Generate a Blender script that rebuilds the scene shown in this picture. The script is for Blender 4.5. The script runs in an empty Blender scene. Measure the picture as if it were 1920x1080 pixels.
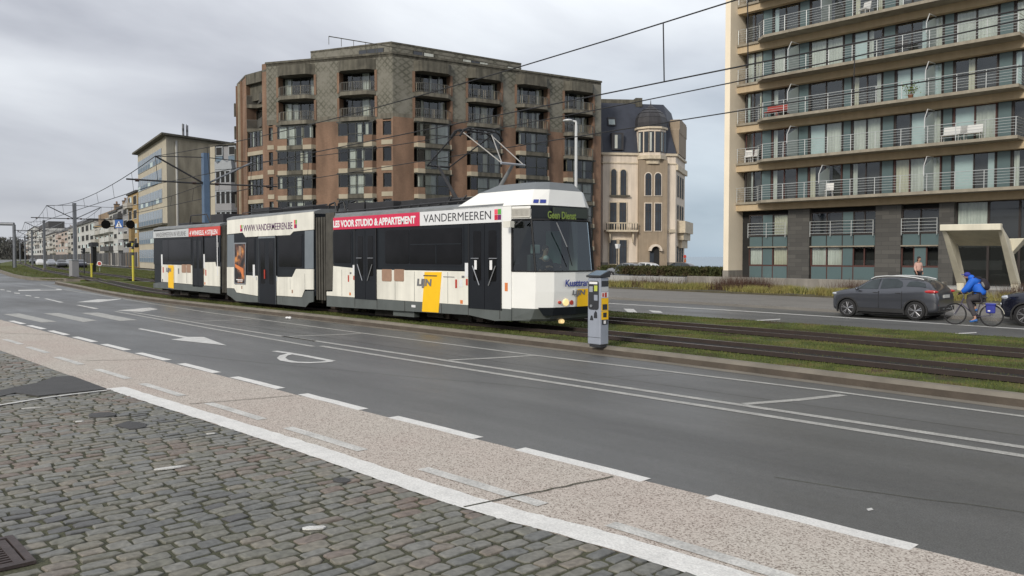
import bpy, bmesh, math, random
from mathutils import Vector, Matrix
import numpy as np
R = math.radians
random.seed(7)
SC = bpy.context.scene
COL = SC.collection
# ---------------------------------------------------------------- camera
F = 1543.0; CAMH = 2.1; HOR = 481.0
PITCH = math.atan((540 - HOR) / F); YAW = R(47.4)
cd = bpy.data.cameras.new('camera'); cam = bpy.data.objects.new('camera', cd); COL.objects.link(cam)
cd.sensor_width = 36.0; cd.lens = 36.0 * F / 1920.0; cd.clip_end = 6000; cd.clip_start = 0.1
cam.location = (0, 0, CAMH); cam.rotation_euler = (R(90) - PITCH, 0, YAW)
SC.camera = cam
# ---------------------------------------------------------------- sky
SUN_EL = R(27); SUN_AZ = R(163)          # azimuth measured from +Y clockwise: light comes from behind left
w = bpy.data.worlds.new("World"); SC.world = w; w.use_nodes = True
nt = w.node_tree; nt.nodes.clear()
def nd(nt, t, **kw):
    n = nt.nodes.new(t)
    for k, v in kw.items(): setattr(n, k, v)
    return n
sky = nd(nt, 'ShaderNodeTexSky', sky_type='NISHITA', sun_disc=False, sun_elevation=SUN_EL, sun_rotation=SUN_AZ)
tc = nd(nt, 'ShaderNodeTexCoord')
sep = nd(nt, 'ShaderNodeSeparateXYZ'); nt.links.new(tc.outputs['Generated'], sep.inputs[0])
zp = nd(nt, 'ShaderNodeMath', operation='ADD'); zp.inputs[1].default_value = 0.22; nt.links.new(sep.outputs[2], zp.inputs[0])
za = nd(nt, 'ShaderNodeMath', operation='MAXIMUM'); za.inputs[1].default_value = 0.05; nt.links.new(zp.outputs[0], za.inputs[0])
dv = []
for k in (0, 1):
    d = nd(nt, 'ShaderNodeMath', operation='DIVIDE'); nt.links.new(sep.outputs[k], d.inputs[0]); nt.links.new(za.outputs[0], d.inputs[1]); dv.append(d)
cmb = nd(nt, 'ShaderNodeCombineXYZ'); nt.links.new(dv[0].outputs[0], cmb.inputs[0]); nt.links.new(dv[1].outputs[0], cmb.inputs[1])
mp = nd(nt, 'ShaderNodeMapping'); mp.inputs['Location'].default_value = (3.3, 1.2, 0); mp.inputs['Rotation'].default_value = (0, 0, R(20)); mp.inputs['Scale'].default_value = (1.0, 0.6, 1)
nt.links.new(cmb.outputs[0], mp.inputs[0])
n1 = nd(nt, 'ShaderNodeTexNoise'); n1.inputs['Scale'].default_value = 1.15; n1.inputs['Detail'].default_value = 7; n1.inputs['Roughness'].default_value = 0.48; n1.inputs['Distortion'].default_value = .3
nt.links.new(mp.outputs[0], n1.inputs['Vector'])
cr = nd(nt, 'ShaderNodeValToRGB'); e = cr.color_ramp.elements
e[0].position = .36; e[0].color = (.39, .405, .455, 1); e[1].position = .66; e[1].color = (.88, .91, .94, 1)
m_ = cr.color_ramp.elements.new(.48); m_.color = (.60, .62, .665, 1)
nt.links.new(n1.outputs[0], cr.inputs[0])
# a belt of clearer, bluer air towards the sea and a greyer one inland, low down
hr = nd(nt, 'ShaderNodeMapRange'); hr.inputs['From Min'].default_value = 0.0; hr.inputs['From Max'].default_value = 0.30; hr.inputs['To Min'].default_value = .85; hr.inputs['To Max'].default_value = 0
nt.links.new(sep.outputs[2], hr.inputs[0])
side = nd(nt, 'ShaderNodeMapRange'); side.inputs['From Min'].default_value = .45; side.inputs['From Max'].default_value = .85
nt.links.new(sep.outputs[1], side.inputs[0])
low = nd(nt, 'ShaderNodeMix', data_type='RGBA'); low.inputs[6].default_value = (.37, .385, .43, 1); low.inputs[7].default_value = (.27, .37, .46, 1)
nt.links.new(side.outputs[0], low.inputs[0])
mixl = nd(nt, 'ShaderNodeMix', data_type='RGBA'); nt.links.new(hr.outputs[0], mixl.inputs[0]); nt.links.new(cr.outputs[0], mixl.inputs[6]); nt.links.new(low.outputs[2], mixl.inputs[7])
bg1 = nd(nt, 'ShaderNodeBackground'); bg1.inputs[1].default_value = 0.06; nt.links.new(sky.outputs[0], bg1.inputs[0])
bg2 = nd(nt, 'ShaderNodeBackground'); bg2.inputs[1].default_value = 1.0; nt.links.new(mixl.outputs[2], bg2.inputs[0])
mxs = nd(nt, 'ShaderNodeMixShader'); mxs.inputs[0].default_value = .9
nt.links.new(bg1.outputs[0], mxs.inputs[1]); nt.links.new(bg2.outputs[0], mxs.inputs[2])
wo = nd(nt, 'ShaderNodeOutputWorld'); nt.links.new(mxs.outputs[0], wo.inputs[0])
# ---------------------------------------------------------------- sun behind thin cloud
sl = bpy.data.lights.new('sun', 'SUN'); sl.energy = 1.9; sl.angle = R(12); sl.color = (1.0, .93, .82)
so = bpy.data.objects.new('sun', sl); COL.objects.link(so)
sd = Vector((math.sin(SUN_AZ) * math.cos(SUN_EL), math.cos(SUN_AZ) * math.cos(SUN_EL), math.sin(SUN_EL)))
so.rotation_euler = sd.to_track_quat('Z', 'Y').to_euler()
SC.view_settings.view_transform = 'Standard'; SC.view_settings.look = 'None'; SC.view_settings.exposure = 0.36; SC.view_settings.gamma = 1.0
SC.cycles.max_bounces = 6; SC.cycles.transparent_max_bounces = 12
# ---------------------------------------------------------------- measuring: photo pixel -> place
fw = Vector((-math.sin(YAW) * math.cos(PITCH), math.cos(YAW) * math.cos(PITCH), -math.sin(PITCH)))
rt = Vector((math.cos(YAW), math.sin(YAW), 0)); upv = rt.cross(fw)
def ray(px, py): return fw + rt * ((px - 960) / F) + upv * ((540 - py) / F)
def G(px, py, z=0.0):
    d = ray(px, py); t = (z - CAMH) / d.z; return (d.x * t, d.y * t)
def onY(px, py, Y):
    d = ray(px, py); t = Y / d.y; return (d.x * t, CAMH + d.z * t)
def AT(px, py, depth):
    d = ray(px, py) * depth; return Vector((d.x, d.y, d.z + CAMH))
# ---------------------------------------------------------------- materials
MATS = {}
def mat(name, col, rough=.75, metal=0., var=.18, scale=2.0, bump=0., bscale=40., streak=0., fine=0., coat=0., alpha=None, spec=.5):
    m = bpy.data.materials.new(name); m.use_nodes = True; nt = m.node_tree; b = nt.nodes['Principled BSDF']
    b.inputs['Roughness'].default_value = rough; b.inputs['Metallic'].default_value = metal
    if coat: b.inputs['Coat Weight'].default_value = coat; b.inputs['Coat Roughness'].default_value = .08
    tc = nd(nt, 'ShaderNodeTexCoord')
    b.inputs['Specular IOR Level'].default_value = spec
    c = (*col, 1)
    n = nd(nt, 'ShaderNodeTexNoise'); n.inputs['Scale'].default_value = scale; n.inputs['Detail'].default_value = 6; n.inputs['Roughness'].default_value = .6
    nt.links.new(tc.outputs['Object'], n.inputs['Vector'])
    mr = nd(nt, 'ShaderNodeMapRange'); mr.inputs['From Min'].default_value = .25; mr.inputs['From Max'].default_value = .75
    mr.inputs['To Min'].default_value = 1 - var; mr.inputs['To Max'].default_value = 1 + var; nt.links.new(n.outputs[0], mr.inputs[0])
    val = mr.outputs[0]
    if streak:
        mp = nd(nt, 'ShaderNodeMapping'); mp.inputs['Scale'].default_value = (1.6, 1.6, .12); nt.links.new(tc.outputs['Object'], mp.inputs[0])
        n2 = nd(nt, 'ShaderNodeTexNoise'); n2.inputs['Scale'].default_value = 1.7; n2.inputs['Detail'].default_value = 5; nt.links.new(mp.outputs[0], n2.inputs['Vector'])
        m2 = nd(nt, 'ShaderNodeMapRange'); m2.inputs['From Min'].default_value = .35; m2.inputs['From Max'].default_value = .7; m2.inputs['To Min'].default_value = 1.0; m2.inputs['To Max'].default_value = 1 - streak
        nt.links.new(n2.outputs[0], m2.inputs[0])
        mu = nd(nt, 'ShaderNodeMath', operation='MULTIPLY'); nt.links.new(val, mu.inputs[0]); nt.links.new(m2.outputs[0], mu.inputs[1]); val = mu.outputs[0]
    if fine:
        n3 = nd(nt, 'ShaderNodeTexNoise'); n3.inputs['Scale'].default_value = bscale; n3.inputs['Detail'].default_value = 3; nt.links.new(tc.outputs['Object'], n3.inputs['Vector'])
        m3 = nd(nt, 'ShaderNodeMapRange'); m3.inputs['From Min'].default_value = .3; m3.inputs['From Max'].default_value = .7; m3.inputs['To Min'].default_value = 1 - fine; m3.inputs['To Max'].default_value = 1 + fine
        nt.links.new(n3.outputs[0], m3.inputs[0])
        mu = nd(nt, 'ShaderNodeMath', operation='MULTIPLY'); nt.links.new(val, mu.inputs[0]); nt.links.new(m3.outputs[0], mu.inputs[1]); val = mu.outputs[0]
    sc = nd(nt, 'ShaderNodeVectorMath', operation='SCALE'); sc.inputs[0].default_value = col; nt.links.new(val, sc.inputs['Scale'])
    nt.links.new(sc.outputs[0], b.inputs['Base Color'])
    if bump:
        nb = nd(nt, 'ShaderNodeTexNoise'); nb.inputs['Scale'].default_value = bscale; nb.inputs['Detail'].default_value = 4; nt.links.new(tc.outputs['Object'], nb.inputs['Vector'])
        bp = nd(nt, 'ShaderNodeBump'); bp.inputs['Strength'].default_value = bump; bp.inputs['Distance'].default_value = .02; nt.links.new(nb.outputs[0], bp.inputs['Height']); nt.links.new(bp.outputs[0], b.inputs['Normal'])
    if alpha is not None: b.inputs['Alpha'].default_value = alpha
    m['b'] = 1
    MATS[name] = m
    return m
def srgb(r, g, b):
    f = lambda c: (c / 255 / 12.92) if c <= 10 else ((c / 255 + .055) / 1.055) ** 2.4
    return (f(r), f(g), f(b))
def glass(name, tint, trans, rough=.03):
    m = bpy.data.materials.new(name); m.use_nodes = True; nt = m.node_tree; nt.nodes.clear()
    fr = nd(nt, 'ShaderNodeFresnel'); fr.inputs[0].default_value = 1.5
    mr = nd(nt, 'ShaderNodeMapRange'); mr.inputs['To Min'].default_value = .04; mr.inputs['To Max'].default_value = 1; nt.links.new(fr.outputs[0], mr.inputs[0])
    gl = nd(nt, 'ShaderNodeBsdfGlossy'); gl.inputs['Roughness'].default_value = rough; gl.inputs['Color'].default_value = (.9, .95, 1, 1)
    tr = nd(nt, 'ShaderNodeBsdfTransparent'); tr.inputs[0].default_value = (*[t * trans for t in tint], 1)
    mx = nd(nt, 'ShaderNodeMixShader'); nt.links.new(mr.outputs[0], mx.inputs[0]); nt.links.new(tr.outputs[0], mx.inputs[1]); nt.links.new(gl.outputs[0], mx.inputs[2])
    o = nd(nt, 'ShaderNodeOutputMaterial'); nt.links.new(mx.outputs[0], o.inputs[0]); MATS[name] = m; return m
def emis(name, col, s):
    m = bpy.data.materials.new(name); m.use_nodes = True; b = m.node_tree.nodes['Principled BSDF']
    b.inputs['Base Color'].default_value = (*col, 1); b.inputs['Emission Color'].default_value = (*col, 1); b.inputs['Emission Strength'].default_value = s; MATS[name] = m; return m
# ---------------------------------------------------------------- mesh helpers
class MB:
    def __init__(s, M=None): s.v = []; s.f = []; s.fm = []; s.slots = []; s.M = M; s.g = []
    def mi(s, m):
        if m not in s.slots: s.slots.append(m)
        return s.slots.index(m)
    def add(s, vs, fs, m):
        o = len(s.v); i = s.mi(m); s.g.append((len(s.v), len(s.f)))
        if s.M is not None: vs = [tuple(s.M @ Vector(p)) for p in vs]
        s.v += [tuple(p) for p in vs]
        for f in fs: s.f.append(tuple(o + k for k in f)); s.fm.append(i)
        return s
    def box(s, x0, x1, y0, y1, z0, z1, m):
        if x0 > x1: x0, x1 = x1, x0
        if y0 > y1: y0, y1 = y1, y0
        if z0 > z1: z0, z1 = z1, z0
        return s.add([(x0, y0, z0), (x1, y0, z0), (x1, y1, z0), (x0, y1, z0), (x0, y0, z1), (x1, y0, z1), (x1, y1, z1), (x0, y1, z1)],
              [(0, 3, 2, 1), (4, 5, 6, 7), (0, 1, 5, 4), (1, 2, 6, 5), (2, 3, 7, 6), (3, 0, 4, 7)], m)
    def hexa(s, b, t, m):    # bottom 4 points, top 4 points
        return s.add(list(b) + list(t), [(0, 3, 2, 1), (4, 5, 6, 7), (0, 1, 5, 4), (1, 2, 6, 5), (2, 3, 7, 6), (3, 0, 4, 7)], m)
    def prism(s, poly, z0, z1, m, top=None):   # poly in xy, extruded in z
        n = len(poly); a = sum(poly[i][0] * poly[(i + 1) % n][1] - poly[(i + 1) % n][0] * poly[i][1] for i in range(n))
        if a < 0: poly = poly[::-1]; top = top[::-1] if top else None
        tp = top or poly
        vs = [(x, y, z0) for x, y in poly] + [(x, y, z1) for x, y in tp]
        fs = [tuple(range(n - 1, -1, -1)), tuple(range(n, 2 * n))] + [(i, (i + 1) % n, n + (i + 1) % n, n + i) for i in range(n)]
        return s.add(vs, fs, m)
    def slabxz(s, poly, y0, y1, m):   # poly in xz, extruded in y (y0 near camera side)
        n = len(poly); a = sum(poly[i][0] * poly[(i + 1) % n][1] - poly[(i + 1) % n][0] * poly[i][1] for i in range(n))
        if a < 0: poly = poly[::-1]
        if y0 > y1: y0, y1 = y1, y0
        vs = [(x, y0, z) for x, z in poly] + [(x, y1, z) for x, z in poly]
        fs = [tuple(range(n)), tuple(range(2 * n - 1, n - 1, -1))] + [((i + 1) % n, i, n + i, n + (i + 1) % n) for i in range(n)]
        return s.add(vs, fs, m)
    def tube(s, p, q, r, m, n=8, r2=None, cap=True):
        p = Vector(p); q = Vector(q); d = (q - p)
        if d.length < 1e-6: return s
        d.normalize(); a = d.orthogonal().normalized(); b = d.cross(a); r2 = r if r2 is None else r2
        vs = []
        for c, rr in ((p, r), (q, r2)):
            for k in range(n):
                t = 2 * math.pi * k / n; vs.append(c + a * (rr * math.cos(t)) + b * (rr * math.sin(t)))
        fs = [(k, (k + 1) % n, n + (k + 1) % n, n + k) for k in range(n)]
        if cap: fs += [tuple(range(n - 1, -1, -1)), tuple(range(n, 2 * n))]
        return s.add(vs, fs, m)
    def path(s, pts, r, m, n=6):
        for a, b in zip(pts[:-1], pts[1:]): s.tube(a, b, r, m, n)
        return s
    def lathe(s, c, axis, prof, m, n=20):    # prof: list of (along axis, radius)
        c = Vector(c); d = Vector(axis).normalized(); a = d.orthogonal().normalized(); b = d.cross(a); vs = []
        for h, r in prof:
            for k in range(n):
                t = 2 * math.pi * k / n; vs.append(c + d * h + a * (r * math.cos(t)) + b * (r * math.sin(t)))
        fs = []
        for j in range(len(prof) - 1):
            for k in range(n): fs.append((j * n + k, j * n + (k + 1) % n, (j + 1) * n + (k + 1) % n, (j + 1) * n + k))
        fs += [tuple(range(n - 1, -1, -1)), tuple(range((len(prof) - 1) * n, len(prof) * n))]
        return s.add(vs, fs, m)
    def ball(s, c, r, m, n=10):
        c = Vector(c); r = (r, r, r) if not hasattr(r, '__len__') else r; vs = []; fs = []; k = n // 2 + 1
        for j in range(k + 1):
            ph = math.pi * j / k
            for i in range(n):
                th = 2 * math.pi * i / n; vs.append((c.x + r[0] * math.sin(ph) * math.cos(th), c.y + r[1] * math.sin(ph) * math.sin(th), c.z + r[2] * math.cos(ph)))
        for j in range(k):
            for i in range(n): fs.append((j * n + i, (j + 1) * n + i, (j + 1) * n + (i + 1) % n, j * n + (i + 1) % n))
        return s.add(vs, fs, m)
    def build(s, name, parent=None, world=False, smooth=False, bevel=0., label=None, split=False):
        off = Vector((0, 0, 0))
        if world and parent is not None:
            p = parent
            while p is not None: off += p.location; p = p.parent
        if split:
            out = []
            for (v0, f0), (v1, f1) in zip(s.g, s.g[1:] + [(len(s.v), len(s.f))]):
                q = MB(); q.slots = list(s.slots); q.v = s.v[v0:v1]; q.f = [tuple(i - v0 for i in f) for f in s.f[f0:f1]]; q.fm = s.fm[f0:f1]
                u = sorted(set(q.fm)); q.slots = [s.slots[i] for i in u]; q.fm = [u.index(i) for i in q.fm]; out.append(q.build(name, parent, world, smooth, bevel, label))
            return out
        me = bpy.data.meshes.new(name)
        me.from_pydata([(p[0] - off.x, p[1] - off.y, p[2] - off.z) for p in s.v], [], s.f)
        for k in s.slots: me.materials.append(MATS[k])
        me.polygons.foreach_set('material_index', s.fm)
        if smooth: me.polygons.foreach_set('use_smooth', [True] * len(s.f))
        me.validate(); me.update()
        o = bpy.data.objects.new(name, me); COL.objects.link(o)
        if parent is not None: o.parent = parent
        if bevel:
            b = o.modifiers.new('bevel', 'BEVEL'); b.width = bevel; b.segments = 2; b.limit_method = 'ANGLE'; b.angle_limit = R(30)
        if label: o['label'] = label
        return o
def tag(o, label, cat, group=None):
    o['label'] = label; o['category'] = cat
    if group: o['group'] = group
    return o
def struct(o, kind='structure', label=None):
    o['kind'] = kind
    if label: o['label'] = label
    return o
def empty(name, loc, label, cat, group=None, rz=0.):
    o = bpy.data.objects.new(name, None); COL.objects.link(o); o.location = loc; o.rotation_euler = (0, 0, rz); o.empty_display_size = .3
    return tag(o, label, cat, group)
def copy_tree(o, parent=None):
    c = o.copy(); COL.objects.link(c)
    if parent: c.parent = parent
    for ch in [x for x in COL.objects if x.parent == o]: copy_tree(ch, c)
    return c
def text_obj(name, body, size, M, m, parent, bold=0., shear=0., sx=1., width=None, ext=.002):
    cu = bpy.data.curves.new(name, 'FONT'); cu.body = body; cu.size = size; cu.extrude = ext; cu.offset = bold; cu.shear = shear; cu.resolution_u = 3
    t = bpy.data.objects.new('tmp', cu); COL.objects.link(t); bpy.context.view_layer.update()
    me = bpy.data.meshes.new_from_object(t.evaluated_get(bpy.context.evaluated_depsgraph_get())); bpy.data.objects.remove(t)
    xs = [v.co.x for v in me.vertices]; wd = max(xs) - min(xs); x0 = min(xs)
    k = (width / wd) if width else sx
    for v in me.vertices: v.co.x = (v.co.x - x0) * k
    me.transform(M); me.materials.clear(); me.materials.append(MATS[m]); me.name = name
    for p in me.polygons: p.material_index = 0
    o = bpy.data.objects.new(name, me); COL.objects.link(o); o.parent = parent
    return o
def wall_text_M(x, y, z, flip=False):    # text standing upright, read from the -y side
    return Matrix.Translation((x, y, z)) @ Matrix.Rotation(R(90), 4, 'X')
# ================================================================ materials
def asphalt():
    m = mat('asphalt', (.1, .1, .1), .5); nt = m.node_tree; b = nt.nodes['Principled BSDF']; tc = nd(nt, 'ShaderNodeTexCoord')
    def noise(sc, det, mp=None, rough=.6):
        v = tc.outputs['Object']
        if mp: q = nd(nt, 'ShaderNodeMapping'); q.inputs['Scale'].default_value = mp; nt.links.new(v, q.inputs[0]); v = q.outputs[0]
        n = nd(nt, 'ShaderNodeTexNoise'); n.inputs['Scale'].default_value = sc; n.inputs['Detail'].default_value = det; n.inputs['Roughness'].default_value = rough; nt.links.new(v, n.inputs['Vector']); return n.outputs[0]
    def rng_(v, a, c, lo, hi): q = nd(nt, 'ShaderNodeMapRange'); q.inputs['From Min'].default_value = a; q.inputs['From Max'].default_value = c; q.inputs['To Min'].default_value = lo; q.inputs['To Max'].default_value = hi; nt.links.new(v, q.inputs[0]); return q.outputs[0]
    fs = [rng_(noise(.22, 6), .3, .7, .86, 1.16), rng_(noise(1.0, 5, (.05, 1.1, 1)), .3, .7, .84, 1.14), rng_(noise(75, 2), .32, .68, .62, 1.42), rng_(noise(14, 4), .3, .7, .88, 1.12)]
    v = fs[0]
    for f in fs[1:]: q = nd(nt, 'ShaderNodeMath', operation='MULTIPLY'); nt.links.new(v, q.inputs[0]); nt.links.new(f, q.inputs[1]); v = q.outputs[0]
    sc = nd(nt, 'ShaderNodeVectorMath', operation='SCALE'); sc.inputs[0].default_value = (.104, .105, .102); nt.links.new(v, sc.inputs['Scale']); nt.links.new(sc.outputs[0], b.inputs['Base Color'])
    nt.links.new(rng_(noise(.35, 5, (.3, 1, 1)), .35, .65, .34, .58), b.inputs['Roughness'])
    bp = nd(nt, 'ShaderNodeBump'); bp.inputs['Strength'].default_value = .45; bp.inputs['Distance'].default_value = .006; nt.links.new(noise(90, 3), bp.inputs['Height']); nt.links.new(bp.outputs[0], b.inputs['Normal'])
asphalt()
mat('asphalt_patch', (.055, .054, .053), .7, var=.2, scale=3, bump=.3, bscale=80)
mat('asphalt_far', (.13, .128, .125), .7, var=.15, scale=.4, bump=.2, bscale=60)
mat('pavement_concrete', (.19, .18, .165), .8, var=.16, scale=.5, fine=.08, bscale=30)
mat('pale_concrete', (.36, .355, .34), .85, var=.15, scale=.6)
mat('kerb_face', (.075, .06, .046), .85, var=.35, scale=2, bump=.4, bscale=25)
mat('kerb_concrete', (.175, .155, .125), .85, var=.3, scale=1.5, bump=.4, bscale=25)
mat('paint', (.56, .555, .53), .6, var=.22, scale=4, bump=.2, bscale=60, fine=.18)
mat('paint_white', (.70, .69, .66), .6, var=.12, scale=5, bump=.3, bscale=60, fine=.15)
mat('paint_line', (.36, .355, .33), .6, var=.25, scale=4, fine=.3, bscale=45)
mat('paint_worn', (.52, .51, .48), .6, var=.3, scale=2.5, fine=.25, bscale=50)
mat('joint', (.062, .063, .036), .95, var=.6, scale=1.2, bump=.6, bscale=50, fine=.4)
mat('soil', (.085, .075, .045), .95, var=.35, scale=1.5, bump=.5, bscale=20)
mat('ballast', (.012, .010, .009), .95, var=.4, scale=6, bump=.8, bscale=30)
mat('rail_side', (.026, .0165, .013), .8, .0, var=.3, scale=4)
mat('rail_top', (.16, .135, .12), .4, .5, var=.2, scale=4)
mat('land', (.10, .105, .07), .95, var=.25, scale=.02)
# cycle path : exposed aggregate with pinkish stones
def aggregate():
    m = mat('aggregate', (.38, .33, .28), .85); nt = m.node_tree; b = nt.nodes['Principled BSDF']
    tc = nd(nt, 'ShaderNodeTexCoord'); v = nd(nt, 'ShaderNodeTexVoronoi'); v.inputs['Scale'].default_value = 85; nt.links.new(tc.outputs['Object'], v.inputs['Vector'])
    s = nd(nt, 'ShaderNodeSeparateColor'); nt.links.new(v.outputs['Color'], s.inputs[0])
    r = nd(nt, 'ShaderNodeValToRGB'); e = r.color_ramp.elements; e[0].position = .1; e[0].color = (.20, .17, .145, 1); e[1].position = .8; e[1].color = (.55, .52, .475, 1)
    k = e.new(.28); k.color = (.41, .375, .335, 1)
    nt.links.new(s.outputs[0], r.inputs[0])
    n = nd(nt, 'ShaderNodeTexNoise'); n.inputs['Scale'].default_value = .5; n.inputs['Detail'].default_value = 5; nt.links.new(tc.outputs['Object'], n.inputs['Vector'])
    mx = nd(nt, 'ShaderNodeMix', data_type='RGBA', blend_type='MULTIPLY'); mx.inputs[0].default_value = 1
    r2 = nd(nt, 'ShaderNodeValToRGB'); e = r2.color_ramp.elements; e[0].position = .35; e[0].color = (1.0, .925, .90, 1); e[1].position = .65; e[1].color = (1.05, 1.03, 1.0, 1); nt.links.new(n.outputs[0], r2.inputs[0])
    nt.links.new(r.outputs[0], mx.inputs[6]); nt.links.new(r2.outputs[0], mx.inputs[7]); nt.links.new(mx.outputs[2], b.inputs['Base Color'])
    bp = nd(nt, 'ShaderNodeBump'); bp.inputs['Strength'].default_value = .5; bp.inputs['Distance'].default_value = .008; nt.links.new(v.outputs['Distance'], bp.inputs['Height']); nt.links.new(bp.outputs[0], b.inputs['Normal'])
aggregate()
def setts_mat():
    m = mat('sett', (.2, .2, .2), .55); nt = m.node_tree; b = nt.nodes['Principled BSDF']
    g = nd(nt, 'ShaderNodeNewGeometry'); tc = nd(nt, 'ShaderNodeTexCoord')
    n = nd(nt, 'ShaderNodeTexNoise'); n.inputs['Scale'].default_value = .38; n.inputs['Detail'].default_value = 3; nt.links.new(tc.outputs['Object'], n.inputs['Vector'])
    a = nd(nt, 'ShaderNodeMath', operation='MULTIPLY_ADD'); a.inputs[1].default_value = .62; nt.links.new(g.outputs['Random Per Island'], a.inputs[0])
    b2 = nd(nt, 'ShaderNodeMath', operation='MULTIPLY_ADD'); b2.inputs[1].default_value = 1.5; b2.inputs[2].default_value = -.55; nt.links.new(n.outputs[0], b2.inputs[0]); nt.links.new(b2.outputs[0], a.inputs[2])
    r = nd(nt, 'ShaderNodeValToRGB'); e = r.color_ramp.elements
    e[0].position = 0; e[0].color = (.075, .073, .07, 1); e[1].position = 1.; e[1].color = (.19, .145, .118, 1)
    for p, c in ((.22, (.130, .132, .122)), (.42, (.185, .180, .158)), (.6, (.15, .148, .122)), (.72, (.205, .188, .155)), (.84, (.175, .148, .128))):
        k = e.new(p); k.color = (*c, 1)
    nt.links.new(a.outputs[0], r.inputs[0])
    n2 = nd(nt, 'ShaderNodeTexNoise'); n2.inputs['Scale'].default_value = 22; n2.inputs['Detail'].default_value = 5; nt.links.new(tc.outputs['Object'], n2.inputs['Vector'])
    mr = nd(nt, 'ShaderNodeMapRange'); mr.inputs['From Min'].default_value = .3; mr.inputs['From Max'].default_value = .7; mr.inputs['To Min'].default_value = .72; mr.inputs['To Max'].default_value = 1.25; nt.links.new(n2.outputs[0], mr.inputs[0])
    sc = nd(nt, 'ShaderNodeVectorMath', operation='SCALE'); nt.links.new(r.outputs[0], sc.inputs[0]); nt.links.new(mr.outputs[0], sc.inputs['Scale']); nt.links.new(sc.outputs[0], b.inputs['Base Color'])
    bp = nd(nt, 'ShaderNodeBump'); bp.inputs['Strength'].default_value = .5; bp.inputs['Distance'].default_value = .01; nt.links.new(n2.outputs[0], bp.inputs['Height']); nt.links.new(bp.outputs[0], b.inputs['Normal'])
    mr2 = nd(nt, 'ShaderNodeMapRange'); mr2.inputs['To Min'].default_value = .42; mr2.inputs['To Max'].default_value = .75; nt.links.new(g.outputs['Random Per Island'], mr2.inputs[0]); nt.links.new(mr2.outputs[0], b.inputs['Roughness'])
setts_mat()
def blade_mat(name, stops, sc=.5):
    m = mat(name, (.1, .1, .1), .8); nt = m.node_tree; b = nt.nodes['Principled BSDF']
    g = nd(nt, 'ShaderNodeNewGeometry'); tc = nd(nt, 'ShaderNodeTexCoord')
    n = nd(nt, 'ShaderNodeTexNoise'); n.inputs['Scale'].default_value = sc; n.inputs['Detail'].default_value = 4; nt.links.new(tc.outputs['Object'], n.inputs['Vector'])
    a = nd(nt, 'ShaderNodeMath', operation='MULTIPLY_ADD'); a.inputs[1].default_value = .45; nt.links.new(g.outputs['Random Per Island'], a.inputs[0])
    b2 = nd(nt, 'ShaderNodeMath', operation='MULTIPLY_ADD'); b2.inputs[1].default_value = 2.3; b2.inputs[2].default_value = -.88; nt.links.new(n.outputs[0], b2.inputs[0]); nt.links.new(b2.outputs[0], a.inputs[2])
    r = nd(nt, 'ShaderNodeValToRGB'); e = r.color_ramp.elements; e[0].color = (*stops[0], 1); e[1].color = (*stops[-1], 1)
    for i, c in enumerate(stops[1:-1]): k = e.new((i + 1) / (len(stops) - 1)); k.color = (*c, 1)
    nt.links.new(a.outputs[0], r.inputs[0]); nt.links.new(r.outputs[0], b.inputs['Base Color'])
    b.inputs['Roughness'].default_value = .85; b.inputs['Specular IOR Level'].default_value = .15
GREENS = [(.080, .064, .042), (.075, .078, .034), (.085, .108, .032), (.105, .125, .038), (.150, .145, .055), (.11, .085, .052)]
blade_mat('grass_blade', GREENS, .9); blade_mat('turf_base', [tuple(c * .85 for c in g_) for g_ in GREENS], .9)
nt = MATS['turf_base'].node_tree; b = nt.nodes['Principled BSDF']; n = nd(nt, 'ShaderNodeTexNoise'); n.inputs['Scale'].default_value = 28; n.inputs['Detail'].default_value = 5; tc = nd(nt, 'ShaderNodeTexCoord'); nt.links.new(tc.outputs['Object'], n.inputs['Vector']); bp = nd(nt, 'ShaderNodeBump'); bp.inputs['Strength'].default_value = 1; bp.inputs['Distance'].default_value = .03; nt.links.new(n.outputs[0], bp.inputs['Height']); nt.links.new(bp.outputs[0], b.inputs['Normal'])
blade_mat('dune_grass', [(.10, .10, .035), (.20, .17, .06), (.30, .26, .10), (.22, .22, .07), (.09, .11, .035)], .55)
blade_mat('dry_stem', [(.06, .035, .028), (.10, .06, .045), (.075, .05, .04)], .6)
# ================================================================ ground
def zg(Y): return -.15 * min(1, max(0, (Y - 14.) / 8.5))
xs = [-700, -450, -300, -220, -160, -120] + list(range(-100, 41, 5)) + [60, 120]
ys = [-12, -4, 2, 5.9, 8, 10, 12, 14, 16, 18, 20, 22.5, 26, 32.2, 45, 60, 90, 140]
g = MB(); vs = [(x, y, zg(y)) for y in ys for x in xs]; nx = len(xs)
g.add(vs, [(j * nx + i, j * nx + i + 1, (j + 1) * nx + i + 1, (j + 1) * nx + i) for j in range(len(ys) - 1) for i in range(nx - 1)], 'asphalt')
struct(g.build('road', smooth=True))
g = MB(); g.add([(-4000, -400, -.5), (4000, -400, -.5), (4000, 5000, -.5), (-4000, 5000, -.5)], [(0, 1, 2, 3)], 'land'); struct(g.build('ground'))
mat('sea', (.17, .235, .29), .25, var=.08, scale=.01, bump=.3, bscale=.3)
g = MB(); g.add([(-130, 141, -.45), (500, 141, -.45), (4500, 141, -.45), (4500, 5600, -.45), (-6500, 5600, -.45), (-500, 560, -.45)], [(0, 1, 2, 3, 4, 5)], 'sea'); struct(g.build('sea'))
def arc(P, n=6):
    out = []
    P = [Vector(p) for p in P]; Q = [P[0] * 2 - P[1]] + P + [P[-1] * 2 - P[-2]]
    for i in range(1, len(Q) - 2):
        a, b, c, d = Q[i - 1:i + 3]
        for k in range(n):
            t = k / n; out.append(.5 * ((2 * b) + (c - a) * t + (2 * a - 5 * b + 4 * c - d) * t * t + (3 * b - a - 3 * c + d) * t ** 3))
    out.append(P[-1]); return out
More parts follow.
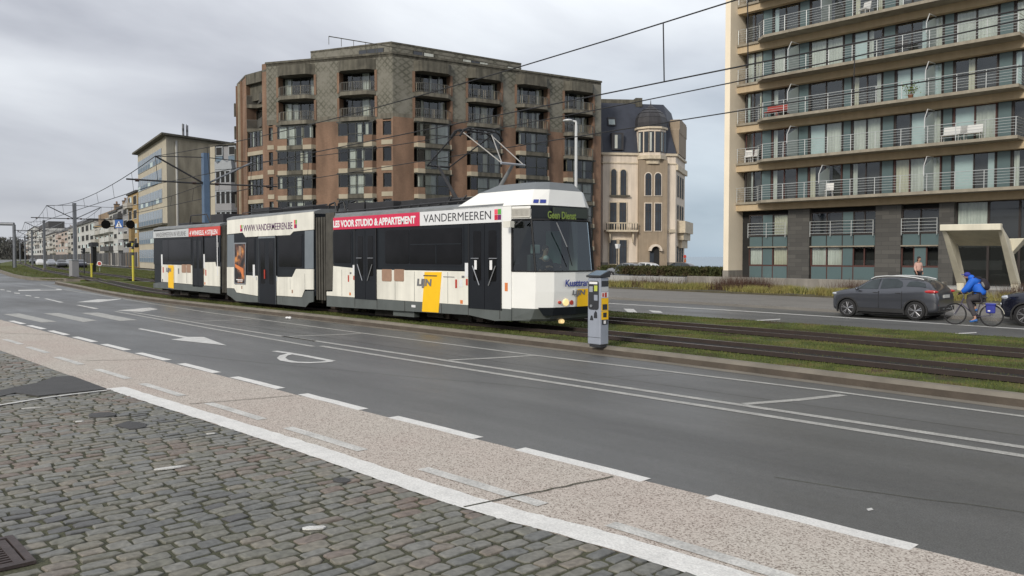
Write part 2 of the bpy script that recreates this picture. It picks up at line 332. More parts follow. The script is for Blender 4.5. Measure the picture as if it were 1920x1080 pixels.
def ribbon(m, pts, w, z, mt, zf=None):
    P = [Vector(p[:2]) for p in pts]; L = []; Rr = []
    for i, p in enumerate(P):
        t = (P[min(i + 1, len(P) - 1)] - P[max(i - 1, 0)]).normalized(); nn = Vector((-t.y, t.x)) * w / 2
        zz = (zg(p.y) if zf is None else zf) + z
        L.append((p.x + nn.x, p.y + nn.y, zz)); Rr.append((p.x - nn.x, p.y - nn.y, zz))
    n = len(P); m.add(L + Rr, [(n + i, n + i + 1, i + 1, i) for i in range(n - 1)], mt)
# --- near markings
mk = MB(); Z = .005
for k in range(-1, 12):
    x = -4.07 - 2.43 * k
    mt = 'paint' if k >= 0 else 'paint_worn'
    pts = [(x + 1.72 * t, 6.10 + random.uniform(-.008, .008)) for t in (0, .25, .5, .75, 1)]
    ribbon(mk, pts, .17, Z, 'paint_white' if k >= 0 else 'paint_line')
for k in range(9):
    x0 = [-4.17, -6.53, -9.23, -11.56, -14.07, -16.44, -19.01, -21.6, -24][k]; y0 = [4.88, 4.81, 4.75, 4.72, 4.65, 4.63, 4.58, 4.6, 4.6][k]
    ribbon(mk, [(x0, y0), (x0 + .85, y0 + .02), (x0 + 1.65, y0 + .03)], .14, Z + .004, 'paint_worn')
ribbon(mk, [G(*p) for p in ((250, 586), (420, 614), (590, 640))], .13, Z, 'paint_line')
ribbon(mk, [(-20, 10.2), (-14.2, 10.22), (-8, 10.2), (4, 10.25), (20, 10.3)], .15, Z, 'paint_line')
ribbon(mk, [G(*p) for p in ((216, 584), (400, 617), (588, 650))], .13, Z, 'paint_line')
ribbon(mk, [(-17.2, 9.72), (-14.2, 9.7), (-8, 9.75), (4, 9.8), (20, 9.85)], .15, Z, 'paint_line')
ribbon(mk, [(-71, 16.1), (-58.5, 14.45), (-50, 13.9), (-43.4, 13.4), (-37.7, 12.95), (-30, 12.45), (-20, 12.2), (-12.5, 12.15), (-6, 12.3), (0, 12.1), (20, 11.6)], .12, Z, 'paint_line')
for k in range(4):
    x = -6.33 - 6.75 * k; ribbon(mk, [(x - .0, 10.3), (x + .35, 11.2), (x + .6, 12.1)], .15, Z, 'paint_line')
def gp(pts, s=1, o=(0, 0), mt='paint', z=Z):
    q = [G(o[0] + x / s, o[1] + y / s) for x, y in pts]
    a = sum(q[i][0] * q[(i + 1) % len(q)][1] - q[(i + 1) % len(q)][0] * q[i][1] for i in range(len(q)))
    if a < 0: q = q[::-1]
    mk.add([(x, y, zg(y) + z) for x, y in q], [tuple(range(len(q)))], mt)
o = (0, 480)
for p, mt in (([(40, 700), (230, 690), (690, 790), (500, 800)], 'paint_line'), ([(520, 690), (700, 685), (1170, 775), (1000, 795)], 'paint_line'), ([(970, 685), (1180, 680), (1650, 770), (1430, 780)], 'paint_line'),
          ([(220, 408), (740, 396), (740, 410), (220, 420)], 'paint'), ([(920, 556), (1170, 520), (1300, 522), (1500, 510), (1380, 530), (1180, 556)], 'paint'), ([(1400, 655), (1800, 620), (1900, 640), (1700, 672), (1560, 665)], 'paint_worn'),
          ([(0, 398), (50, 404), (60, 412), (10, 408)], 'paint'), ([(80, 416), (130, 422), (130, 430), (80, 424)], 'paint'), ([(165, 440), (235, 445), (240, 455), (175, 450)], 'paint'),
          ([(300, 468), (370, 476), (380, 486), (310, 478)], 'paint'), ([(410, 492), (470, 496), (475, 504), (420, 500)], 'paint'), ([(525, 512), (565, 512), (770, 558), (720, 560)], 'paint'), ([(910, 590), (950, 588), (1190, 632), (1130, 636)], 'paint_worn')):
    gp(p, 6.4, o, mt)
gp([(258, 617), (264, 616), (352, 632), (382, 632), (425, 648), (320, 637), (345, 634)])            # straight-on arrow
ribbon(mk, [G(*p) for p in ((514, 658.5), (540, 662), (575, 668), (624, 677.5))], .15, Z, 'paint')
ribbon(mk, [G(*p) for p in ((546, 663.5), (532, 667), (527, 671.5), (533, 676), (552, 679.5), (580, 680.5), (603, 679.5), (622, 677.8))], .17, Z + .002, 'paint')
ribbon(mk, [G(*p) for p in ((20, 511), (5, 500), (1, 494))], .3, Z, 'paint')
for x, y, a, b in ((1465, 931 + 30, 7, 2),): gp([(1624, 955), (1634, 953), (1638, 957), (1628, 959)])
struct(mk.build('road_marking'))
ck = MB()
for (a, c) in (((-19, 6.3), (-9, 9.4)), ((-4, 7.1), (3, 9.3)), ((-30, 9.0), (-22, 11.8)), ((-9.5, 10.6), (-8.9, 12.0))):
    A = Vector(a); B = Vector(c); n = 30; d_ = Vector((0, 0)); pts = []
    for k in range(n + 1): d_ += Vector((random.uniform(-.03, .03), random.uniform(-.035, .035))); pts.append(A.lerp(B, k / n) + d_)
    ribbon(ck, pts, .010, .0042, 'joint')
ribbon(ck, [(-45, 11.0), (-20, 10.85), (0, 10.9), (20, 11)], .010, .0043, 'joint')
struct(ck.build('road_crack'))
# --- cycle path
pm = MB()
outer = [(20, 6.15), (4, 6.12), (-4, 6.08), (-12, 6.0), (-22, 5.96), (-31, 5.95), (-45, 6.1), (-60, 6.6), (-80, 8.0)]
outer = [(p.x, p.y + random.uniform(-.012, .012)) for p in arc(outer, 14)]
inner = [(20, 4.9), (4, 4.72), (-3.05, 4.5), (-5.3, 4.30), (-8.8, 4.225), (-13.5, 4.07), (-21.3, 3.98), (-31, 3.9), (-45, 3.8), (-60, 3.9), (-80, 4.6)]
inner = [(p.x, p.y) for p in arc(inner, 6)]
pl = outer + inner[::-1]
pm.add([(x, y, .004) for x, y in pl], [tuple(range(len(pl)))[::-1]], 'aggregate')
struct(pm.build('cycle_path'))
em = MB()
ed = [(6, 4.90), (-3.05, 4.63), (-5.3, 4.43), (-8.8, 4.37), (-13.9, 4.17)]
def rough_ribbon(m, pts, w, z, mt, j=.012):
    P = arc(pts, 26); L = []; Q = []
    for i, p in enumerate(P):
        t = (P[min(i + 1, len(P) - 1)] - P[max(i - 1, 0)]).normalized(); nn = Vector((-t.y, t.x)) * w / 2
        L.append((p.x + nn.x + random.uniform(-j, j), p.y + nn.y + random.uniform(-j, j), z)); Q.append((p.x - nn.x, p.y - nn.y + random.uniform(-j, j), z))
    n = len(P)
    m.add(L + Q, [(n + i + 1, n + i, i, i + 1) if pts[0][0] > pts[-1][0] else (n + i, n + i + 1, i + 1, i) for i in range(n - 1)], mt)
rough_ribbon(em, ed, .29, .010, 'paint_white')
for a, b in (((870, 953), (1150, 895)), ((356, 759), (549, 743)), ((159, 677), (289, 675)), ((0, 625), (100, 628))):
    A = Vector(G(*a)); B = Vector(G(*b)); n = 14
    pts = [A.lerp(B, k / n) + Vector((random.uniform(-.012, .012), 0)) for k in range(n + 1)]
    ribbon(em, pts, .022, .0135, 'joint', zf=0)
struct(em.build('road_marking'))
# --- cobbles
cb = MB()
inn = lambda x: np.interp(x, [p[0] for p in inner][::-1], [p[1] for p in inner][::-1])
bp = [(x, -4, .002) for x in (-40, 12)] + [(x, float(inn(x)) - .004, .002) for x in np.linspace(12, -40, 60)]
cb.add(bp, [tuple(range(len(bp)))], 'joint')
V = []; Fc = []
patch = [Vector(G(*p)) for p in ((67, 721), (101, 709), (135, 707), (168, 716), (200, 731.5), (130, 739), (72, 745), (29, 739), (0, 746), (-30, 742), (20, 730))]; patch = [Vector((p.x, min(p.y, 4.02))) for p in patch]
def inside(p, poly):
    c = False; n = len(poly)
    for i in range(n):
        a, b = poly[i], poly[(i + 1) % n]
        if (a[1] > p[1]) != (b[1] > p[1]) and p[0] < (b[0] - a[0]) * (p[1] - a[1]) / (b[1] - a[1]) + a[0]: c = not c
    return c
GR = (-6.62, .98, .30, .33)     # drain grate centre and half sizes
rowx = -26.; ri = 0
while rowx < 3:
    wd = random.uniform(.125, .152); y = -2.2 + random.uniform(0, .2); ph = random.uniform(0, 6)
    while y < 5:
        ln = random.uniform(.17, .28); lim = float(inn(rowx + wd / 2)) - .006
        if y + ln > lim - .09: ln = lim - y
        if ln < .06: break
        cx = rowx + wd / 2 + .035 * math.sin(y * 1.3 + ph * .0) + random.uniform(-.006, .006); cy = y + ln / 2
        ok = not inside((cx, cy), patch) and not (abs(cx - GR[0]) < GR[2] + .10 and abs(cy - GR[1]) < GR[3] + .09)
        if ok and not (cx < -12 and cy < .4):
            hx = wd / 2 - random.uniform(.004, .010); hy = ln / 2 - random.uniform(.005, .012); k = random.uniform(.22, .42); rot = random.uniform(-.07, .07)
            prof = [(-1, -1 + k), (-1 + k * .6, -1), (1 - k * .6, -1), (1, -1 + k), (1, 1 - k), (1 - k * .6, 1), (-1 + k * .6, 1), (-1, 1 - k)]
            jit = [(random.uniform(-.05, .26), random.uniform(-.04, .15)) for _ in prof]; hz = random.uniform(.011, .019); tx = random.uniform(-.004, .004); ty = random.uniform(-.004, .004)
            b0 = len(V)
            for s_, z_ in ((1.0, -.01), (.985, hz * .62), (.92, hz * .95), (.62, hz + random.uniform(-.001, .0025))):
                for (a, b_), (ja, jb) in zip(prof, jit):
                    X = (a + ja * (1 if a < 0 else -1)) * hx * s_; Y = (b_ + jb * (1 if b_ < 0 else -1)) * hy * s_
                    V.append((cx + X - Y * rot, cy + Y + X * rot, z_ + tx * a + ty * b_))
            for r_ in range(3):
                for i in range(8): Fc.append((b0 + r_ * 8 + i, b0 + r_ * 8 + (i + 1) % 8, b0 + (r_ + 1) * 8 + (i + 1) % 8, b0 + (r_ + 1) * 8 + i))
            Fc.append(tuple(b0 + 24 + i for i in range(8)))
        y += ln
    rowx += wd; ri += 1
cb.add(V, Fc, 'sett')
ob = struct(cb.build('cobble_paving', smooth=False))
pb = MB()
pb.prism([tuple(p) for p in patch], .003, .026, 'asphalt_patch')
for c, r1, r2 in ((G(190, 781), .22, .17), (G(247, 801), .30, .16), (G(640, 905), .1, .08)):
    n = 9; pp = [(c[0] + r1 * math.cos(t * 6.283 / n) * random.uniform(.75, 1.1), c[1] + r2 * math.sin(t * 6.283 / n) * random.uniform(.75, 1.1)) for t in range(n)]
    pb.prism(pp, .003, .027, 'asphalt_patch')
struct(pb.build('asphalt_patch'))
# painted remains lying on the cobbles
pt = MB()
ribbon(pt, [G(*p) for p in ((-40, 772), (0, 763), (80, 750), (140, 742), (200, 735))], .07, .031, 'paint', zf=0)
for x, y, l, wd, a in ((318, 882, .30, .07, 78), (590, 996, .20, .09, 60), (395, 817, .12, .05, 70), (148, 794, .10, .06, 70), (62, 768, .3, .03, 75)):
    c = G(x, y); n = 9
    pp = []
    for t in range(n):
        u = l / 2 * math.cos(t * 6.283 / n) * random.uniform(.8, 1.1); v = wd / 2 * math.sin(t * 6.283 / n) * random.uniform(.7, 1.1)
        ca, sa = math.cos(R(a)), math.sin(R(a)); pp.append((c[0] + u * ca - v * sa, c[1] + u * sa + v * ca))
    pt.prism(pp, .02, .031, 'paint')
struct(pt.build('road_marking'))
# --- kerb and track beds
KB = [(18, 11.75), (8, 12.4), (-3.5, 12.95), (-11.6, 13.4), (-24, 13.65), (-40, 13.7), (-50, 14.5), (-59, 15.7), (-66.3, 16.6), (-71.5, 17.2)]
KBs = [(p.x, p.y) for p in arc(KB, 5)]
def off(pts, d):
    P = [Vector(p) for p in pts]; out = []
    for i, p in enumerate(P):
        t = (P[min(i + 1, len(P) - 1)] - P[max(i - 1, 0)]).normalized(); out.append((p.x + t.y * d, p.y - t.x * d))
    return out
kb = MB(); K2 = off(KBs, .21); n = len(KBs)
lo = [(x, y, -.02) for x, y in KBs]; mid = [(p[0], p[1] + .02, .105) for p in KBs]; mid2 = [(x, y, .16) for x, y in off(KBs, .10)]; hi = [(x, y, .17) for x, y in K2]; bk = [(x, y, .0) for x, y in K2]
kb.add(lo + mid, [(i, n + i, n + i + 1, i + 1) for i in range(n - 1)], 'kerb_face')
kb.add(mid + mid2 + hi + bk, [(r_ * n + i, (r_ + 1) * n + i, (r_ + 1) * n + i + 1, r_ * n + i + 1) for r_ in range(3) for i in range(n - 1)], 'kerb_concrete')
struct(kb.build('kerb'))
gt = MB(); ribbon(gt, off(KBs, -.14), .26, .003, 'kerb_concrete'); struct(gt.build('gutter'))
CT = [(40, 13.1), (18, 13.9), (8, 14.45), (-3.5, 15.0), (-11.6, 15.42), (-24, 15.65), (-40, 15.85), (-50, 16.8), (-62, 18.9), (-88, 23.5), (-136, 31.2), (-188, 41), (-240, 51), (-294, 61), (-420, 92), (-600, 150)]
CTs = [(p.x, p.y) for p in arc(CT, 6)]
FTs = off(CTs, 3.55)
def rails(cl, name):
    m = MB()
    for s in (-.5, .5):
        P = off(cl, s); n = len(P); zt = .215
        prof = [(-.05, .13), (-.036, zt), (.036, zt), (.05, .13)]
        rows = [[(x, y, z) for (x, y) in off(P, d)] for d, z in prof]
        rows = [[(x, y, z + (0 if x > -71 else -.07)) for x, y, z in r_] for r_ in rows]
        for a, b, mt in ((0, 1, 'rail_side'), (1, 2, 'rail_top'), (2, 3, 'rail_side')):
            m.add(rows[a] + rows[b], [(n + i, n + i + 1, i + 1, i) for i in range(n - 1)], mt)
    rows = [[(x, y, .132 + (0 if x > -71 else -.07)) for x, y in off(cl, d)] for d in (-.56, .56)]
    m.add(rows[0] + rows[1], [(n + i, n + i + 1, i + 1, i) for i in range(n - 1)], 'ballast')
    for i in range(0, n - 1):
        pass
    return struct(m.build(name))
rails(CTs, 'tram_track'); rails(FTs, 'tram_track')
bed = MB()
near = [p for p in K2 if p[0] > -72]
far = [(-71, 22.5), (-60, 23.1), (-40, 23.2), (-20, 22.9), (-5, 22.7), (18, 22.0)]
pol = near + far
bed.prism(pol, -.3, .118, 'turf_base'); struct(bed.build('track_bed'))
b2 = MB(); pol2 = [(-86, 18.9), (-95, 19.8), (-104, 21.0), (-140, 26.5), (-200, 37.5), (-300, 57), (-420, 84), (-600, 140), (-600, 165), (-420, 106), (-300, 75), (-190, 54), (-140, 45.5), (-110, 40), (-92, 33), (-80, 27.5), (-77, 24), (-79.6, 20.4)]
b2.prism(pol2, -.3, .05, 'turf_base'); struct(b2.build('track_bed'))
kb = MB(); q = [(-78.5, 22.5), (-79.6, 20.2), (-86, 18.75), (-95, 19.65), (-104, 20.85), (-140, 26.35), (-200, 37.3), (-300, 56.8)]
ribbon(kb, q, .28, .19, 'kerb_concrete', zf=0); 
kb.prism([(p[0], p[1] - .14) for p in q] + [(p[0], p[1] + .14) for p in q[::-1]], -.2, .185, 'kerb_concrete'); struct(kb.build('kerb'))
# --- far road side
fm = MB(); ZF = -.15
def gf(pts, mt='paint', z=.006):
    q = [G(x, y, ZF) for x, y in pts]
    a = sum(q[i][0] * q[(i + 1) % len(q)][1] - q[(i + 1) % len(q)][0] * q[i][1] for i in range(len(q)))
    if a < 0: q = q[::-1]
    fm.add([(x, y, ZF + z) for x, y in q], [tuple(range(len(q)))], mt)
ribbon(fm, [(-60, 30.6), (-40, 30.4), (-25.2, 30.1), (-18.4, 29.9), (-8, 28.9), (5, 27.9), (30, 26)], .3, .006, 'paint')
gf([(1169, 579), (1188, 579.5), (1196, 587), (1178, 586.5)]); gf([(1216, 582), (1238, 583.5), (1243, 587), (1224, 586)])
gf([(1417, 600.5), (1463, 598), (1463, 599.5), (1420, 602)]); gf([(1778, 626), (1830, 623), (1832, 624.5), (1782, 627.8)])
ribbon(fm, [(-40, 25.4), (-25, 25.3), (-10, 25.0), (10, 24.2)], .12, .006, 'paint_worn')
struct(fm.build('road_marking'))
cm = MB(); q = [G(*p) for p in ((120, 501), (196, 508), (300, 527), (420, 545), (420, 520), (300, 506), (190, 499), (110, 494))]
cm.add([(x, y, zg(y) + .005) for x, y in q], [tuple(range(8))], 'pavement_concrete'); struct(cm.build('pavement'))
pv = MB()
pv.prism([(40, 29.0), (5, 30.9), (-8, 31.6), (-15, 31.9), (-28, 33.1), (-60, 34.8), (-90, 37.5), (-90, 44), (-50, 43.2), (-25.8, 41.2), (0, 39.5), (40, 37)], -.4, -.03, 'pavement_concrete')
struct(pv.build('pavement'))
vg = MB()
vg.prism([(60, 36.2), (40, 37.04), (0, 39.54), (-25.8, 41.25), (-50, 43.25), (-90, 44.1), (-90, 60), (60, 60)], -.4, .06, 'soil'); struct(vg.build('verge'))
em = MB()   # dyke top behind the verge, carrying the promenade buildings
em.prism([(-40, 90), (-36, 51.9), (-34.6, 51.8), (60, 46), (140, 60), (140, 240)], -.4, .35, 'pale_concrete'); struct(em.build('promenade'))
# --- grass blades
def blades(name, spots, hmin, hmax, wd, mt, lean=.5, z0=.118, rs=3):
    rng = np.random.default_rng(rs); P = np.array(spots); n = len(P)
    a = rng.uniform(0, 6.283, n); h = rng.uniform(hmin, hmax, n); l = rng.uniform(0, lean, n) * h; b = rng.uniform(0, 6.283, n)
    z = P[:, 2] if P.shape[1] > 2 else np.full(n, z0)
    V = np.zeros((n, 3, 3)); dx = np.cos(a) * wd / 2; dy = np.sin(a) * wd / 2
    V[:, 0] = np.stack([P[:, 0] - dx, P[:, 1] - dy, z - .01], 1); V[:, 1] = np.stack([P[:, 0] + dx, P[:, 1] + dy, z - .01], 1)
    V[:, 2] = np.stack([P[:, 0] + np.cos(b) * l, P[:, 1] + np.sin(b) * l, z + h], 1)
    me = bpy.data.meshes.new(name); me.vertices.add(3 * n); me.vertices.foreach_set('co', V.reshape(-1)); me.loops.add(3 * n); me.loops.foreach_set('vertex_index', np.arange(3 * n, dtype=np.int32))
    me.polygons.add(n); me.polygons.foreach_set('loop_start', np.arange(0, 3 * n, 3, dtype=np.int32)); me.materials.append(MATS[mt]); me.update(); me.validate()
    o = bpy.data.objects.new(name, me); COL.objects.link(o); return o
def yat(pts, x):
    q = sorted(pts); return np.interp(x, [p[0] for p in q], [p[1] for p in q])
rng = np.random.default_rng(11); N = 420000
X = -70 + 82 * rng.random(N) ** .75; U = rng.random(N)
kn = yat(K2, X) + .02; cn = yat(CTs, X); cf = yat(FTs, X); fr = yat(far, X) - .03; Y = kn + (fr - kn) * U
patchy = np.sin(X * 1.7 + Y * 2.3) * np.sin(X * .6 - Y * 1.1 + 2) + .7 * np.sin(X * 3.9 - Y * 5) * np.sin(Y * 3.1 + X * 2.2) + rng.normal(0, .45, N)
keep = (np.abs(Y - cn) > .56 + rng.uniform(0, .1, N)) & (np.abs(Y - cf) > .56 + rng.uniform(0, .1, N)) & (patchy > -.55) & (X > -66)
near_r = ((np.abs(Y - cn) < .5) | (np.abs(Y - cf) < .5)) & (np.abs(np.sin(X * .9) * np.sin(X * .37 + 1)) > .35) & (np.minimum(np.abs(Y - cn), np.abs(Y - cf)) < .42) & (rng.random(N) < .4)
keep |= near_r
S = np.stack([X[keep], Y[keep]], 1)
o = struct(blades('grass', S, .01, .042, .028, 'grass_blade'), 'stuff'); tag(o, 'short patchy green grass growing between the tram rails and kerb', 'grass')
# grass on the island further left
X = -80 - 130 * rng.random(60000) ** 1.3; U = rng.random(60000); a = yat(pol2[:8], X); b = yat(pol2[8:], X); Y = a + (b - a) * U
keep = (np.abs(Y - yat(CTs, X)) > .7) & (np.abs(Y - yat(FTs, X)) > .7) & (np.sin(X * .5 + Y) * np.sin(Y * .9 - X * .21) + rng.normal(0, .4, 60000) > -.35)
o = struct(blades('grass', np.stack([X[keep], Y[keep]], 1), .03, .09, .06, 'grass_blade', z0=.05), 'stuff'); tag(o, 'rough green grass on the far traffic island beyond the crossing', 'grass')
# dune grass on the far verge, in clumps
sp = []
for i in range(330):
    x = random.uniform(-42, 22); y0 = float(yat([(40, 37.3), (0, 39.9), (-25.8, 41.6), (-50, 43.6)], x)); y = y0 + random.random() ** 1.2 * 3.6
    r = random.uniform(.25, .55)
    for k in range(190): sp.append((x + random.gauss(0, r * .55), y + random.gauss(0, r * .5), .05))
sp = [s for s in sp if s[1] > float(yat([(40, 37.1), (0, 39.6), (-25.8, 41.3), (-50, 43.3)], s[0]))]
o = struct(blades('dune_grass', sp, .12, .46, .035, 'dune_grass', lean=.9), 'stuff'); tag(o, 'yellow green tufts of dune grass along the far pavement', 'grass')
sp = []
for c, rr, n in ((-33.5, 3.0, 900), (-27.6, 1.6, 1800), (-26, 1.2, 700), (-20, 1.5, 900), (-17.6, 1.0, 300), (-8, 3.5, 7000), (-4, 3, 6000), (-11.5, 1.5, 1500)):
    for k in range(n): x = random.gauss(c, rr * .5); sp.append((x, 43.9 - .03 * x * 0 + random.gauss(0, .5), .05))
o = struct(blades('dry_shrubs', sp, .3, 1.0, .022, 'dry_stem', lean=.6), 'stuff'); tag(o, 'brown leafless shrub stems in front of the right hand tower', 'shrub')
# ================================================================ tram
mat('tram_white', (.82, .80, .71), .32, var=.09, scale=1.2, streak=.22, coat=.3)
mat('tram_cab_white', (.84, .84, .81), .3, var=.04, scale=1, coat=.4)
mat('tram_grey', (.105, .118, .115), .5, var=.15, scale=2, streak=.15)
mat('tram_midgrey', (.16, .185, .205), .4, var=.1)
mat('tram_roofgrey', (.19, .20, .205), .6, var=.2, scale=2, streak=.2)
mat('tram_fairing', (.15, .165, .175), .45, var=.08, scale=2)
mat('tram_navy', (.014, .017, .021), .4, var=.15, scale=2, spec=.2)
mat('tram_door', (.013, .015, .019), .45, var=.15, scale=2, spec=.2)
mat('tram_black', (.008, .008, .009), .5, var=.2)
mat('tram_under', (.022, .018, .015), .85, var=.5, scale=6, bump=.5)
mat('tram_wheel', (.055, .04, .032), .6, .4, var=.4, scale=8)
mat('dark_glass', (.006, .006, .007), .10, var=.6, scale=1.4, spec=.22)
mat('bellows', (.075, .07, .058), .8, var=.35, scale=3, streak=.3)
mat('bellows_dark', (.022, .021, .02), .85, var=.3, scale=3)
mat('banner_white', (.72, .73, .74), .4, var=.04); mat('banner_grey', (.50, .52, .53), .45, var=.08)
mat('banner_red', srgb(205, 42, 80), .4, var=.05); mat('banner_rust', srgb(200, 70, 62), .45, var=.06)
mat('ink', (.03, .03, .038), .5, var=.05); mat('ink_grey', (.16, .16, .17), .5, var=.05); mat('ink_purple', (.09, .03, .10), .5, var=.05); mat('ink_blue', (.03, .05, .28), .5, var=.05)
mat('white_ink', (.78, .78, .78), .5, var=.03)
mat('yellow', srgb(248, 196, 20), .4, var=.05, streak=.08); mat('sq_green', srgb(90, 170, 70), .5, var=.03); mat('sq_pink', srgb(235, 90, 110), .5, var=.03); mat('sq_red', srgb(200, 30, 60), .5, var=.03); mat('sq_plum', srgb(110, 30, 90), .5, var=.03)
mat('copper', (.33, .205, .14), .5, var=.12, scale=8); mat('sticker_red', (.45, .05, .03), .5, var=.1); mat('orange', (.65, .2, .06), .5, var=.1)
mat('steel', (.42, .43, .45), .35, .7, var=.1); mat('dark_steel', (.045, .045, .048), .55, .5, var=.2); mat('pale_rod', (.42, .40, .37), .4, .3, var=.1)
mat('grille', (.55, .53, .48), .5, var=.1)
emis('led', (.16, .22, .045), .14); emis('headlamp', (.9, .66, .3), .5)
mat('led_back', (.03, .04, .03), .4, var=.1)
glass('clear_glass', (.72, .90, .86), .62)
mat('skin', (.45, .26, .19), .6, var=.06, scale=9); mat('hair_dark', (.035, .022, .018), .8, var=.3, scale=20); mat('shirt_blue', (.30, .42, .55), .8, var=.1); mat('cloth_black', (.018, .018, .022), .85, var=.3, scale=6)
mat('seat_grey', (.09, .10, .11), .8, var=.2); mat('poster_green', (.12, .26, .22), .6, var=.2, scale=4)
N = 14.4; FY = 16.9; TC = 15.65
tram = empty('tram', (-28.0, TC, .1), 'three-section white and grey articulated tram with yellow stripes and advert banners, pantograph raised', 'tram')
S = lambda px, py: onY(px, py, N)
z5 = lambda x, y: S(270 + x / 4.5, 370 + y / 4.5)          # measured on an enlargement of the rear half
z6 = lambda x, y: S(590 + x / 3.6, 330 + y / 3.6)          # measured on an enlargement of the front car
def side(name, poly, m, d=.03, y=N, **kw):
    b = MB(); b.slabxz(poly, y, y - d if d > 0 else y, m) if d > 0 else None
    return b.build(name, tram, world=True, **kw)
def rect(x0, x1, z0, z1): return [(x0, z0), (x1, z0), (x1, z1), (x0, z1)]
def rrect(x0, x1, z0, z1, r=.07, n=4):
    out = []
    for cx, cz, a0 in ((x1 - r, z1 - r, 0), (x0 + r, z1 - r, 90), (x0 + r, z0 + r, 180), (x1 - r, z0 + r, 270)):
        for k in range(n + 1): a = R(a0 + 90 * k / n); out.append((cx + r * math.cos(a), cz + r * math.sin(a)))
    return out
def section(x0, x1, ztop, label):
    s = MB()
    s.box(x0, x1, N + .03, FY - .03, .72, ztop - .03, 'tram_navy')
    s.box(x0 + .1, x1 - .1, N + .35, FY - .35, .45, .72, 'tram_under')
    # far side: white lower panels and upper band, dark window band between
    s.box(x0 + .02, x1 - .02, FY - .03, FY, .77, 1.7, 'tram_white'); s.box(x0 + .02, x1 - .02, FY - .03, FY, 3.0, ztop - .02, 'tram_white'); s.box(x0, x1, FY - .028, FY - .001, .4, .765, 'tram_grey')
    for k in range(int((x1 - x0) // 2)): s.box(x0 + .2 + 2 * k, x0 + 2.0 + 2 * k, FY - .029, FY - .01, 1.85, 2.9, 'dark_glass')
    b = s.build('body', tram, world=True); b['label'] = label
    r = MB(); yc = TC; prof = [(N - .02, ztop - .02), (N + .0, ztop + .06), (N + .28, ztop + .15), (yc, ztop + .2), (FY - .28, ztop + .15), (FY, ztop + .06), (FY + .02, ztop - .02)]
    vs = [(x0, y, z) for y, z in prof] + [(x1, y, z) for y, z in prof]; n = len(prof)
    r.add(vs, [(i + 1, i, n + i, n + i + 1) for i in range(n - 1)] + [(0, n - 1, 2 * n - 1, n), tuple(range(n)), tuple(range(2 * n - 1, n - 1, -1))], 'tram_roofgrey')
    r.build('roof', tram, world=True)
section(-25.0, -16.0, 3.42, 'front car body with dark window band'); section(-33.05, -25.83, 3.62, 'middle low-floor car body'); section(-41.6, -33.75, 3.40, 'rear car body with dirty dark end')
def ad(poly, m, text, size, tx, tz, tm, bold, width, shear=0, squares=None, d=.035):
    b = side('banner', poly, m, d)
    t = text_obj('lettering', text, size, wall_text_M(tx, N - d - .004, tz), tm, b, bold, shear, width=width)
    t.data.transform(Matrix.Translation(-(tram.location)))
    if squares:
        q = MB()
        for (sx, sz, w_, h_) in squares:
            for i, (a, c, k) in enumerate(((0, 0, 'sq_red'), (1, 0, 'sq_plum'), (0, 1, 'sq_pink'), (1, 1, 'sq_green'))):
                q.slabxz(rect(sx + a * w_ * .52, sx + a * w_ * .52 + w_ * .48, sz + c * h_ * .52, sz + c * h_ * .52 + h_ * .48), N - d, N - d - .006, k)
        q.build('emblem', b, world=True)
    return b
# ---- front car
ad(rect(-24.52, -19.62, 3.0, 3.40), 'banner_red', 'LES VOOR STUDIO & APPARTEMENT', .30, -24.5, 3.085, 'white_ink', .012, 4.68)
ad(rect(-19.61, -16.0, 3.0, 3.40), 'banner_white', 'VANDERMEEREN', .33, -19.42, 3.09, 'ink', -.001, 2.98, squares=[(-16.30, 3.06, .26, .28)])
def panel(poly, m='tram_white', d=.03, label=None): return side('side_panel', poly, m, d, label=label)
panel([(-24.55, 1.78), (-23.18, 1.72), (-23.18, .77), (-25.0, .77), (-25.0, .9), (-24.6, .92)]); panel(rect(-21.9, -17.37, .77, 1.69)); panel(rect(-16.04, -15.66, .74, 3.4), 'tram_cab_white')
def skirt(poly): return side('skirt', poly, 'tram_grey', .028)
skirt([(-25.0, .765), (-15.66, .765), (-15.66, .44), (-16.3, .40), (-17.4, .50), (-23.2, .42), (-25.0, .40)])
def window(x0, x1, z0=1.88, z1=2.9, div=()):
    f = side('window', rrect(x0 - .05, x1 + .05, z0 - .05, z1 + .05), 'tram_navy', .012)
    xs_ = [x0] + list(div) + [x1]
    for a, b in zip(xs_[:-1], xs_[1:]):
        p = MB(); p.slabxz(rrect(a + .015, b - .015, z0, z1, .06), N - .012, N - .018, 'dark_glass'); p.build('pane', f, world=True)
side('window_band', rect(-24.55, -16.04, 1.71, 2.99), 'tram_navy', .012)
def win2(x0, x1, z0=1.88, z1=2.9, div=()):
    f = MB(); f.slabxz(rrect(x0 - .06, x1 + .06, z0 - .06, z1 + .06), N - .013, N - .022, 'tram_door')
    f = f.build('window', tram, world=True)
    xs_ = [x0] + list(div) + [x1]
    for a, b in zip(xs_[:-1], xs_[1:]):
        p = MB(); p.slabxz(rrect(a + .015, b - .015, z0, z1, .06), N - .023, N - .028, 'dark_glass'); p.build('pane', f, world=True)
win2(-24.5, -23.42); win2(-21.44, -17.66, div=(-20.16,)); 
b = MB(); b.slabxz(rect(-18.86, -18.82, 1.9, 2.45), N - .028, N - .034, 'tram_navy'); b.slabxz(rect(-20.1, -17.7, 2.44, 2.47), N - .028, N - .034, 'tram_navy'); b.build('window_bar', tram, world=True, split=True)
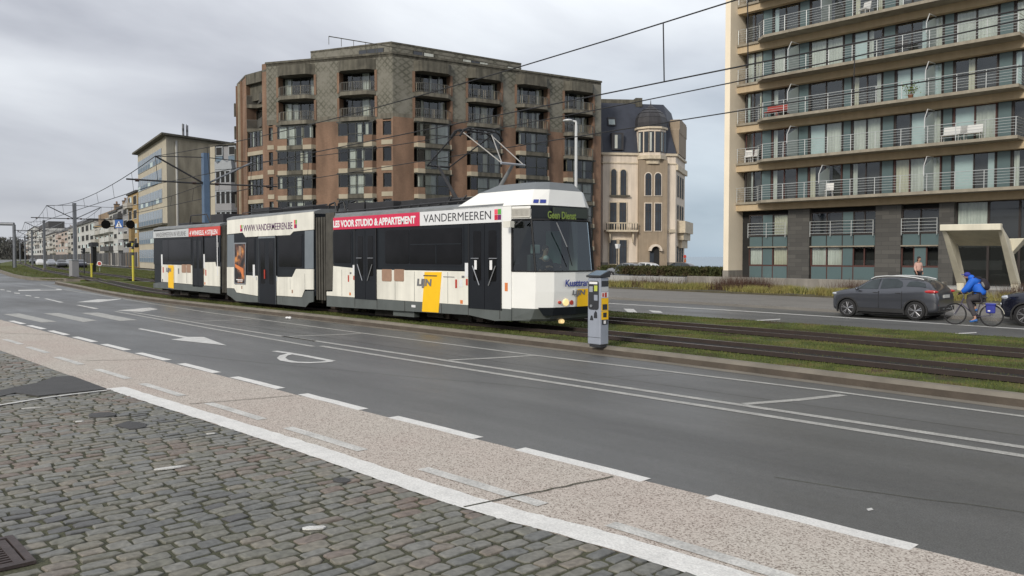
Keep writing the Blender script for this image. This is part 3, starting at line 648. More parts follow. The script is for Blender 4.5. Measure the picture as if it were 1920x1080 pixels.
def door(x0, x1, z0, z1, m='tram_door', rails=True, paper=False):
    b = MB(); xm = (x0 + x1) / 2
    b.slabxz(rect(x0, xm - .008, z0, z1), N - .02, N - .045, m); b.slabxz(rect(xm + .008, x1, z0, z1), N - .02, N - .045, m)
    b.slabxz(rect(x0 - .05, x0 - .005, z0, z1 + .03), N, N - .05, 'tram_black'); b.slabxz(rect(x1 + .005, x1 + .05, z0, z1 + .03), N, N - .05, 'tram_black')
    dr = b.build('door', tram, world=True)
    w_ = (x1 - x0) / 2
    for a in (x0 + w_ * .27, xm + w_ * .27):
        p = MB(); p.slabxz(rrect(a, a + w_ * .5, z0 + .75, z1 - .18, .06), N - .045, N - .05, 'dark_glass'); p.build('pane', dr, world=True)
    if rails:
        p = MB()
        p.tube((x0 + .1, N - .07, 2.05), (x0 + .42, N - .07, 2.05), .012, 'steel'); p.tube((x0 + .16, N - .07, 1.85), (x0 + .44, N - .07, 1.33), .015, 'steel')
        p.tube((x1 - .1, N - .07, 2.05), (x1 - .42, N - .07, 2.05), .012, 'steel'); p.tube((x1 - .16, N - .07, 1.85), (x1 - .44, N - .07, 1.33), .015, 'steel'); p.build('handrail', dr, world=True, split=True)
    if paper:
        p = MB()
        for a in (x0 + .22, xm + .22): p.slabxz(rect(a, a + .1, 1.75, 2.0), N - .05, N - .056, 'white_ink')
        p.build('notice', dr, world=True, split=True)
door(-23.13, -21.95, .73, 2.94); door(-17.33, -16.07, .69, 2.97, paper=True)
for px0 in (718, 741):
    a = S(px0, 527); c = S(px0 + 18, 505); side('cover_plate', rrect(a[0], c[0], a[1], c[1], .05), 'copper', .042)
def yel(pts):
    q = [S(*p) for p in pts]; return side('yellow_stripe', q, 'yellow', .04)
yel([(798, 510), (830, 510), (824, 586), (793, 584)])
t = text_obj('logo', 'LIJN', .27, wall_text_M(S(784, 536)[0], N - .046, S(784, 536)[1] + .02), 'ink_grey', tram, .012, 0.1, width=.72); t.data.transform(Matrix.Translation(-tram.location))
b = MB()
p0 = S(798, 517); b.slabxz(rect(p0[0] - .05, p0[0] + .6, p0[1] - .01, p0[1] + .02), N - .04, N - .046, 'ink')
p0 = S(833, 519); b.slabxz(rect(p0[0], p0[0] + .5, p0[1] - .01, p0[1] + .012), N - .03, N - .036, 'ink_grey')
for px, py, w_, h_, m in ((655, 522, .07, .22, 'sticker_red'), (665, 521, .06, .13, 'sticker_red'), (857, 532, .08, .24, 'sticker_red'), (866, 531, .14, .2, 'banner_white'), (877, 529, .08, .18, 'sticker_red'), (658, 551, .09, .09, 'orange'), (867, 566, .11, .1, 'orange'),
                       (665, 506, .12, .32, 'banner_white'), (877, 506, .16, .38, 'banner_white'), (659, 512, .1, .06, 'ink_grey'), (870, 519, .12, .06, 'ink_grey'), (951, 538, .11, .22, 'orange'), (777, 574, .2, .07, 'banner_white')):
    p0 = S(px, py); b.slabxz(rect(p0[0] - w_ / 2, p0[0] + w_ / 2, p0[1] - h_ / 2, p0[1] + h_ / 2), N - .03, N - .037, m)
b.build('sticker', tram, world=True, split=True)
b = MB()
for x in (-24.0, -20.9, -19.9, -18.3): b.box(x - .006, x + .006, N - .034, N - .029, .78, 1.66, 'tram_grey')
for x in (-23.2, -21.9, -20.4, -18.6, -17.4, -16.1): b.box(x - .008, x + .008, N - .033, N - .027, .46, .76, 'tram_under')
b.build('panel_seam', tram, world=True, split=True)
# ---- middle car
mb_ = ad([z5(708, 195), z5(1438, 120), z5(1438, 272), z5(1268, 288), z5(1240, 318), z5(862, 335), z5(840, 298), z5(708, 312)], 'tram_white', 'WWW.VANDERMEEREN.BE', .36, -31.42, 3.10, 'ink_purple', .002, 4.05, squares=[(-31.72, 3.10, .2, .26), (-27.24, 3.12, .2, .3)])
panel([z5(706, 588), z5(770, 588), z5(770, 735), z5(865, 735), z5(868, 658), z5(966, 663), z5(966, 832), z5(786, 802), z5(768, 768), z5(706, 764)])
panel([z5(1114, 672), z5(1256, 672), z5(1288, 604), z5(1436, 606), z5(1436, 778), z5(1362, 778), z5(1338, 842), z5(1114, 828)])
skirt([z5(706, 768), z5(767, 772), z5(785, 806), z5(966, 836), z5(966, 886), z5(900, 884), z5(780, 875), z5(745, 845), z5(706, 820)]); skirt([z5(1114, 832), z5(1340, 846), z5(1364, 790), z5(1436, 790), z5(1436, 880), z5(1398, 890), z5(1370, 925), z5(1114, 900)])
side('window_band', [z5(706, 315), z5(840, 300), z5(860, 336), z5(1240, 320), z5(1268, 290), z5(1356, 282), z5(1356, 604), z5(1288, 602), z5(1254, 670), z5(1114, 670), z5(966, 662), z5(870, 657), z5(770, 590), z5(706, 586)], 'tram_navy', .012)
panel([z5(706, 318), z5(764, 312), z5(764, 586), z5(706, 586)], 'tram_midgrey', .02); panel([z5(1360, 284), z5(1434, 276), z5(1434, 602), z5(1360, 602)], 'tram_midgrey', .02)
win2(-31.1, -30.5, 1.5, 2.8); win2(-28.5, -26.7, 1.72, 2.85)
door(z5(968, 0)[0], z5(1112, 0)[0], .30, 2.86, 'tram_midgrey', rails=False)
b = MB(); b.slabxz(rect(*[z5(968, 0)[0] + .02, z5(1112, 0)[0] - .02], .3, 2.8), N - .03, N - .048, 'tram_door'); b.tube((-29.55, N - .07, 1.25), (-29.55, N - .07, 1.6), .03, 'sticker_red'); b.build('door_leaf', tram, world=True)
def poster():
    m = mat('poster', (.1, .05, .03), .35); nt = m.node_tree; bs = nt.nodes['Principled BSDF']; tc = nd(nt, 'ShaderNodeTexCoord')
    n = nd(nt, 'ShaderNodeTexNoise'); n.inputs['Scale'].default_value = 2.6; n.inputs['Detail'].default_value = 3; nt.links.new(tc.outputs['Object'], n.inputs['Vector'])
    r = nd(nt, 'ShaderNodeValToRGB'); e = r.color_ramp.elements; e[0].position = .45; e[0].color = (.012, .010, .010, 1); e[1].position = .7; e[1].color = (.62, .25, .06, 1); k = e.new(.58); k.color = (.12, .05, .03, 1)
    nt.links.new(n.outputs[0], r.inputs[0]); nt.links.new(r.outputs[0], bs.inputs['Base Color'])
poster()
b = MB(); b.slabxz([z5(768, 384), z5(870, 382), z5(864, 736), z5(770, 728)], N - .03, N - .05, 'steel'); fr_ = b.build('poster_frame', tram, world=True)
b = MB(); b.slabxz([z5(775, 394), z5(864, 392), z5(858, 726), z5(776, 720)], N - .05, N - .054, 'poster')
b.slabxz([z5(812, 410), z5(830, 410), z5(832, 470), z5(822, 500), z5(808, 470)], N - .054, N - .057, 'copper'); b.slabxz([z5(778, 560), z5(820, 585), z5(850, 600), z5(852, 680), z5(838, 660), z5(822, 618), z5(780, 590)], N - .054, N - .057, 'orange')
b.slabxz([z5(790, 690), z5(846, 694), z5(846, 700), z5(790, 697)], N - .054, N - .057, 'white_ink'); b.slabxz([z5(800, 703), z5(842, 706), z5(842, 711), z5(800, 708)], N - .054, N - .057, 'white_ink')
b.build('poster', fr_, world=True)
b = MB()
for x, y, w_, h_, m in ((934, 622, .17, .5, 'banner_white'), (1126, 686, .1, .2, 'banner_grey'), (832, 760, .09, .12, 'copper'), (1258, 794, .09, .12, 'copper'), (955, 684, .1, .14, 'banner_grey')):
    p0 = z5(x, y); b.slabxz(rect(p0[0] - w_ / 2, p0[0] + w_ / 2, p0[1] - h_ / 2, p0[1] + h_ / 2), N - .03, N - .037, m)
b.build('sticker', tram, world=True, split=True)
b = MB()
for x, z0_, z1_ in ((-31.8, .95, 1.3), (-26.5, .9, 1.5), (-27.6, .9, 1.3), (-28.2, .4, .6), (-38.9, .9, 1.6), (-37.4, .9, 1.6)): b.box(x - .006, x + .006, N - .034, N - .029, z0_, z1_, 'tram_grey')
b.build('panel_seam', tram, world=True, split=True)
# ---- rear car
ad([z5(84, 290), z5(382, 262), z5(382, 332), z5(84, 344)], 'banner_grey', 'VANDERMEEREN IN VEURNE', .31, -41.2, 3.04, 'ink_grey', -.002, 3.8)
ad([z5(383, 262), z5(648, 242), z5(648, 318), z5(383, 332)], 'banner_rust', '4 WINKELS, 4 STIJLEN', .28, -36.95, 3.05, 'white_ink', .006, 3.0)
panel([z5(152, 566), z5(414, 574), z5(414, 734), z5(152, 712)]); panel([z5(504, 548), z5(606, 546), z5(612, 582), z5(645, 584), z5(645, 752), z5(504, 742)])
skirt([z5(84, 724), z5(152, 716), z5(414, 738), z5(416, 752), z5(502, 760), z5(502, 745), z5(645, 756), z5(645, 812), z5(416, 790), z5(84, 762)])
side('window_band', [z5(84, 346), z5(648, 322), z5(645, 545), z5(84, 564)], 'tram_navy', .012)
win2(-40.35, -36.85, 1.88, 2.88, div=(-39.6,)); win2(-35.3, -34.1, 1.95, 2.9); door(-36.62, -35.5, .82, 2.98, rails=False)
yel([(317, 497), (327, 497.5), (327, 541), (317, 539)])
for x0_ in (326, 366):
    a = z5(x0_, 635); c = z5(x0_ + 34, 566); side('cover_plate', rrect(a[0], c[0], a[1], c[1], .05), 'copper', .042)
t = text_obj('logo', 'LIJN', .25, wall_text_M(z5(196, 626)[0], N - .046, z5(196, 626)[1]), 'ink_grey', tram, .012, 0.1, width=.62); t.data.transform(Matrix.Translation(-tram.location))
b = MB()
for x, y, w_, h_, m in ((157, 530, .18, .55, 'banner_white'), (168, 612, .12, .26, 'sticker_red'), (162, 700, .12, .12, 'ink_grey'), (298, 622, .12, .25, 'ink_grey'), (512, 538, .2, .6, 'banner_white'), (528, 636, .1, .25, 'sticker_red'), (512, 626, .1, .25, 'copper'), (520, 726, .09, .1, 'orange'), (625, 400, .16, .2, 'banner_white'), (625, 490, .07, 1.7, 'banner_white')):
    p0 = z5(x, y); b.slabxz(rect(p0[0] - w_ / 2, p0[0] + w_ / 2, p0[1] - h_ / 2, p0[1] + h_ / 2), N - .03, N - .037, m)
b.build('sticker', tram, world=True, split=True)
b = MB(); b.prism([(-41.62, N + .03), (-41.62, FY - .03), (-42.1, FY - .35), (-42.1, N + .35)], .55, 3.38, 'tram_navy'); b.build('rear_end', tram, world=True)
# ---- bellows
for x0_, x1_, zt in ((-33.72, -33.07, 3.45), (-25.82, -25.02, 3.5)):
    b = MB(); n = 9; w_ = (x1_ - x0_) / n
    for k in range(n):
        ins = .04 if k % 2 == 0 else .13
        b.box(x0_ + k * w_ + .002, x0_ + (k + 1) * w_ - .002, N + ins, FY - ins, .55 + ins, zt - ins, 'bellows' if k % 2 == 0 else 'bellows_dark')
    b.build('bellows', tram, world=True)
b = MB(); b.slabxz([z6(78, 250), z6(135, 245), z6(135, 600), z6(120, 770), z6(78, 770)], N + .02, N - .02, 'bellows'); b.build('bellows', tram, world=True)
# ---- under floor
b = MB()
for x0_, x1_, z0_ in ((-22.6, -20.2, .22), (-19.8, -19.0, .3), (-37.0, -35.8, .3), (-32.0, -27.2, .28), (-39.0, -38.2, .3)): b.box(x0_, x1_, N + .35, FY - .35, z0_, .6, 'tram_under')
b.slabxz(rect(-21.2, -20.1, .28, .48), N + .1, N + .3, 'tram_grey')
b.build('underfloor_gear', tram, world=True, split=True)
for cx in (-24.6, -18.2, -33.4, -40.0):
    b = MB(); b.box(cx - 1.15, cx + 1.15, N + .55, N + .68, .32, .5, 'tram_under'); b.box(cx - 1.15, cx + 1.15, FY - .68, FY - .55, .32, .5, 'tram_under'); b.box(cx - .3, cx + .3, N + .5, FY - .5, .25, .6, 'tram_under')
    for s in (-.75, .75): b.box(cx + s - .14, cx + s + .14, N + .42, N + .6, .28, .52, 'tram_wheel')
    bg = b.build('bogie', tram, world=True)
    for s in (-.75, .75):
        for yy in (TC - .5, TC + .5):
            m = MB(); m.lathe((cx + s, yy - .06, .545), (0, 1, 0), [(0, .31), (.02, .33), (.09, .33), (.11, .36), (.13, .36)], 'tram_wheel', 24); m.build('wheel', bg, world=True)
# ---- cab
def ring(z, sx, sy=0.): return [(-15.66, N + sy, z), (-14.98 + sx, N + .16 + sy, z), (-14.70 + sx, N + .55, z), (-14.62 + sx, TC, z), (-14.70 + sx, FY - .55, z), (-14.98 + sx, FY - .16 - sy, z), (-15.66, FY - sy, z)]
def loft(m, rings, mt, idx=None):
    n = len(rings[0])
    for a, b_ in zip(rings[:-1], rings[1:]):
        vs = list(a) + list(b_); m.add(vs, [(i, i + 1, n + i + 1, n + i) for i in (idx or range(n - 1))], mt)
b = MB(); loft(b, [ring(.50, -.12), ring(.77, .0)], 'tram_grey'); loft(b, [ring(.44, -.22), ring(.50, -.12)], 'tram_grey')
loft(b, [ring(.77, .0), ring(1.2, .03), ring(1.72, .03)], 'tram_cab_white'); r0 = ring(1.0, -.02); b.add(ring(1.05, .0), [tuple(range(7))], 'tram_door'); b.add(ring(.44, -.22), [tuple(range(6, -1, -1))], 'tram_under'); 
cab = b.build('cab', tram, world=True)
b = MB(); loft(b, [ring(3.04, -.13), ring(3.39, -.16)], 'tram_cab_white', [0, 5])
loft(b, [ring(3.04, -.13), ring(3.39, -.16)], 'tram_navy', [1, 2, 3, 4])
b.add(ring(3.1, -.13), [tuple(range(6, -1, -1))], 'tram_door'); b.add(ring(3.39, -.16), [tuple(range(7))], 'tram_roofgrey'); b.build('cab_header', cab, world=True)
b = MB(); A = ring(1.72, .03); B_ = ring(3.04, -.13)
for i in (0, 1, 6):     # window posts
    pa = Vector(A[i]); pb = Vector(B_[i]); r_ = .03 if i == 1 else .035
    b.tube(pa + Vector((.0, 0, 0)), pb, r_, 'tram_black', 6)
b.tube(A[5], B_[5], .035, 'tram_black', 6)
for i in range(6): b.tube(A[i], A[i + 1], .02, 'tram_black', 6); b.tube(B_[i], B_[i + 1], .03, 'tram_black', 6)
b.build('windscreen_frame', cab, world=True)
b = MB(); loft(b, [A, B_], 'clear_glass', [0, 1, 2, 3, 4]); loft(b, [A, B_], 'dark_glass', [5]); b.build('windscreen', cab, world=True)
b = MB(); q0 = ring(.80, .02); q1 = ring(.60, -.03)
def lerp(a, c, t): return tuple(a[k] + (c[k] - a[k]) * t for k in range(3))
pts0 = [lerp(q0[1], q0[2], .15)] + q0[2:5] + [lerp(q0[5], q0[4], .15)]; pts1 = [lerp(q1[1], q1[2], .5)] + q1[2:5] + [lerp(q1[5], q1[4], .5)]
outp = lambda P, d: [(p[0] + d, p[1] + (0 if 15 < p[1] < 16.3 else (-d if p[1] < 15 else d)), p[2]) for p in P]
loft(b, [outp(pts0, -.06), outp(pts0, .05), outp(pts1, .05), outp(pts1, -.06)], 'tram_navy'); b.build('bumper', cab, world=True)
def onX(px, py, X):
    d = ray(px, py); t_ = X / d.x; return (d.y * t_, CAMH + d.z * t_)
FX = lambda y, t_: Matrix(((0, 0, 1, 0), (1, 0, 0, 0), (0, 1, 0, 0), (0, 0, 0, 1)))
def ftext(name, s, size, px, py, X, m, width, bold=0, shear=0, par=None, rot=0):
    y, z = onX(px, py, X); t = text_obj(name, s, size, Matrix.Translation((X, y, z)) @ FX(0, 0) @ Matrix.Rotation(rot, 4, 'Z'), m, par or cab, bold, shear, width=width)
    t.data.transform(Matrix.Translation(-tram.location)); return t
b = MB(); b.box(-14.80, -14.745, 15.02, 16.28, 3.10, 3.36, 'led_back'); db = b.build('destination_display', cab, world=True)
ftext('lettering', 'Geen Dienst', .26, 1027, 409, -14.738, 'led', 1.05, .006, par=db)
ftext('lettering', 'Kusttram', .24, 1060, 537, -14.575, 'ink_blue', .98, .005, .08)
b = MB(); ya, za_ = onX(1082, 542, -14.585); yb, zb = onX(1097, 578, -14.585); b.add([(-14.583, ya, .80), (-14.583, ya + .5, .80), (-14.583, ya + .55, za_), (-14.583, ya + .02, za_)], [(0, 1, 2, 3)], 'yellow'); b.build('yellow_stripe', cab, world=True)
ftext('logo', 'LIJN', .17, 1073, 553, -14.575, 'ink_grey', .5, .006, .15)
b = MB()
for px, py, r_, m in ((1049, 567, .035, 'sticker_red'), (1060, 567, .085, 'headlamp'), (1070, 567, .06, 'sticker_red')):
    y, z = onX(px, py, -14.66); b.lathe((-14.72, y, z), (1, -.08, 0), [(0, r_ * 1.1), (.09, r_ * 1.1), (.11, r_)], m, 14)
y, z = onX(1057, 607, -14.72); b.lathe((-14.86, y, z + .06), (1, 0, 0), [(0, .06), (.1, .06), (.12, .05)], 'headlamp', 14)
b.build('headlight', cab, world=True, split=True)
b = MB()   # louvre beside the display
ga = Vector(ring(3.08, -.13)[0]); gb = Vector(ring(3.08, -.13)[1]); dirv = (gb - ga)
for k in range(15):
    p = ga + dirv * (.06 + .9 * k / 14); b.box(p.x - .012, p.x + .012, p.y - .035, p.y + .02, 3.12, 3.31, 'grille')
b.tube(ga + dirv * .03 + Vector((0, -.02, .03)), ga + dirv * .97 + Vector((0, -.02, .03)), .02, 'grille'); b.tube(ga + dirv * .03 + Vector((0, -.02, .24)), ga + dirv * .97 + Vector((0, -.02, .24)), .02, 'grille')
b.build('louvre', cab, world=True)
b = MB(); b.tube((-15.55, N - .02, 2.95), (-15.5, N - .22, 2.92), .02, 'tram_white'); b.box(-15.68, -15.40, N - .30, N - .16, 2.84, 3.0, 'tram_white'); b.tube((-15.3, N - .2, 2.9), (-15.15, N - .12, 3.02), .02, 'dark_steel'); b.build('mirror', cab, world=True)
b = MB(); b.tube((-14.62, 14.98, 2.96), (-14.54, 15.28, 2.35), .014, 'steel'); b.tube((-14.54, 15.28, 2.35), (-14.52, 15.45, 1.86), .012, 'tram_black'); b.build('wiper', cab, world=True)
# roof fairing over the cab
def hexf(x0a, x1a, ya_, yb_, z0_, x0b, x1b, yc_, yd_, z1_): return ([(x0a, ya_, z0_), (x1a, ya_ + .12, z0_), (x1a, yb_ - .12, z0_), (x0a, yb_, z0_)], [(x0b, yc_, z1_), (x1b, yc_ + .12, z1_), (x1b, yd_ - .12, z1_), (x0b, yd_, z1_)])
b = MB()
def fair(Ra, Rb, mt):
    n = len(Ra); b.add(list(Ra) + list(Rb), [(i, (i + 1) % n, n + (i + 1) % n, n + i) for i in range(n)], mt)
def fr(x0_, sy, sx, z): return [(x0_, N + sy, z), (-15.66, N + sy, z), (-14.98 + sx, N + .16 + sy * .8, z), (-14.74 + sx, N + .55 + sy * .5, z), (-14.74 + sx, FY - .55 - sy * .5, z), (-14.98 + sx, FY - .16 - sy * .8, z), (-15.66, FY - sy, z), (x0_, FY - sy, z)]
Ra = fr(-18.05, -.02, -.14, 3.41); Rb = fr(-17.2, .20, -.2, 3.82); Rc = fr(-16.75, .52, -.36, 4.03)
fair(Ra, Rb, 'tram_cab_white'); fair(Rb, Rc, 'tram_fairing'); b.add(Rc, [tuple(range(8))], 'tram_fairing')
fg = b.build('roof_fairing', tram, world=True)
b = MB(); y, z = onX(1020, 381, -14.86); 

def onface(u, v): return Vector(Ra[2]).lerp(Vector(Ra[3]), u).lerp(Vector(Rb[2]).lerp(Vector(Rb[3]), u), v) + Vector((.014, -.014, .006))
b.add([onface(.12, .12), onface(.42, .12), onface(.42, .34), onface(.12, .34)], [(0, 1, 2, 3)], 'ink_blue'); b.add([onface(.5, .12), onface(.85, .12), onface(.85, .34), onface(.5, .34)], [(0, 1, 2, 3)], 'ink_blue')
b.build('emblem', fg, world=True, split=True)
# ---- roof gear
b = MB()
for x0_, x1_, y0_, y1_, z0_, z1_ in ((-24.6, -23.6, 15.0, 16.2, 3.55, 3.92), (-23.5, -21.9, 15.0, 16.3, 3.55, 3.88), (-21.6, -19.2, 15.1, 16.2, 3.55, 3.86), (-32.0, -30.5, 15.0, 16.2, 3.75, 4.05), (-29.5, -27.2, 15.1, 16.2, 3.75, 4.0), (-35.9, -34.6, 14.9, 16.3, 3.5, 3.95), (-40.2, -38.5, 15.1, 16.2, 3.5, 3.7)):
    b.box(x0_, x1_, y0_, y1_, z0_, z1_, 'dark_steel')
for k in range(14): x = -24.9 + k * .48; b.tube((x, 15.0, 3.6), (x + random.uniform(-.2, .3), 15.2, 3.8 + random.random() * .12), .025, 'dark_steel', 5)
b.path([(-25.0, 14.8, 3.62), (-19, 14.85, 3.68), (-18.2, 15.2, 3.72)], .03, 'dark_steel'); b.path([(-38.6, 15, 3.5), (-38.4, 15, 4.0), (-36.6, 15, 4.0), (-36.2, 15, 3.6)], .03, 'dark_steel')
b.path([(-32.9, 15, 3.9), (-26, 15, 3.95)], .025, 'dark_steel')
for x in (-26.1, -25.5, -24.7): b.path([(x, 15.1, 3.6), (x + .1, 15.1, 3.95), (x + .45, 15.1, 4.0), (x + .6, 15.1, 3.6)], .035, 'tram_black')
b.build('roof_gear', tram, world=True, bevel=.02)
# ---- pantograph
P = lambda px, py, y=15.65: Vector((onY(px, py, y)[0], y, onY(px, py, y)[1]))
b = MB(); bz = 3.78
lb = P(858, 368); rb = P(925, 352); lb.z = rb.z = bz; lk = P(822, 312); rk = P(962, 308); hd = P(895, 247)
for y in (15.2, 16.1): b.tube((lb.x - .4, y, bz), (rb.x + .4, y, bz), .04, 'dark_steel')
for x in (lb.x - .3, rb.x + .3): b.tube((x, 15.2, bz), (x, 16.1, bz), .04, 'dark_steel'); b.tube((x, 15.2, 3.55), (x, 15.2, bz), .05, 'dark_steel'); b.tube((x, 16.1, 3.55), (x, 16.1, bz), .05, 'dark_steel')
b.build('pantograph_base', tram, world=True)
b = MB(); b.tube(lb, lk, .06, 'dark_steel', r2=.04); b.tube(rb, rk, .06, 'tram_roofgrey', r2=.045)
b.tube(lk + Vector((0, -.45, 0)), lk + Vector((0, .45, 0)), .03, 'dark_steel'); b.tube(rk + Vector((-.0, -.45, 0)), rk + Vector((0, .45, 0)), .035, 'steel')
for s in (-1, 1):
    b.tube(lk + Vector((0, s * .42, 0)), hd + Vector((-.28 if s < 0 else .05, s * .55, -.04)), .022, 'dark_steel'); b.tube(rk + Vector((0, s * .42, 0)), hd + Vector((.0, s * .55, -.06)), .016, 'pale_rod')
b.tube(rk + Vector((0, -.42, 0)), hd + Vector((.3, .3, -.1)), .016, 'pale_rod')
b.build('pantograph_arm', tram, world=True)
b = MB()
for dx in (-.2, .2):
    pts = [(hd.x + dx, 15.65 - .82, hd.z - .22), (hd.x + dx, 15.65 - .68, hd.z - .04), (hd.x + dx, 15.65 - .5, hd.z + .03), (hd.x + dx, 15.65 + .5, hd.z + .03), (hd.x + dx, 15.65 + .68, hd.z - .04), (hd.x + dx, 15.65 + .82, hd.z - .22)]
    b.path(pts, .03, 'tram_black')
b.tube((hd.x - .35, 15.25, hd.z), (hd.x + .35, 15.25, hd.z), .025, 'dark_steel'); b.tube((hd.x - .35, 16.05, hd.z), (hd.x + .35, 16.05, hd.z), .025, 'dark_steel')
b.build('pantograph_head', tram, world=True); HEAD = hd.copy()
# ---- cab furniture
b = MB(); b.box(-15.98, -15.94, N + .1, FY - .1, 1.05, 3.1, 'tram_black'); b.box(-15.93, -15.92, 15.9, 16.5, 1.9, 2.8, 'poster_green'); b.box(-15.2, -14.85, N + .35, FY - .35, 1.06, 1.7, 'tram_black'); b.tube((-15.1, 15.4, 1.72), (-15.18, 15.4, 1.78), .2, 'tram_black', 14)
b.box(-15.93, -15.91, 14.6, 14.9, 1.9, 2.9, 'seat_grey')
b.build('dashboard', cab, world=True)
b = MB(); b.box(-15.85, -15.72, 15.1, 15.6, 1.3, 2.15, 'seat_grey'); b.box(-15.83, -15.73, 15.2, 15.5, 2.17, 2.42, 'banner_grey'); b.box(-15.8, -15.35, 15.1, 15.6, 1.3, 1.5, 'seat_grey'); b.build('driver_seat', cab, world=True, bevel=.03)
# ================================================================ figures
def skin_mesh(name, joints, bones, rad, mt, parent=None, root=0, sub=1, flat=1.0):
    me = bpy.data.meshes.new(name); me.from_pydata([tuple(j) for j in joints], bones, []); o = bpy.data.objects.new(name, me); COL.objects.link(o)
    o.modifiers.new('s', 'SKIN'); 
    for i, r in enumerate(rad):
        sv = me.skin_vertices[0].data[i]; sv.radius = r if hasattr(r, '__len__') else (r, r); sv.use_root = (i == root)
    o.modifiers.new('u', 'SUBSURF').levels = sub; o.modifiers['u'].render_levels = sub
    bpy.context.view_layer.update()
    m2 = bpy.data.meshes.new_from_object(o.evaluated_get(bpy.context.evaluated_depsgraph_get())); bpy.data.objects.remove(o)
    m2.name = name; m2.materials.clear(); m2.materials.append(MATS[mt]); m2.polygons.foreach_set('use_smooth', [True] * len(m2.polygons))
    o = bpy.data.objects.new(name, m2); COL.objects.link(o)
    if parent is not None: o.parent = parent
    return o
def hand(J, Bn, Rd, wi, d, side_, up_):
    """adds palm and five curled fingers after wrist joint wi; d = forward, side_ = thumb side, up_ = back of hand"""
    w0 = Vector(J[wi]); d = Vector(d).normalized(); s = Vector(side_).normalized(); u = Vector(up_).normalized()
    J.append(w0 + d * .05); pi_ = len(J) - 1; Bn.append((wi, pi_)); Rd.append((.032, .018))
    for k, L in enumerate((.072, .08, .075, .058)):
        a = w0 + d * .085 + s * (.028 - .019 * k); J.append(a); i = len(J) - 1; Bn.append((pi_, i)); Rd.append(.010)
        J.append(a + d * L * .5 - u * .018); Bn.append((i, i + 1)); Rd.append(.009); J.append(a + d * L * .6 - u * .05); Bn.append((i + 1, i + 2)); Rd.append(.0075)
    a = w0 + d * .03 + s * .035; J.append(a); i = len(J) - 1; Bn.append((pi_, i)); Rd.append(.011); J.append(a + d * .035 + s * .018 - u * .02); Bn.append((i, i + 1)); Rd.append(.0095)
def head_on(J, Bn, Rd, neck, c, face):
    c = Vector(c); f = Vector(face).normalized()
    J.append(c - Vector((0, 0, .07))); i = len(J) - 1; Bn.append((neck, i)); Rd.append((.062, .07)); J.append(c + Vector((0, 0, .0))); Bn.append((i, i + 1)); Rd.append((.078, .088)); J.append(c + Vector((0, 0, .07))); Bn.append((i + 1, i + 2)); Rd.append((.07, .078))
    J.append(c - Vector((0, 0, .03)) + f * .095); Bn.append((i + 1, i + 3)); Rd.append(.016)     # nose
def features(parent, c, face, hairm='hair_dark', hair=True, long=False):
    c = Vector(c); f = Vector(face).normalized(); s = Vector((0, 0, 1)).cross(f).normalized(); b = MB()
    for k in (-1, 1): b.ball(c + f * .083 + s * (.03 * k) + Vector((0, 0, .0)), .011, 'cloth_black', 8)
    b.box(0, .001, 0, .001, 0, .001, 'skin') if False else None
    m = MB(Matrix.Translation(c + f * .08 + Vector((0, 0, -.065)))); m.ball((0, 0, 0), (.014, .014, .006), 'sticker_red', 8)
    o1 = b.build('eye', parent, split=True); o2 = m.build('mouth', parent)
    e = MB()
    for k in (-1, 1): e.ball(c + s * (.082 * k) - f * .005 - Vector((0, 0, .01)), (.014, .014, .028), 'skin', 8)
    e.build('ear', parent, split=True)
    if hair:
        h = MB(); h.ball(c - f * .018 + Vector((0, 0, .04)), (.093, .093, .088), hairm, 14)
        if long: h.ball(c - f * .06 + Vector((0, 0, -.06)), (.07, .07, .12), hairm, 12)
        h.build('hair', parent, smooth=True)
# driver, seated in the cab
dp = empty('person', (-15.50, 15.38, 1.5), 'tram driver in dark jacket and pale shirt seated behind the windscreen of the tram cab', 'person')
J = [(0, 0, .08), (.0, 0, .3), (.03, 0, .52), (.05, 0, .60)]; Bn = [(0, 1), (1, 2), (2, 3)]; Rd = [(.14, .16), (.12, .15), (.10, .17), (.055, .055)]
head_on(J, Bn, Rd, 3, (.09, 0, .78), (1, -.3, 0))
for s in (-1, 1):
    i = len(J); J += [(.03, s * .19, .5), (.14, s * .24, .28), (.36, s * .16, .34)]; Bn += [(2, i), (i, i + 1), (i + 1, i + 2)]; Rd += [.06, .048, .034]; hand(J, Bn, Rd, i + 2, (1, 0, .1), (0, -s, 0), (0, 0, 1))
    i = len(J); J += [(.1, s * .1, .06), (.38, s * .12, .08)]; Bn += [(0, i), (i, i + 1)]; Rd += [.09, .07]
skin_mesh('body', J, Bn, Rd, 'skin', dp); features(dp, (.09, 0, .78), (1, -.3, 0))
J = [(0, 0, .06), (.0, 0, .3), (.03, 0, .51)]; Bn = [(0, 1), (1, 2)]; Rd = [(.15, .18), (.135, .165), (.11, .16)]
for s in (-1, 1): i = len(J); J += [(.03, s * .2, .5), (.14, s * .245, .28), (.32, s * .175, .33)]; Bn += [(2, i), (i, i + 1), (i + 1, i + 2)]; Rd += [.07, .06, .045]
skin_mesh('jacket', J, Bn, Rd, 'cloth_black', dp)
b = MB(); b.ball((.12, -.02, .56), (.075, .085, .07), 'banner_white', 12); b.build('collar', dp, smooth=True)
b = MB(); b.box(-16.02, -15.64, FY - .05, FY - .01, .5, 3.4, 'tram_white'); b.build('side_panel', tram, world=True)
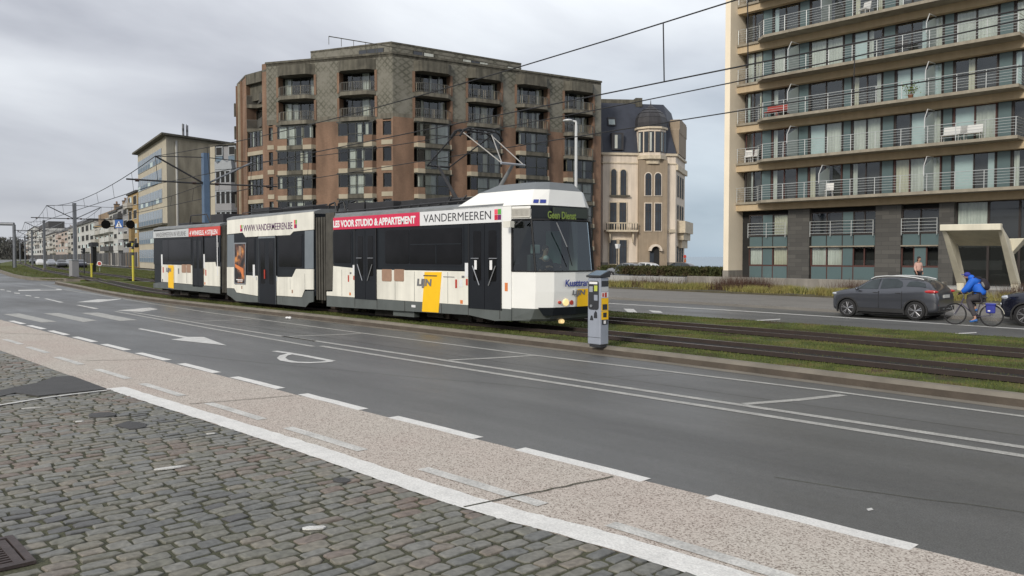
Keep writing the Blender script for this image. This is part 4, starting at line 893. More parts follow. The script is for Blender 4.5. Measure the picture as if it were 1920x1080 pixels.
# ================================================================ buildings
mat('cream', (.58, .48, .34), .8, var=.08, scale=.4, streak=.12)
mat('cream_lit', (.84, .74, .58), .8, var=.06, scale=.4)  # lit copy of cream, sunlight on the end wall put into its colour
mat('ochre', (.50, .39, .25), .8, var=.10, scale=.5, streak=.12)
mat('slab_edge', (.31, .275, .215), .8, var=.18, scale=1.5, streak=.25)
mat('canopy_cream', (.72, .68, .55), .8, var=.10, scale=.8, streak=.15)
mat('rail_metal', (.48, .50, .50), .4, .4, var=.05)
mat('teal_panel', (.085, .13, .135), .4, var=.08, scale=.7)
mat('dark_frame', (.030, .022, .020), .6, var=.2); mat('red_frame', (.075, .028, .022), .6, var=.2)
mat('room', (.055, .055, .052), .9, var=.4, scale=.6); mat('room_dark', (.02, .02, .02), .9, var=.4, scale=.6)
mat('curtain', (.56, .58, .53), .9, var=.10, scale=3, streak=.25); mat('curtain_blue', (.46, .55, .55), .9, var=.08, scale=2); mat('curtain_cream', (.58, .56, .44), .9, var=.10, scale=3, streak=.25)
mat('frosted', (.36, .42, .42), .5, var=.05)
mat('plinth', (.27, .25, .22), .85, var=.2, scale=.8, streak=.3)
mat('white_steel', (.62, .63, .63), .4, .2, var=.04)
glass('pane_glass', (.93, .97, .96), .93, .02)
glass('canopy_glass', (.7, .8, .8), .5, .02)
def slate():
    m = mat('slate', (.07, .068, .063), .65, var=.2, scale=.6); nt = m.node_tree; b = nt.nodes['Principled BSDF']; tc = nd(nt, 'ShaderNodeTexCoord')
    sp = nd(nt, 'ShaderNodeSeparateXYZ'); nt.links.new(tc.outputs['Object'], sp.inputs[0]); cb_ = nd(nt, 'ShaderNodeCombineXYZ'); nt.links.new(sp.outputs[0], cb_.inputs[0]); nt.links.new(sp.outputs[2], cb_.inputs[1])
    br = nd(nt, 'ShaderNodeTexBrick'); br.inputs['Scale'].default_value = 1; br.inputs['Brick Width'].default_value = .9; br.inputs['Row Height'].default_value = .28; br.inputs['Mortar Size'].default_value = .008
    br.inputs['Color1'].default_value = (.055, .053, .049, 1); br.inputs['Color2'].default_value = (.09, .086, .078, 1); br.inputs['Mortar'].default_value = (.03, .03, .03, 1)
    nt.links.new(cb_.outputs[0], br.inputs['Vector']); nt.links.new(br.outputs[0], b.inputs['Base Color'])
slate()
def brick(name, c1, c2, mo, w_=.22, h_=.075):
    m = mat(name, c1, .85); nt = m.node_tree; b = nt.nodes['Principled BSDF']; tc = nd(nt, 'ShaderNodeTexCoord')
    sp = nd(nt, 'ShaderNodeSeparateXYZ'); nt.links.new(tc.outputs['Object'], sp.inputs[0]); ad_ = nd(nt, 'ShaderNodeMath', operation='ADD'); nt.links.new(sp.outputs[0], ad_.inputs[0]); nt.links.new(sp.outputs[1], ad_.inputs[1])
    cb_ = nd(nt, 'ShaderNodeCombineXYZ'); nt.links.new(ad_.outputs[0], cb_.inputs[0]); nt.links.new(sp.outputs[2], cb_.inputs[1])
    br = nd(nt, 'ShaderNodeTexBrick'); br.inputs['Scale'].default_value = 1; br.inputs['Brick Width'].default_value = w_; br.inputs['Row Height'].default_value = h_; br.inputs['Mortar Size'].default_value = .01
    br.inputs['Color1'].default_value = (*c1, 1); br.inputs['Color2'].default_value = (*c2, 1); br.inputs['Mortar'].default_value = (*mo, 1); nt.links.new(cb_.outputs[0], br.inputs['Vector'])
    mp = nd(nt, 'ShaderNodeMapping'); mp.inputs['Scale'].default_value = (.5, .5, .16); nt.links.new(tc.outputs['Object'], mp.inputs[0])
    n = nd(nt, 'ShaderNodeTexNoise'); n.inputs['Scale'].default_value = 1.3; n.inputs['Detail'].default_value = 6; nt.links.new(mp.outputs[0], n.inputs['Vector'])
    mr = nd(nt, 'ShaderNodeMapRange'); mr.inputs['From Min'].default_value = .35; mr.inputs['From Max'].default_value = .68; mr.inputs['To Min'].default_value = 1.18; mr.inputs['To Max'].default_value = .62; nt.links.new(n.outputs[0], mr.inputs[0])
    sc = nd(nt, 'ShaderNodeVectorMath', operation='SCALE'); nt.links.new(br.outputs[0], sc.inputs[0]); nt.links.new(mr.outputs[0], sc.inputs['Scale']); nt.links.new(sc.outputs[0], b.inputs['Base Color'])
brick('brick', (.225, .128, .080), (.185, .102, .063), (.20, .15, .11)); brick('brick_tan', (.38, .33, .24), (.34, .29, .21), (.38, .34, .26)); brick('brick_brown', (.27, .19, .12), (.23, .16, .10), (.26, .2, .14))
def shingle():
    m = mat('shingle', (.12, .11, .09), .8); nt = m.node_tree; b = nt.nodes['Principled BSDF']; tc = nd(nt, 'ShaderNodeTexCoord'); sp = nd(nt, 'ShaderNodeSeparateXYZ'); nt.links.new(tc.outputs['Object'], sp.inputs[0])
    def M_(op, a, c):
        n = nd(nt, 'ShaderNodeMath', operation=op)
        for i, v in enumerate((a, c)):
            if v is None: continue
            if isinstance(v, (int, float)): n.inputs[i].default_value = v
            else: nt.links.new(v, n.inputs[i])
        return n.outputs[0]
    u = sp.outputs[0]; z_ = M_('MULTIPLY', sp.outputs[2], .95)
    s1 = M_('SINE', M_('MULTIPLY', M_('ADD', u, z_), 9.5), None); s2 = M_('SINE', M_('MULTIPLY', M_('SUBTRACT', u, z_), 9.5), None)
    p_ = M_('MAXIMUM', s1, s2); mr = nd(nt, 'ShaderNodeMapRange'); mr.inputs['From Min'].default_value = .35; mr.inputs['From Max'].default_value = .75; nt.links.new(p_, mr.inputs[0])
    n = nd(nt, 'ShaderNodeTexNoise'); n.inputs['Scale'].default_value = .45; n.inputs['Detail'].default_value = 7; n.inputs['Roughness'].default_value = .65; nt.links.new(tc.outputs['Object'], n.inputs['Vector'])
    mk_ = nd(nt, 'ShaderNodeMapRange'); mk_.inputs['From Min'].default_value = .40; mk_.inputs['From Max'].default_value = .58; nt.links.new(n.outputs[0], mk_.inputs[0])
    f = M_('MULTIPLY', mr.outputs[0], mk_.outputs[0])
    mx = nd(nt, 'ShaderNodeMix', data_type='RGBA'); nt.links.new(f, mx.inputs[0]); mx.inputs[6].default_value = (.205, .195, .165, 1); mx.inputs[7].default_value = (.115, .11, .09, 1)
    mx2 = nd(nt, 'ShaderNodeMix', data_type='RGBA', blend_type='MULTIPLY'); mx2.inputs[0].default_value = .8; nt.links.new(mx.outputs[2], mx2.inputs[6])
    rr = nd(nt, 'ShaderNodeValToRGB'); rr.color_ramp.elements[0].position = .3; rr.color_ramp.elements[0].color = (1, 1, 1, 1); rr.color_ramp.elements[1].position = .7; rr.color_ramp.elements[1].color = (.55, .56, .48, 1); nt.links.new(n.outputs[0], rr.inputs[0]); nt.links.new(rr.outputs[0], mx2.inputs[7])
    nt.links.new(mx2.outputs[2], b.inputs['Base Color'])
shingle()
mat('stained_concrete', (.17, .157, .125), .9, var=.3, scale=.8, streak=.5)
mat('dark_concrete', (.12, .112, .088), .9, var=.35, scale=1.2, streak=.5)
mat('beige_sill', (.36, .32, .24), .85, var=.15, scale=1)
mat('dark_green_frame', (.025, .028, .022), .5, var=.2); mat('sky_glass', (.05, .055, .065), .04, var=.3, scale=.3)
mat('rail_bar', (.14, .135, .12), .6, .3, var=.2)
class Facade:
    """vertical plane through two measured points; local x along it, y into the building"""
    def __init__(s, pa, da, pb, db):
        a = AT(pa, 481, da); b = AT(pb, 481, db); s.o = Vector((a.x, a.y)); d = Vector((b.x - a.x, b.y - a.y)); s.len = d.length; s.d = d.normalized(); s.ang = math.atan2(s.d.y, s.d.x); s.n = Vector((s.d.y, -s.d.x))
    def uv(s, px, py=481., out=0.):
        d = ray(px, py); o = s.o + s.n * out; t = (o.x * s.n.x + o.y * s.n.y) / (d.x * s.n.x + d.y * s.n.y); P = Vector((d.x * t, d.y * t))
        return ((P - o).dot(s.d), CAMH + d.z * t)
    def M(s, ref=None):
        """matrix from this facade's local frame to another facade's local frame"""
        me = Matrix.Translation((s.o.x, s.o.y, 0)) @ Matrix.Rotation(s.ang, 4, 'Z')
        if ref is None: return me
        return (Matrix.Translation((ref.o.x, ref.o.y, 0)) @ Matrix.Rotation(ref.ang, 4, 'Z')).inverted() @ me
# ---------------------------------------------------------------- right-hand tower
RB = Facade(1379, 60.0, 1920, 46.6)
tower = empty('apartment_tower', (RB.o.x, RB.o.y, 0), 'cream and grey tall flats with long railed balconies, at the right edge of the picture', 'apartment building', rz=RB.ang)
U = lambda px, py=481.: RB.uv(px, py)[0]
ZL = [RB.uv(1388, y)[1] for y in (380, )]
z_first = RB.uv(1400, 379)[1]; FH = 2.83
UE = U(1915) ; UR = 34.0
zt = z_first + 9 * FH
b = MB()
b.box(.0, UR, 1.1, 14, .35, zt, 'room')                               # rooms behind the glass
for k in range(10): z = z_first + k * FH; b.box(-.0, UR, .02, 1.2, z - .62, z - .02, 'ochre')
b.box(0.3, UR, .3, 14, zt - .02, zt + .5, 'ochre')
b.build('wall', tower)
b = MB(); b.box(-.42, 0.0, -.95, 14, 1.1, zt + 1, 'cream_lit'); b.box(-.45, .03, -.98, 14, .35, 1.1, 'plinth'); b.build('end_wall', tower)
teal = [(1420, 1436), (1488, 1505), (1572, 1585), (1645, 1665), (1758, 1774), (1861, 1885)]
teal = [(U(a), U(c)) for a, c in teal] + [(UE + 1.2, UE + 2.0)]
random.seed(21)
def glazing(u0, u1, z0, z1, npan, frame, yb=.5, curt=None, par=tower, p=.07, lab=None):
    """one window: frame with its pane, a curtain or blind behind it"""
    f = MB(); f.box(u0, u1, yb, yb + .09, z0, z0 + p, frame); f.box(u0, u1, yb, yb + .09, z1 - p, z1, frame); W_ = (u1 - u0) / npan
    for k in range(npan + 1): x = u0 + k * W_; f.box(x - p / 2, x + p / 2, yb - .004, yb + .086, z0 + .002, z1 - .002, frame)
    f = f.build('window', par)
    g_ = MB(); g_.add([(u0 + .02, yb + .045, z0 + .02), (u1 - .02, yb + .045, z0 + .02), (u1 - .02, yb + .045, z1 - .02), (u0 + .02, yb + .045, z1 - .02)], [(0, 1, 2, 3)], 'pane_glass'); g_.build('pane', f)
    c = MB(); any_ = False
    for k in range(npan):
        a = u0 + k * W_ + .05; e_ = a + W_ - .1; kind = curt[k] if curt else random.choice('FFHHLRN')
        m_ = random.choice(['curtain', 'curtain_blue', 'curtain_blue', 'curtain', 'curtain_cream'])
        if kind == 'N': continue
        any_ = True
        seg = {'F': (a, e_), 'L': (a, a + (e_ - a) * .35), 'R': (e_ - (e_ - a) * .35, e_), 'H': (a, e_)}[kind]
        zb = z0 + .05 if kind != 'H' or random.random() < .5 else z0 + (z1 - z0) * random.uniform(.35, .6); n_ = max(4, int((seg[1] - seg[0]) / .09)); vs = []
        for i in range(n_ + 1):
            x = seg[0] + (seg[1] - seg[0]) * i / n_; y = yb + .13 + (.035 if i % 2 else 0) * (1 if m_ != 'curtain_blue' else 0); vs += [(x, y, zb), (x, y, z1 - .03)]
        c.add(vs, [(2 * i, 2 * i + 2, 2 * i + 3, 2 * i + 1) for i in range(n_)], m_)
    if any_: c.build('curtain', f)
    return f
bays = [(U(1390), teal[0][0] - .05)] + [(teal[i][1] + .12, teal[i + 1][0] - .12) for i in range(len(teal) - 1)]
bays[3] = (teal[2][1] + .12, teal[3][0] - .12)
states = {0: ['RN', 'LNR', 'LN', 'LN', 'FFF', 'FRN', 'LR'], 1: ['NN', 'LNN', 'FF', 'FF', 'NFF', 'HHN', 'NN'], 2: ['LR', 'LNR', 'NN', 'LR', 'FFF', 'RNL', 'LF'], 3: ['FF', 'FFF', 'FF', 'FLN', 'NRF', 'FFF', 'FF'], 4: ['NN', 'LNN', 'NN', 'LR', 'LNF', 'LNF', 'FF'], 5: ['NN', 'LNL', 'RN', 'LRN', 'NNF', 'FFF', 'FF']}
for k in range(6):
    z0 = z_first + k * FH; z1 = z0 + FH - .60
    for i, (a, c) in enumerate(bays):
        if i > 5 and k not in (0,): pass
        n_ = 2 if (c - a) < 2.3 else 3
        glazing(a, c, z0, z1, n_, 'dark_frame' if k > 1 else random.choice(['dark_frame', 'red_frame']), curt=(states[k][i] + 'NF')[:n_])
    for a, c in teal:
        t = MB(); t.box(a - .06, c + .06, .52, .62, z0, z1, 'dark_frame'); t.box(a, c, .49, .55, z0 + .04, z1 - .04, 'teal_panel'); t.build('wall_panel', tower)
    s = MB(); us = U(1424) if k else U(1424); ue = UE if k not in (0,) else UR
    pl = [(us - .2, .05), (us, -.55), (us + .8, -1.25), (ue, -1.25), (ue, .05)]
    if k == 5: pl = [(us - .2, .05), (us, -.55), (us + .8, -1.25), (ue, -1.25), (ue, .05)]
    s.prism(pl, z0 - .18, z0 - .001, 'slab_edge'); s.box(0, us - .2, -.1, .05, z0 - .16, z0 - .001, 'slab_edge')
    bal = s.build('balcony', tower)
    r_ = MB(); P0 = [(us - .1, -.2), (us + .05, -.6), (us + .8, -1.18), (ue - .05, -1.18)] + ([(ue - .05, 0)] if k else [])
    for h in (.22, .38, .54, .70, .86, 1.02):
        rr_ = .022 if h > 1 else .012
        for p_, q_ in zip(P0[:-1], P0[1:]): r_.tube((*p_, z0 + h), (*q_, z0 + h), rr_, 'rail_metal', 5)
        r_.tube((.05, -.06, z0 + h), (us - .1, -.06, z0 + h), rr_, 'rail_metal', 5)
    x = us + .8
    while x < ue: r_.tube((x, -1.18, z0 - .12), (x, -1.18, z0 + 1.02), .024, 'rail_metal', 5); x += 1.55
    for x in (.1, .75, us - .15): r_.tube((x, -.06, z0), (x, -.06, z0 + 1.02), .02, 'rail_metal', 5)
    r_.build('railing', bal)
    for px in ((1549, 1743) if k in (0, 4, 5) else (1489, 1743)):
        x = U(px); d_ = MB(); d_.path([(x, -1.2, z0 + .9), (x, -1.2, z0 + 1.5), (x, -.75, z0 + 2.1), (x, .3, z0 + 2.15)], .03, 'white_steel'); d_.hexa([(x - .01, -1.15, z0 + .1), (x + .01, -1.15, z0 + .1), (x + .01, .3, z0 + .1), (x - .01, .3, z0 + .1)], [(x - .01, -1.15, z0 + 1.5), (x + .01, -1.15, z0 + 1.5), (x + .01, .3, z0 + 2.1), (x - .01, .3, z0 + 2.1)], 'frosted'); d_.build('balcony_divider', bal)
# a few things standing on the balconies
mat('chair_white', (.62, .62, .6), .5, var=.05); mat('lounger_red', (.30, .05, .04), .8, var=.15); mat('leaf_lime', (.16, .22, .03), .8, var=.3, scale=9); mat('pot_clay', (.2, .09, .05), .8)
RM = Matrix.Translation((RB.o.x, RB.o.y, 0)) @ Matrix.Rotation(RB.ang, 4, 'Z')
def on_balcony(name, u, y, k, label, cat, rz=0., group=None):
    p = RM @ Vector((u, y, 0)); return empty(name, (p.x, p.y, z_first + k * FH), label, cat, group, RB.ang + rz)
def balcony_chair(o, m, w_=.5):
    b = MB(); b.box(-w_ / 2, w_ / 2, -.24, .22, .40, .45, m); b.build('seat', o); b = MB(); b.hexa([(-w_ / 2, .2, .46), (w_ / 2, .2, .46), (w_ / 2, .25, .46), (-w_ / 2, .25, .46)], [(-w_ / 2, .3, .95), (w_ / 2, .3, .95), (w_ / 2, .34, .95), (-w_ / 2, .34, .95)], m); b.build('backrest', o)
    for sx_ in (-1, 1):
        for sy_ in (-1, 1): b = MB(); b.tube((sx_ * (w_ / 2 - .03), sy_ * .2, 0), (sx_ * (w_ / 2 - .04), sy_ * .19, .4), .018, m, 6); b.build('leg', o)
for px, k, rz, m, w_, lb in ((1398, 1, .3, 'chair_white', .5, 'white chair at the far left end of the second railed balcony from below'), (1407, 1, -.4, 'chair_white', .5, 'second white chair from the left end of the second balcony from below'), (1452, 2, 0, 'lounger_red', 1.0, 'wide red seat behind the railing of the third balcony, left'), (1472, 2, .2, 'lounger_red', .9, 'second wide red seat, right of the first on the third balcony'), (1790, 1, 0, 'chair_white', 1.3, 'long white bench on the second balcony, right'), (1820, 1, 0, 'chair_white', 1.2, 'shorter white bench at the right end of the second balcony'), (1560, 0, .3, 'chair_white', .5, 'white chair on the lowest balcony beside the divider'), (1690, 3, .1, 'dark_steel', .6, 'dark chair on the fourth balcony from below'), (1620, 4, -.3, 'chair_white', .55, 'pale chair on the fifth balcony from below')):
    balcony_chair(on_balcony('balcony_bench' if w_ > .8 else 'balcony_chair', U(px), -.55 if px > 1420 else .22, k, lb, 'bench' if w_ > .8 else 'chair', rz), m, w_)
for px, k, lb in ((1446, 5, 'lime green potted plant on the top left balcony'), (1478, 5, 'second lime green potted plant on the top balcony'), (1712, 2, 'small potted bush on the third balcony beside the divider')):
    o = on_balcony('potted_plant', U(px), -.85, k, lb, 'plant'); b = MB(); b.lathe((0, 0, 0), (0, 0, 1), [(0, .12), (.3, .17)], 'pot_clay', 12); b.build('pot', o)
    b = MB()
    for i in range(150):
        v = Vector((random.gauss(0, .2), random.gauss(0, .16), .55 + random.gauss(0, .18))); a = Vector((random.uniform(-1, 1), random.uniform(-1, 1), random.uniform(-1, 1))).normalized() * .06; c = a.cross(Vector((.3, .5, .8))).normalized() * .04; b.add([v - a, v + c, v + a, v - c], [(0, 1, 2, 3)], 'leaf_lime')
    b.build('foliage', o)
# two lower storeys
zA = RB.uv(1400, 541)[1]; zB = z_first - .62
def ug(a, c): return U(a), U(c)
for a, c in ((1472, 1512), (1636, 1684), (1755, 1783)):
    u0, u1 = ug(a, c); b = MB(); b.box(u0, u1, .35, .9, zA, zB, 'slate'); b.build('slate_pier', tower)
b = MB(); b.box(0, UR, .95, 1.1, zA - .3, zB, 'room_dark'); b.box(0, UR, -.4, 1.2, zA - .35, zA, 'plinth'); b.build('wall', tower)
uvz = lambda px, py: RB.uv(px, py)[1]
def lower(a, c, cols, curts):
    u0, u1 = ug(a, c); W_ = u1 - u0; mid = (a + c) / 2
    zs = [zA + .02, uvz(1450, 498 + 0) , uvz(1450, 463), uvz(1450, 442), uvz(1450, 401)]
    for i, (z0, z1) in enumerate(zip(zs[:-1], zs[1:])):
        x = u0
        for j, (w_, kd) in enumerate(cols[i]):
            x2 = x + W_ * w_
            if kd == 'T':
                t = MB(); t.box(x, x2, .5, .58, z0, z1, 'red_frame' if i < 2 else 'dark_frame'); t.box(x + .04, x2 - .04, .47, .52, z0 + .05, z1 - .05, 'teal_panel'); t.build('wall_panel', tower)
            else: glazing(x, x2, z0, z1, 2 if x2 - x > 1.2 else 1, 'red_frame' if i < 2 else 'dark_frame', curt=kd)
            x = x2
    g_ = MB(); z0 = uvz(1450, 442)
    for h in (.1, .3, .5, .7, .9): g_.tube((u0 + .03, .2, z0 + h), (u1 - .03, .2, z0 + h), .018, 'rail_metal', 5)
    n_ = max(2, int(W_ / 1.2))
    for k in range(n_ + 1): x = u0 + .05 + (W_ - .1) * k / n_; g_.tube((x, .2, z0 - .12), (x, .2, z0 + .92), .024, 'rail_metal', 5); g_.tube((x, .2, z0), (x, .5, z0), .018, 'rail_metal', 5)
    g_.build('railing', tower)
    s_ = MB(); z0 = uvz(1450, 463); s_.box(u0, u1, .25, .5, z0 - .04, z0 + .04, 'slab_edge'); s_.build('sill', tower)
lower(1398, 1470, [[(.35, 'T'), (.27, 'T'), (.38, 'T')], [(.35, 'FF'), (.27, 'T'), (.38, 'FF')], [(.35, 'T'), (.27, 'T'), (.38, 'T')], [(.35, 'NF'), (.27, 'T'), (.38, 'FF')]], None)
lower(1514, 1635, [[(.26, 'T'), (.24, 'T'), (.17, 'T'), (.33, 'T')], [(.5, 'FF'), (.17, 'T'), (.33, 'NN')], [(.25, 'T'), (.25, 'T'), (.17, 'T'), (.33, 'T')], [(.5, 'NN'), (.17, 'T'), (.33, 'NN')]], None)
lower(1685, 1755, [[(1, 'T')], [(.33, 'N'), (.34, 'T'), (.33, 'N')], [(.5, 'T'), (.5, 'T')], [(.5, 'N'), (.5, 'N')]], None)
u0 = U(1783)
for i, (a, c) in enumerate(((1783, 1843), (1844, 1902), (1903, 1965), (1966, 2040))):
    x0, x1 = U(a) + .02, U(c); glazing(x0, x1, zA + .02, uvz(1450, 455) , 1, 'dark_frame', yb=.75, curt='N' if i != 0 else 'N'); glazing(x0, x1, uvz(1450, 455), zB, 1, 'dark_frame', yb=.75, curt='F' if i == 0 else 'N')
# plinth steps and planting wall in front of the tower
def wallthing(name, pts, z0, z1, w_, m, label, cat):
    b = MB(); P = [Vector(p) for p in pts]; L = off([tuple(p) for p in P], w_ / 2); R_ = off([tuple(p) for p in P], -w_ / 2); b.prism(L + R_[::-1], z0, z1, m); o = b.build(name, bevel=.02); return tag(o, label, cat)
wallthing('terrace_wall', [(-33.4, 47.3), (-24, 46.6), (-16.5, 46.3)], 0, .76, .5, 'plinth', 'low pale concrete terrace wall below the right hand tower', 'low wall')
wallthing('terrace_wall', [(-50, 49.2), (-34.2, 48.0)], 0, .66, .3, 'pale_concrete', 'low pale parapet wall left of the right hand tower', 'low wall')
b = MB(); b.box(-16, 14, 44.6, 46.9, 0, .38, 'plinth'); tag(b.build('terrace_step', bevel=.02), 'broad concrete entrance step under the sculptural canopy', 'step')
# ---------------------------------------------------------------- entrance canopy
cz = lambda px, py, Y: Vector((onY(px, py, Y)[0], Y, onY(px, py, Y)[1]))
can = empty('entrance_canopy', (-14.0, 43.5, .35), 'cream concrete sculptural entrance canopy on slanting legs before the tower', 'canopy')
YF, YB = 42.2, 44.9
b = MB(); A0 = cz(1762, 421, YF); A1 = cz(1876, 419, YF); B0 = cz(1798, 461, YB); B1 = cz(1884, 461, YB)
b.hexa([(A0.x, YF, A0.z - .30), (A1.x, YF, A1.z - .30), (A1.x, YF + .3, A1.z - .34), (A0.x, YF + .3, A0.z - .34)], [(A0.x, YF, A0.z), (A1.x, YF, A1.z), (A1.x, YF + .3, A1.z), (A0.x, YF + .3, A0.z)], 'canopy_cream'); b.build('beam', can, world=True, bevel=.03)
b = MB(); b.hexa([(A0.x + .05, YF + .31, A0.z - .32), (A1.x - .05, YF + .31, A1.z - .32), (B1.x, YB, B1.z), (B0.x, YB, B0.z)], [(A0.x + .05, YF + .31, A0.z - .05), (A1.x - .05, YF + .31, A1.z - .05), (B1.x, YB, B1.z + .2), (B0.x, YB, B0.z + .2)], 'canopy_cream'); b.build('roof_slab', can, world=True)
def leg(top, bx, ft):
    b = MB(); a = top; f = ft
    b.hexa([(f.x - .13, f.y - .15, .36), (f.x + .16, f.y - .15, .36), (f.x + .16, f.y + .15, .36), (f.x - .13, f.y + .15, .36)], [(f.x - .16, f.y - .2, .75), (f.x + .2, f.y - .2, .75), (f.x + .2, f.y + .2, .75), (f.x - .16, f.y + .2, .75)], 'canopy_cream')
    b.hexa([(f.x - .16, f.y - .2, .752), (f.x + .2, f.y - .2, .752), (f.x + .2, f.y + .2, .752), (f.x - .16, f.y + .2, .752)], [(a.x, a.y + .1, a.z), (a.x + .22, a.y + .1, a.z), (bx.x + .22, bx.y - .5, bx.z), (bx.x, bx.y - .5, bx.z)], 'canopy_cream'); b.build('leg', can, world=True, bevel=.03)
fL = cz(1802, 520, YB + .3); fR = cz(1904, 520, YB + .3)
leg(Vector((A0.x + .03, YF + .1, A0.z - .32)), Vector((B0.x - .05, YB - .1, B0.z)), fL); leg(Vector((A1.x - .22, YF + .1, A1.z - .1)), Vector((B1.x + .2, YB - .1, B1.z + .25)), fR)
w0 = cz(1896, 448, YB); b = MB(); b.hexa([(w0.x - .1, YB - .4, w0.z - .75), (w0.x + .1, YB - .4, w0.z - .75), (w0.x + .1, YB + .2, w0.z - .75), (w0.x - .1, YB + .2, w0.z - .75)], [(w0.x - .3, YB - .6, w0.z), (w0.x + .75, YB - .6, w0.z + .02), (w0.x + .75, YB + .2, w0.z + .02), (w0.x - .3, YB + .2, w0.z)], 'canopy_cream'); b.build('side_wing', can, world=True, bevel=.02)
# ---------------------------------------------------------------- brown brick block
F0 = Facade(448, 103, 463.5, 98); F1 = Facade(463.5, 98, 503, 95); F2 = Facade(503, 95, 738, 90); F3 = Facade(738, 90, 1126, 105)
blk = empty('apartment_block', (F2.o.x, F2.o.y, 0), 'large brown brick block of flats with shingled upper floors and bay windows, behind the tram', 'apartment building', rz=F2.ang)
PZ = F2.uv(600, 112)[1]; L0 = F2.uv(620, 224)[1]; fh = 2.82
def corners():
    m = [f.M(F2) for f in (F0, F1, F2, F3)]; pts = [m[0] @ Vector((0, 0, 0)), m[1] @ Vector((0, 0, 0)), Vector((0, 0, 0)), m[3] @ Vector((0, 0, 0)), m[3] @ Vector((F3.len, 0, 0))]
    n3 = (m[3].to_3x3() @ Vector((0, 1, 0))); p5 = pts[-1] + n3 * 14; n0 = (m[0].to_3x3() @ Vector((0, 1, 0))); p6 = pts[0] + Vector((2, 16, 0)); return pts + [p5, p6]
cs = [(p.x, p.y) for p in corners()]; zl = F1.uv(480, 137)[1]
def inset(poly, d):
    out = []; n = len(poly)
    for i in range(n):
        a, b_, c = Vector(poly[i - 1]), Vector(poly[i]), Vector(poly[(i + 1) % n]); e1 = (b_ - a).normalized(); e2 = (c - b_).normalized(); n1 = Vector((-e1.y, e1.x)); n2 = Vector((-e2.y, e2.x)); q = (n1 + n2) / max(.3, (1 + n1.dot(n2))); out.append(tuple(b_ + q * d))
    return out
b = MB(); b.prism(inset(cs, 1.7), .3, zl - .5, 'room_dark'); c2 = [cs[2], cs[3], cs[4], cs[5], (cs[2][0] + 4, cs[2][1] + 14)]; b.prism(inset(c2, 1.72), zl - .5, PZ - .3, 'room_dark'); b.build('core', blk)
b = MB(F3.M(F2)); b.box(F3.len - 5, F3.len - .36, 1.5, 3, .3, PZ - .3, 'room_dark'); b.build('core', blk)
b = MB(F3.M(F2)); b.box(F3.len - .35, F3.len, .01, 13, .3, PZ - .01, 'brick'); b.build('end_wall', blk)
def wall_segs(F, spans, z0, z1, m, th=.35, name='wall'):
    """wall between openings: list of (u0,u1)"""
    b = MB(F.M(F2))
    for a, c in spans: b.box(a, c, 0, th, z0, z1, m)
    return b.build(name, blk, split=True)
def bay_upper(F, u0, u1, z0, z1, top, frnt=.75):
    b = MB(F.M(F2)); w_ = u1 - u0
    # side cheeks and recess
    pl = [(u0, 0), (u0 + w_ * .16, -frnt), (u1 - w_ * .16, -frnt), (u1, 0), (u1, .9), (u0, .9)]
    b.prism(pl, z0 - .42, z0, 'stained_concrete')
    if top: b.prism(pl, z1 - .12, z1 + 1.02, 'dark_concrete')
    bl = b.build('balcony', blk)
    r_ = MB(F.M(F2)); P0 = [(u0 + .05, -.05), (u0 + w_ * .17, -frnt + .06), (u1 - w_ * .17, -frnt + .06), (u1 - .05, -.05)]
    for h in (.08, 1.0):
        for p_, q_ in zip(P0[:-1], P0[1:]): r_.tube((*p_, z0 + h), (*q_, z0 + h), .03, 'rail_bar', 5)
    for p_, q_ in zip(P0[:-1], P0[1:]):
        L = math.dist(p_, q_); n_ = max(2, int(L / .2))
        for k in range(n_ + 1): t = k / n_; x = p_[0] + (q_[0] - p_[0]) * t; y = p_[1] + (q_[1] - p_[1]) * t; r_.box(x - .018, x + .018, y - .018, y + .018, z0 + .08, z0 + 1.0, 'rail_bar' if random.random() < .8 else 'beige_sill')
    r_.build('railing', bl)
    for s_ in (u0, u1): c = MB(F.M(F2)); c.box(s_ - .14, s_ + .14, -.08, .95, z0 + .002, z1 - .13, 'brick'); c.build('cheek_wall', bl)
def wind(F, u0, u1, z0, z1, n_, y=.5, glassm='sky_glass', hb=False, curt=.5):
    f = MB(F.M(F2)); p = .07; f.box(u0, u1, y, y + .1, z0, z0 + p, 'dark_green_frame'); f.box(u0, u1, y, y + .1, z1 - p, z1, 'dark_green_frame'); W_ = (u1 - u0) / n_
    for k in range(n_ + 1): x = u0 + k * W_; f.box(x - p / 2, x + p / 2, y - .005, y + .095, z0 + .003, z1 - .003, 'dark_green_frame')
    if hb: zz = z0 + .95; f.box(u0, u1, y - .02, y + .08, zz, zz + .08, 'dark_green_frame')
    f = f.build('window', blk)
    g_ = MB(F.M(F2)); g_.add([(u0, y + .05, z0), (u1, y + .05, z0), (u1, y + .05, z1), (u0, y + .05, z1)], [(0, 1, 2, 3)], 'pane_glass'); g_.build('pane', f)
    c = MB(F.M(F2)); ok = False
    for k in range(n_):
        if random.random() < curt:
            ok = True; a = u0 + k * W_ + .06; e_ = a + W_ - .12
            if random.random() < .6: e_ = a + (W_ - .12) * random.uniform(.25, .6)
            if random.random() < .5: a, e_ = u0 + (k + 1) * W_ - .06 - (e_ - a), u0 + (k + 1) * W_ - .06
            n2 = 5; vs = []
            for i in range(n2 + 1): x = a + (e_ - a) * i / n2; vs += [(x, y + .3 + .04 * (i % 2), z0 + .05), (x, y + .3 + .04 * (i % 2), z1 - .05)]
            c.add(vs, [(2 * i, 2 * i + 2, 2 * i + 3, 2 * i + 1) for i in range(n2)], random.choice(['curtain', 'curtain', 'curtain_cream']))
    if ok: c.build('curtain', f)
    return f
random.seed(5)
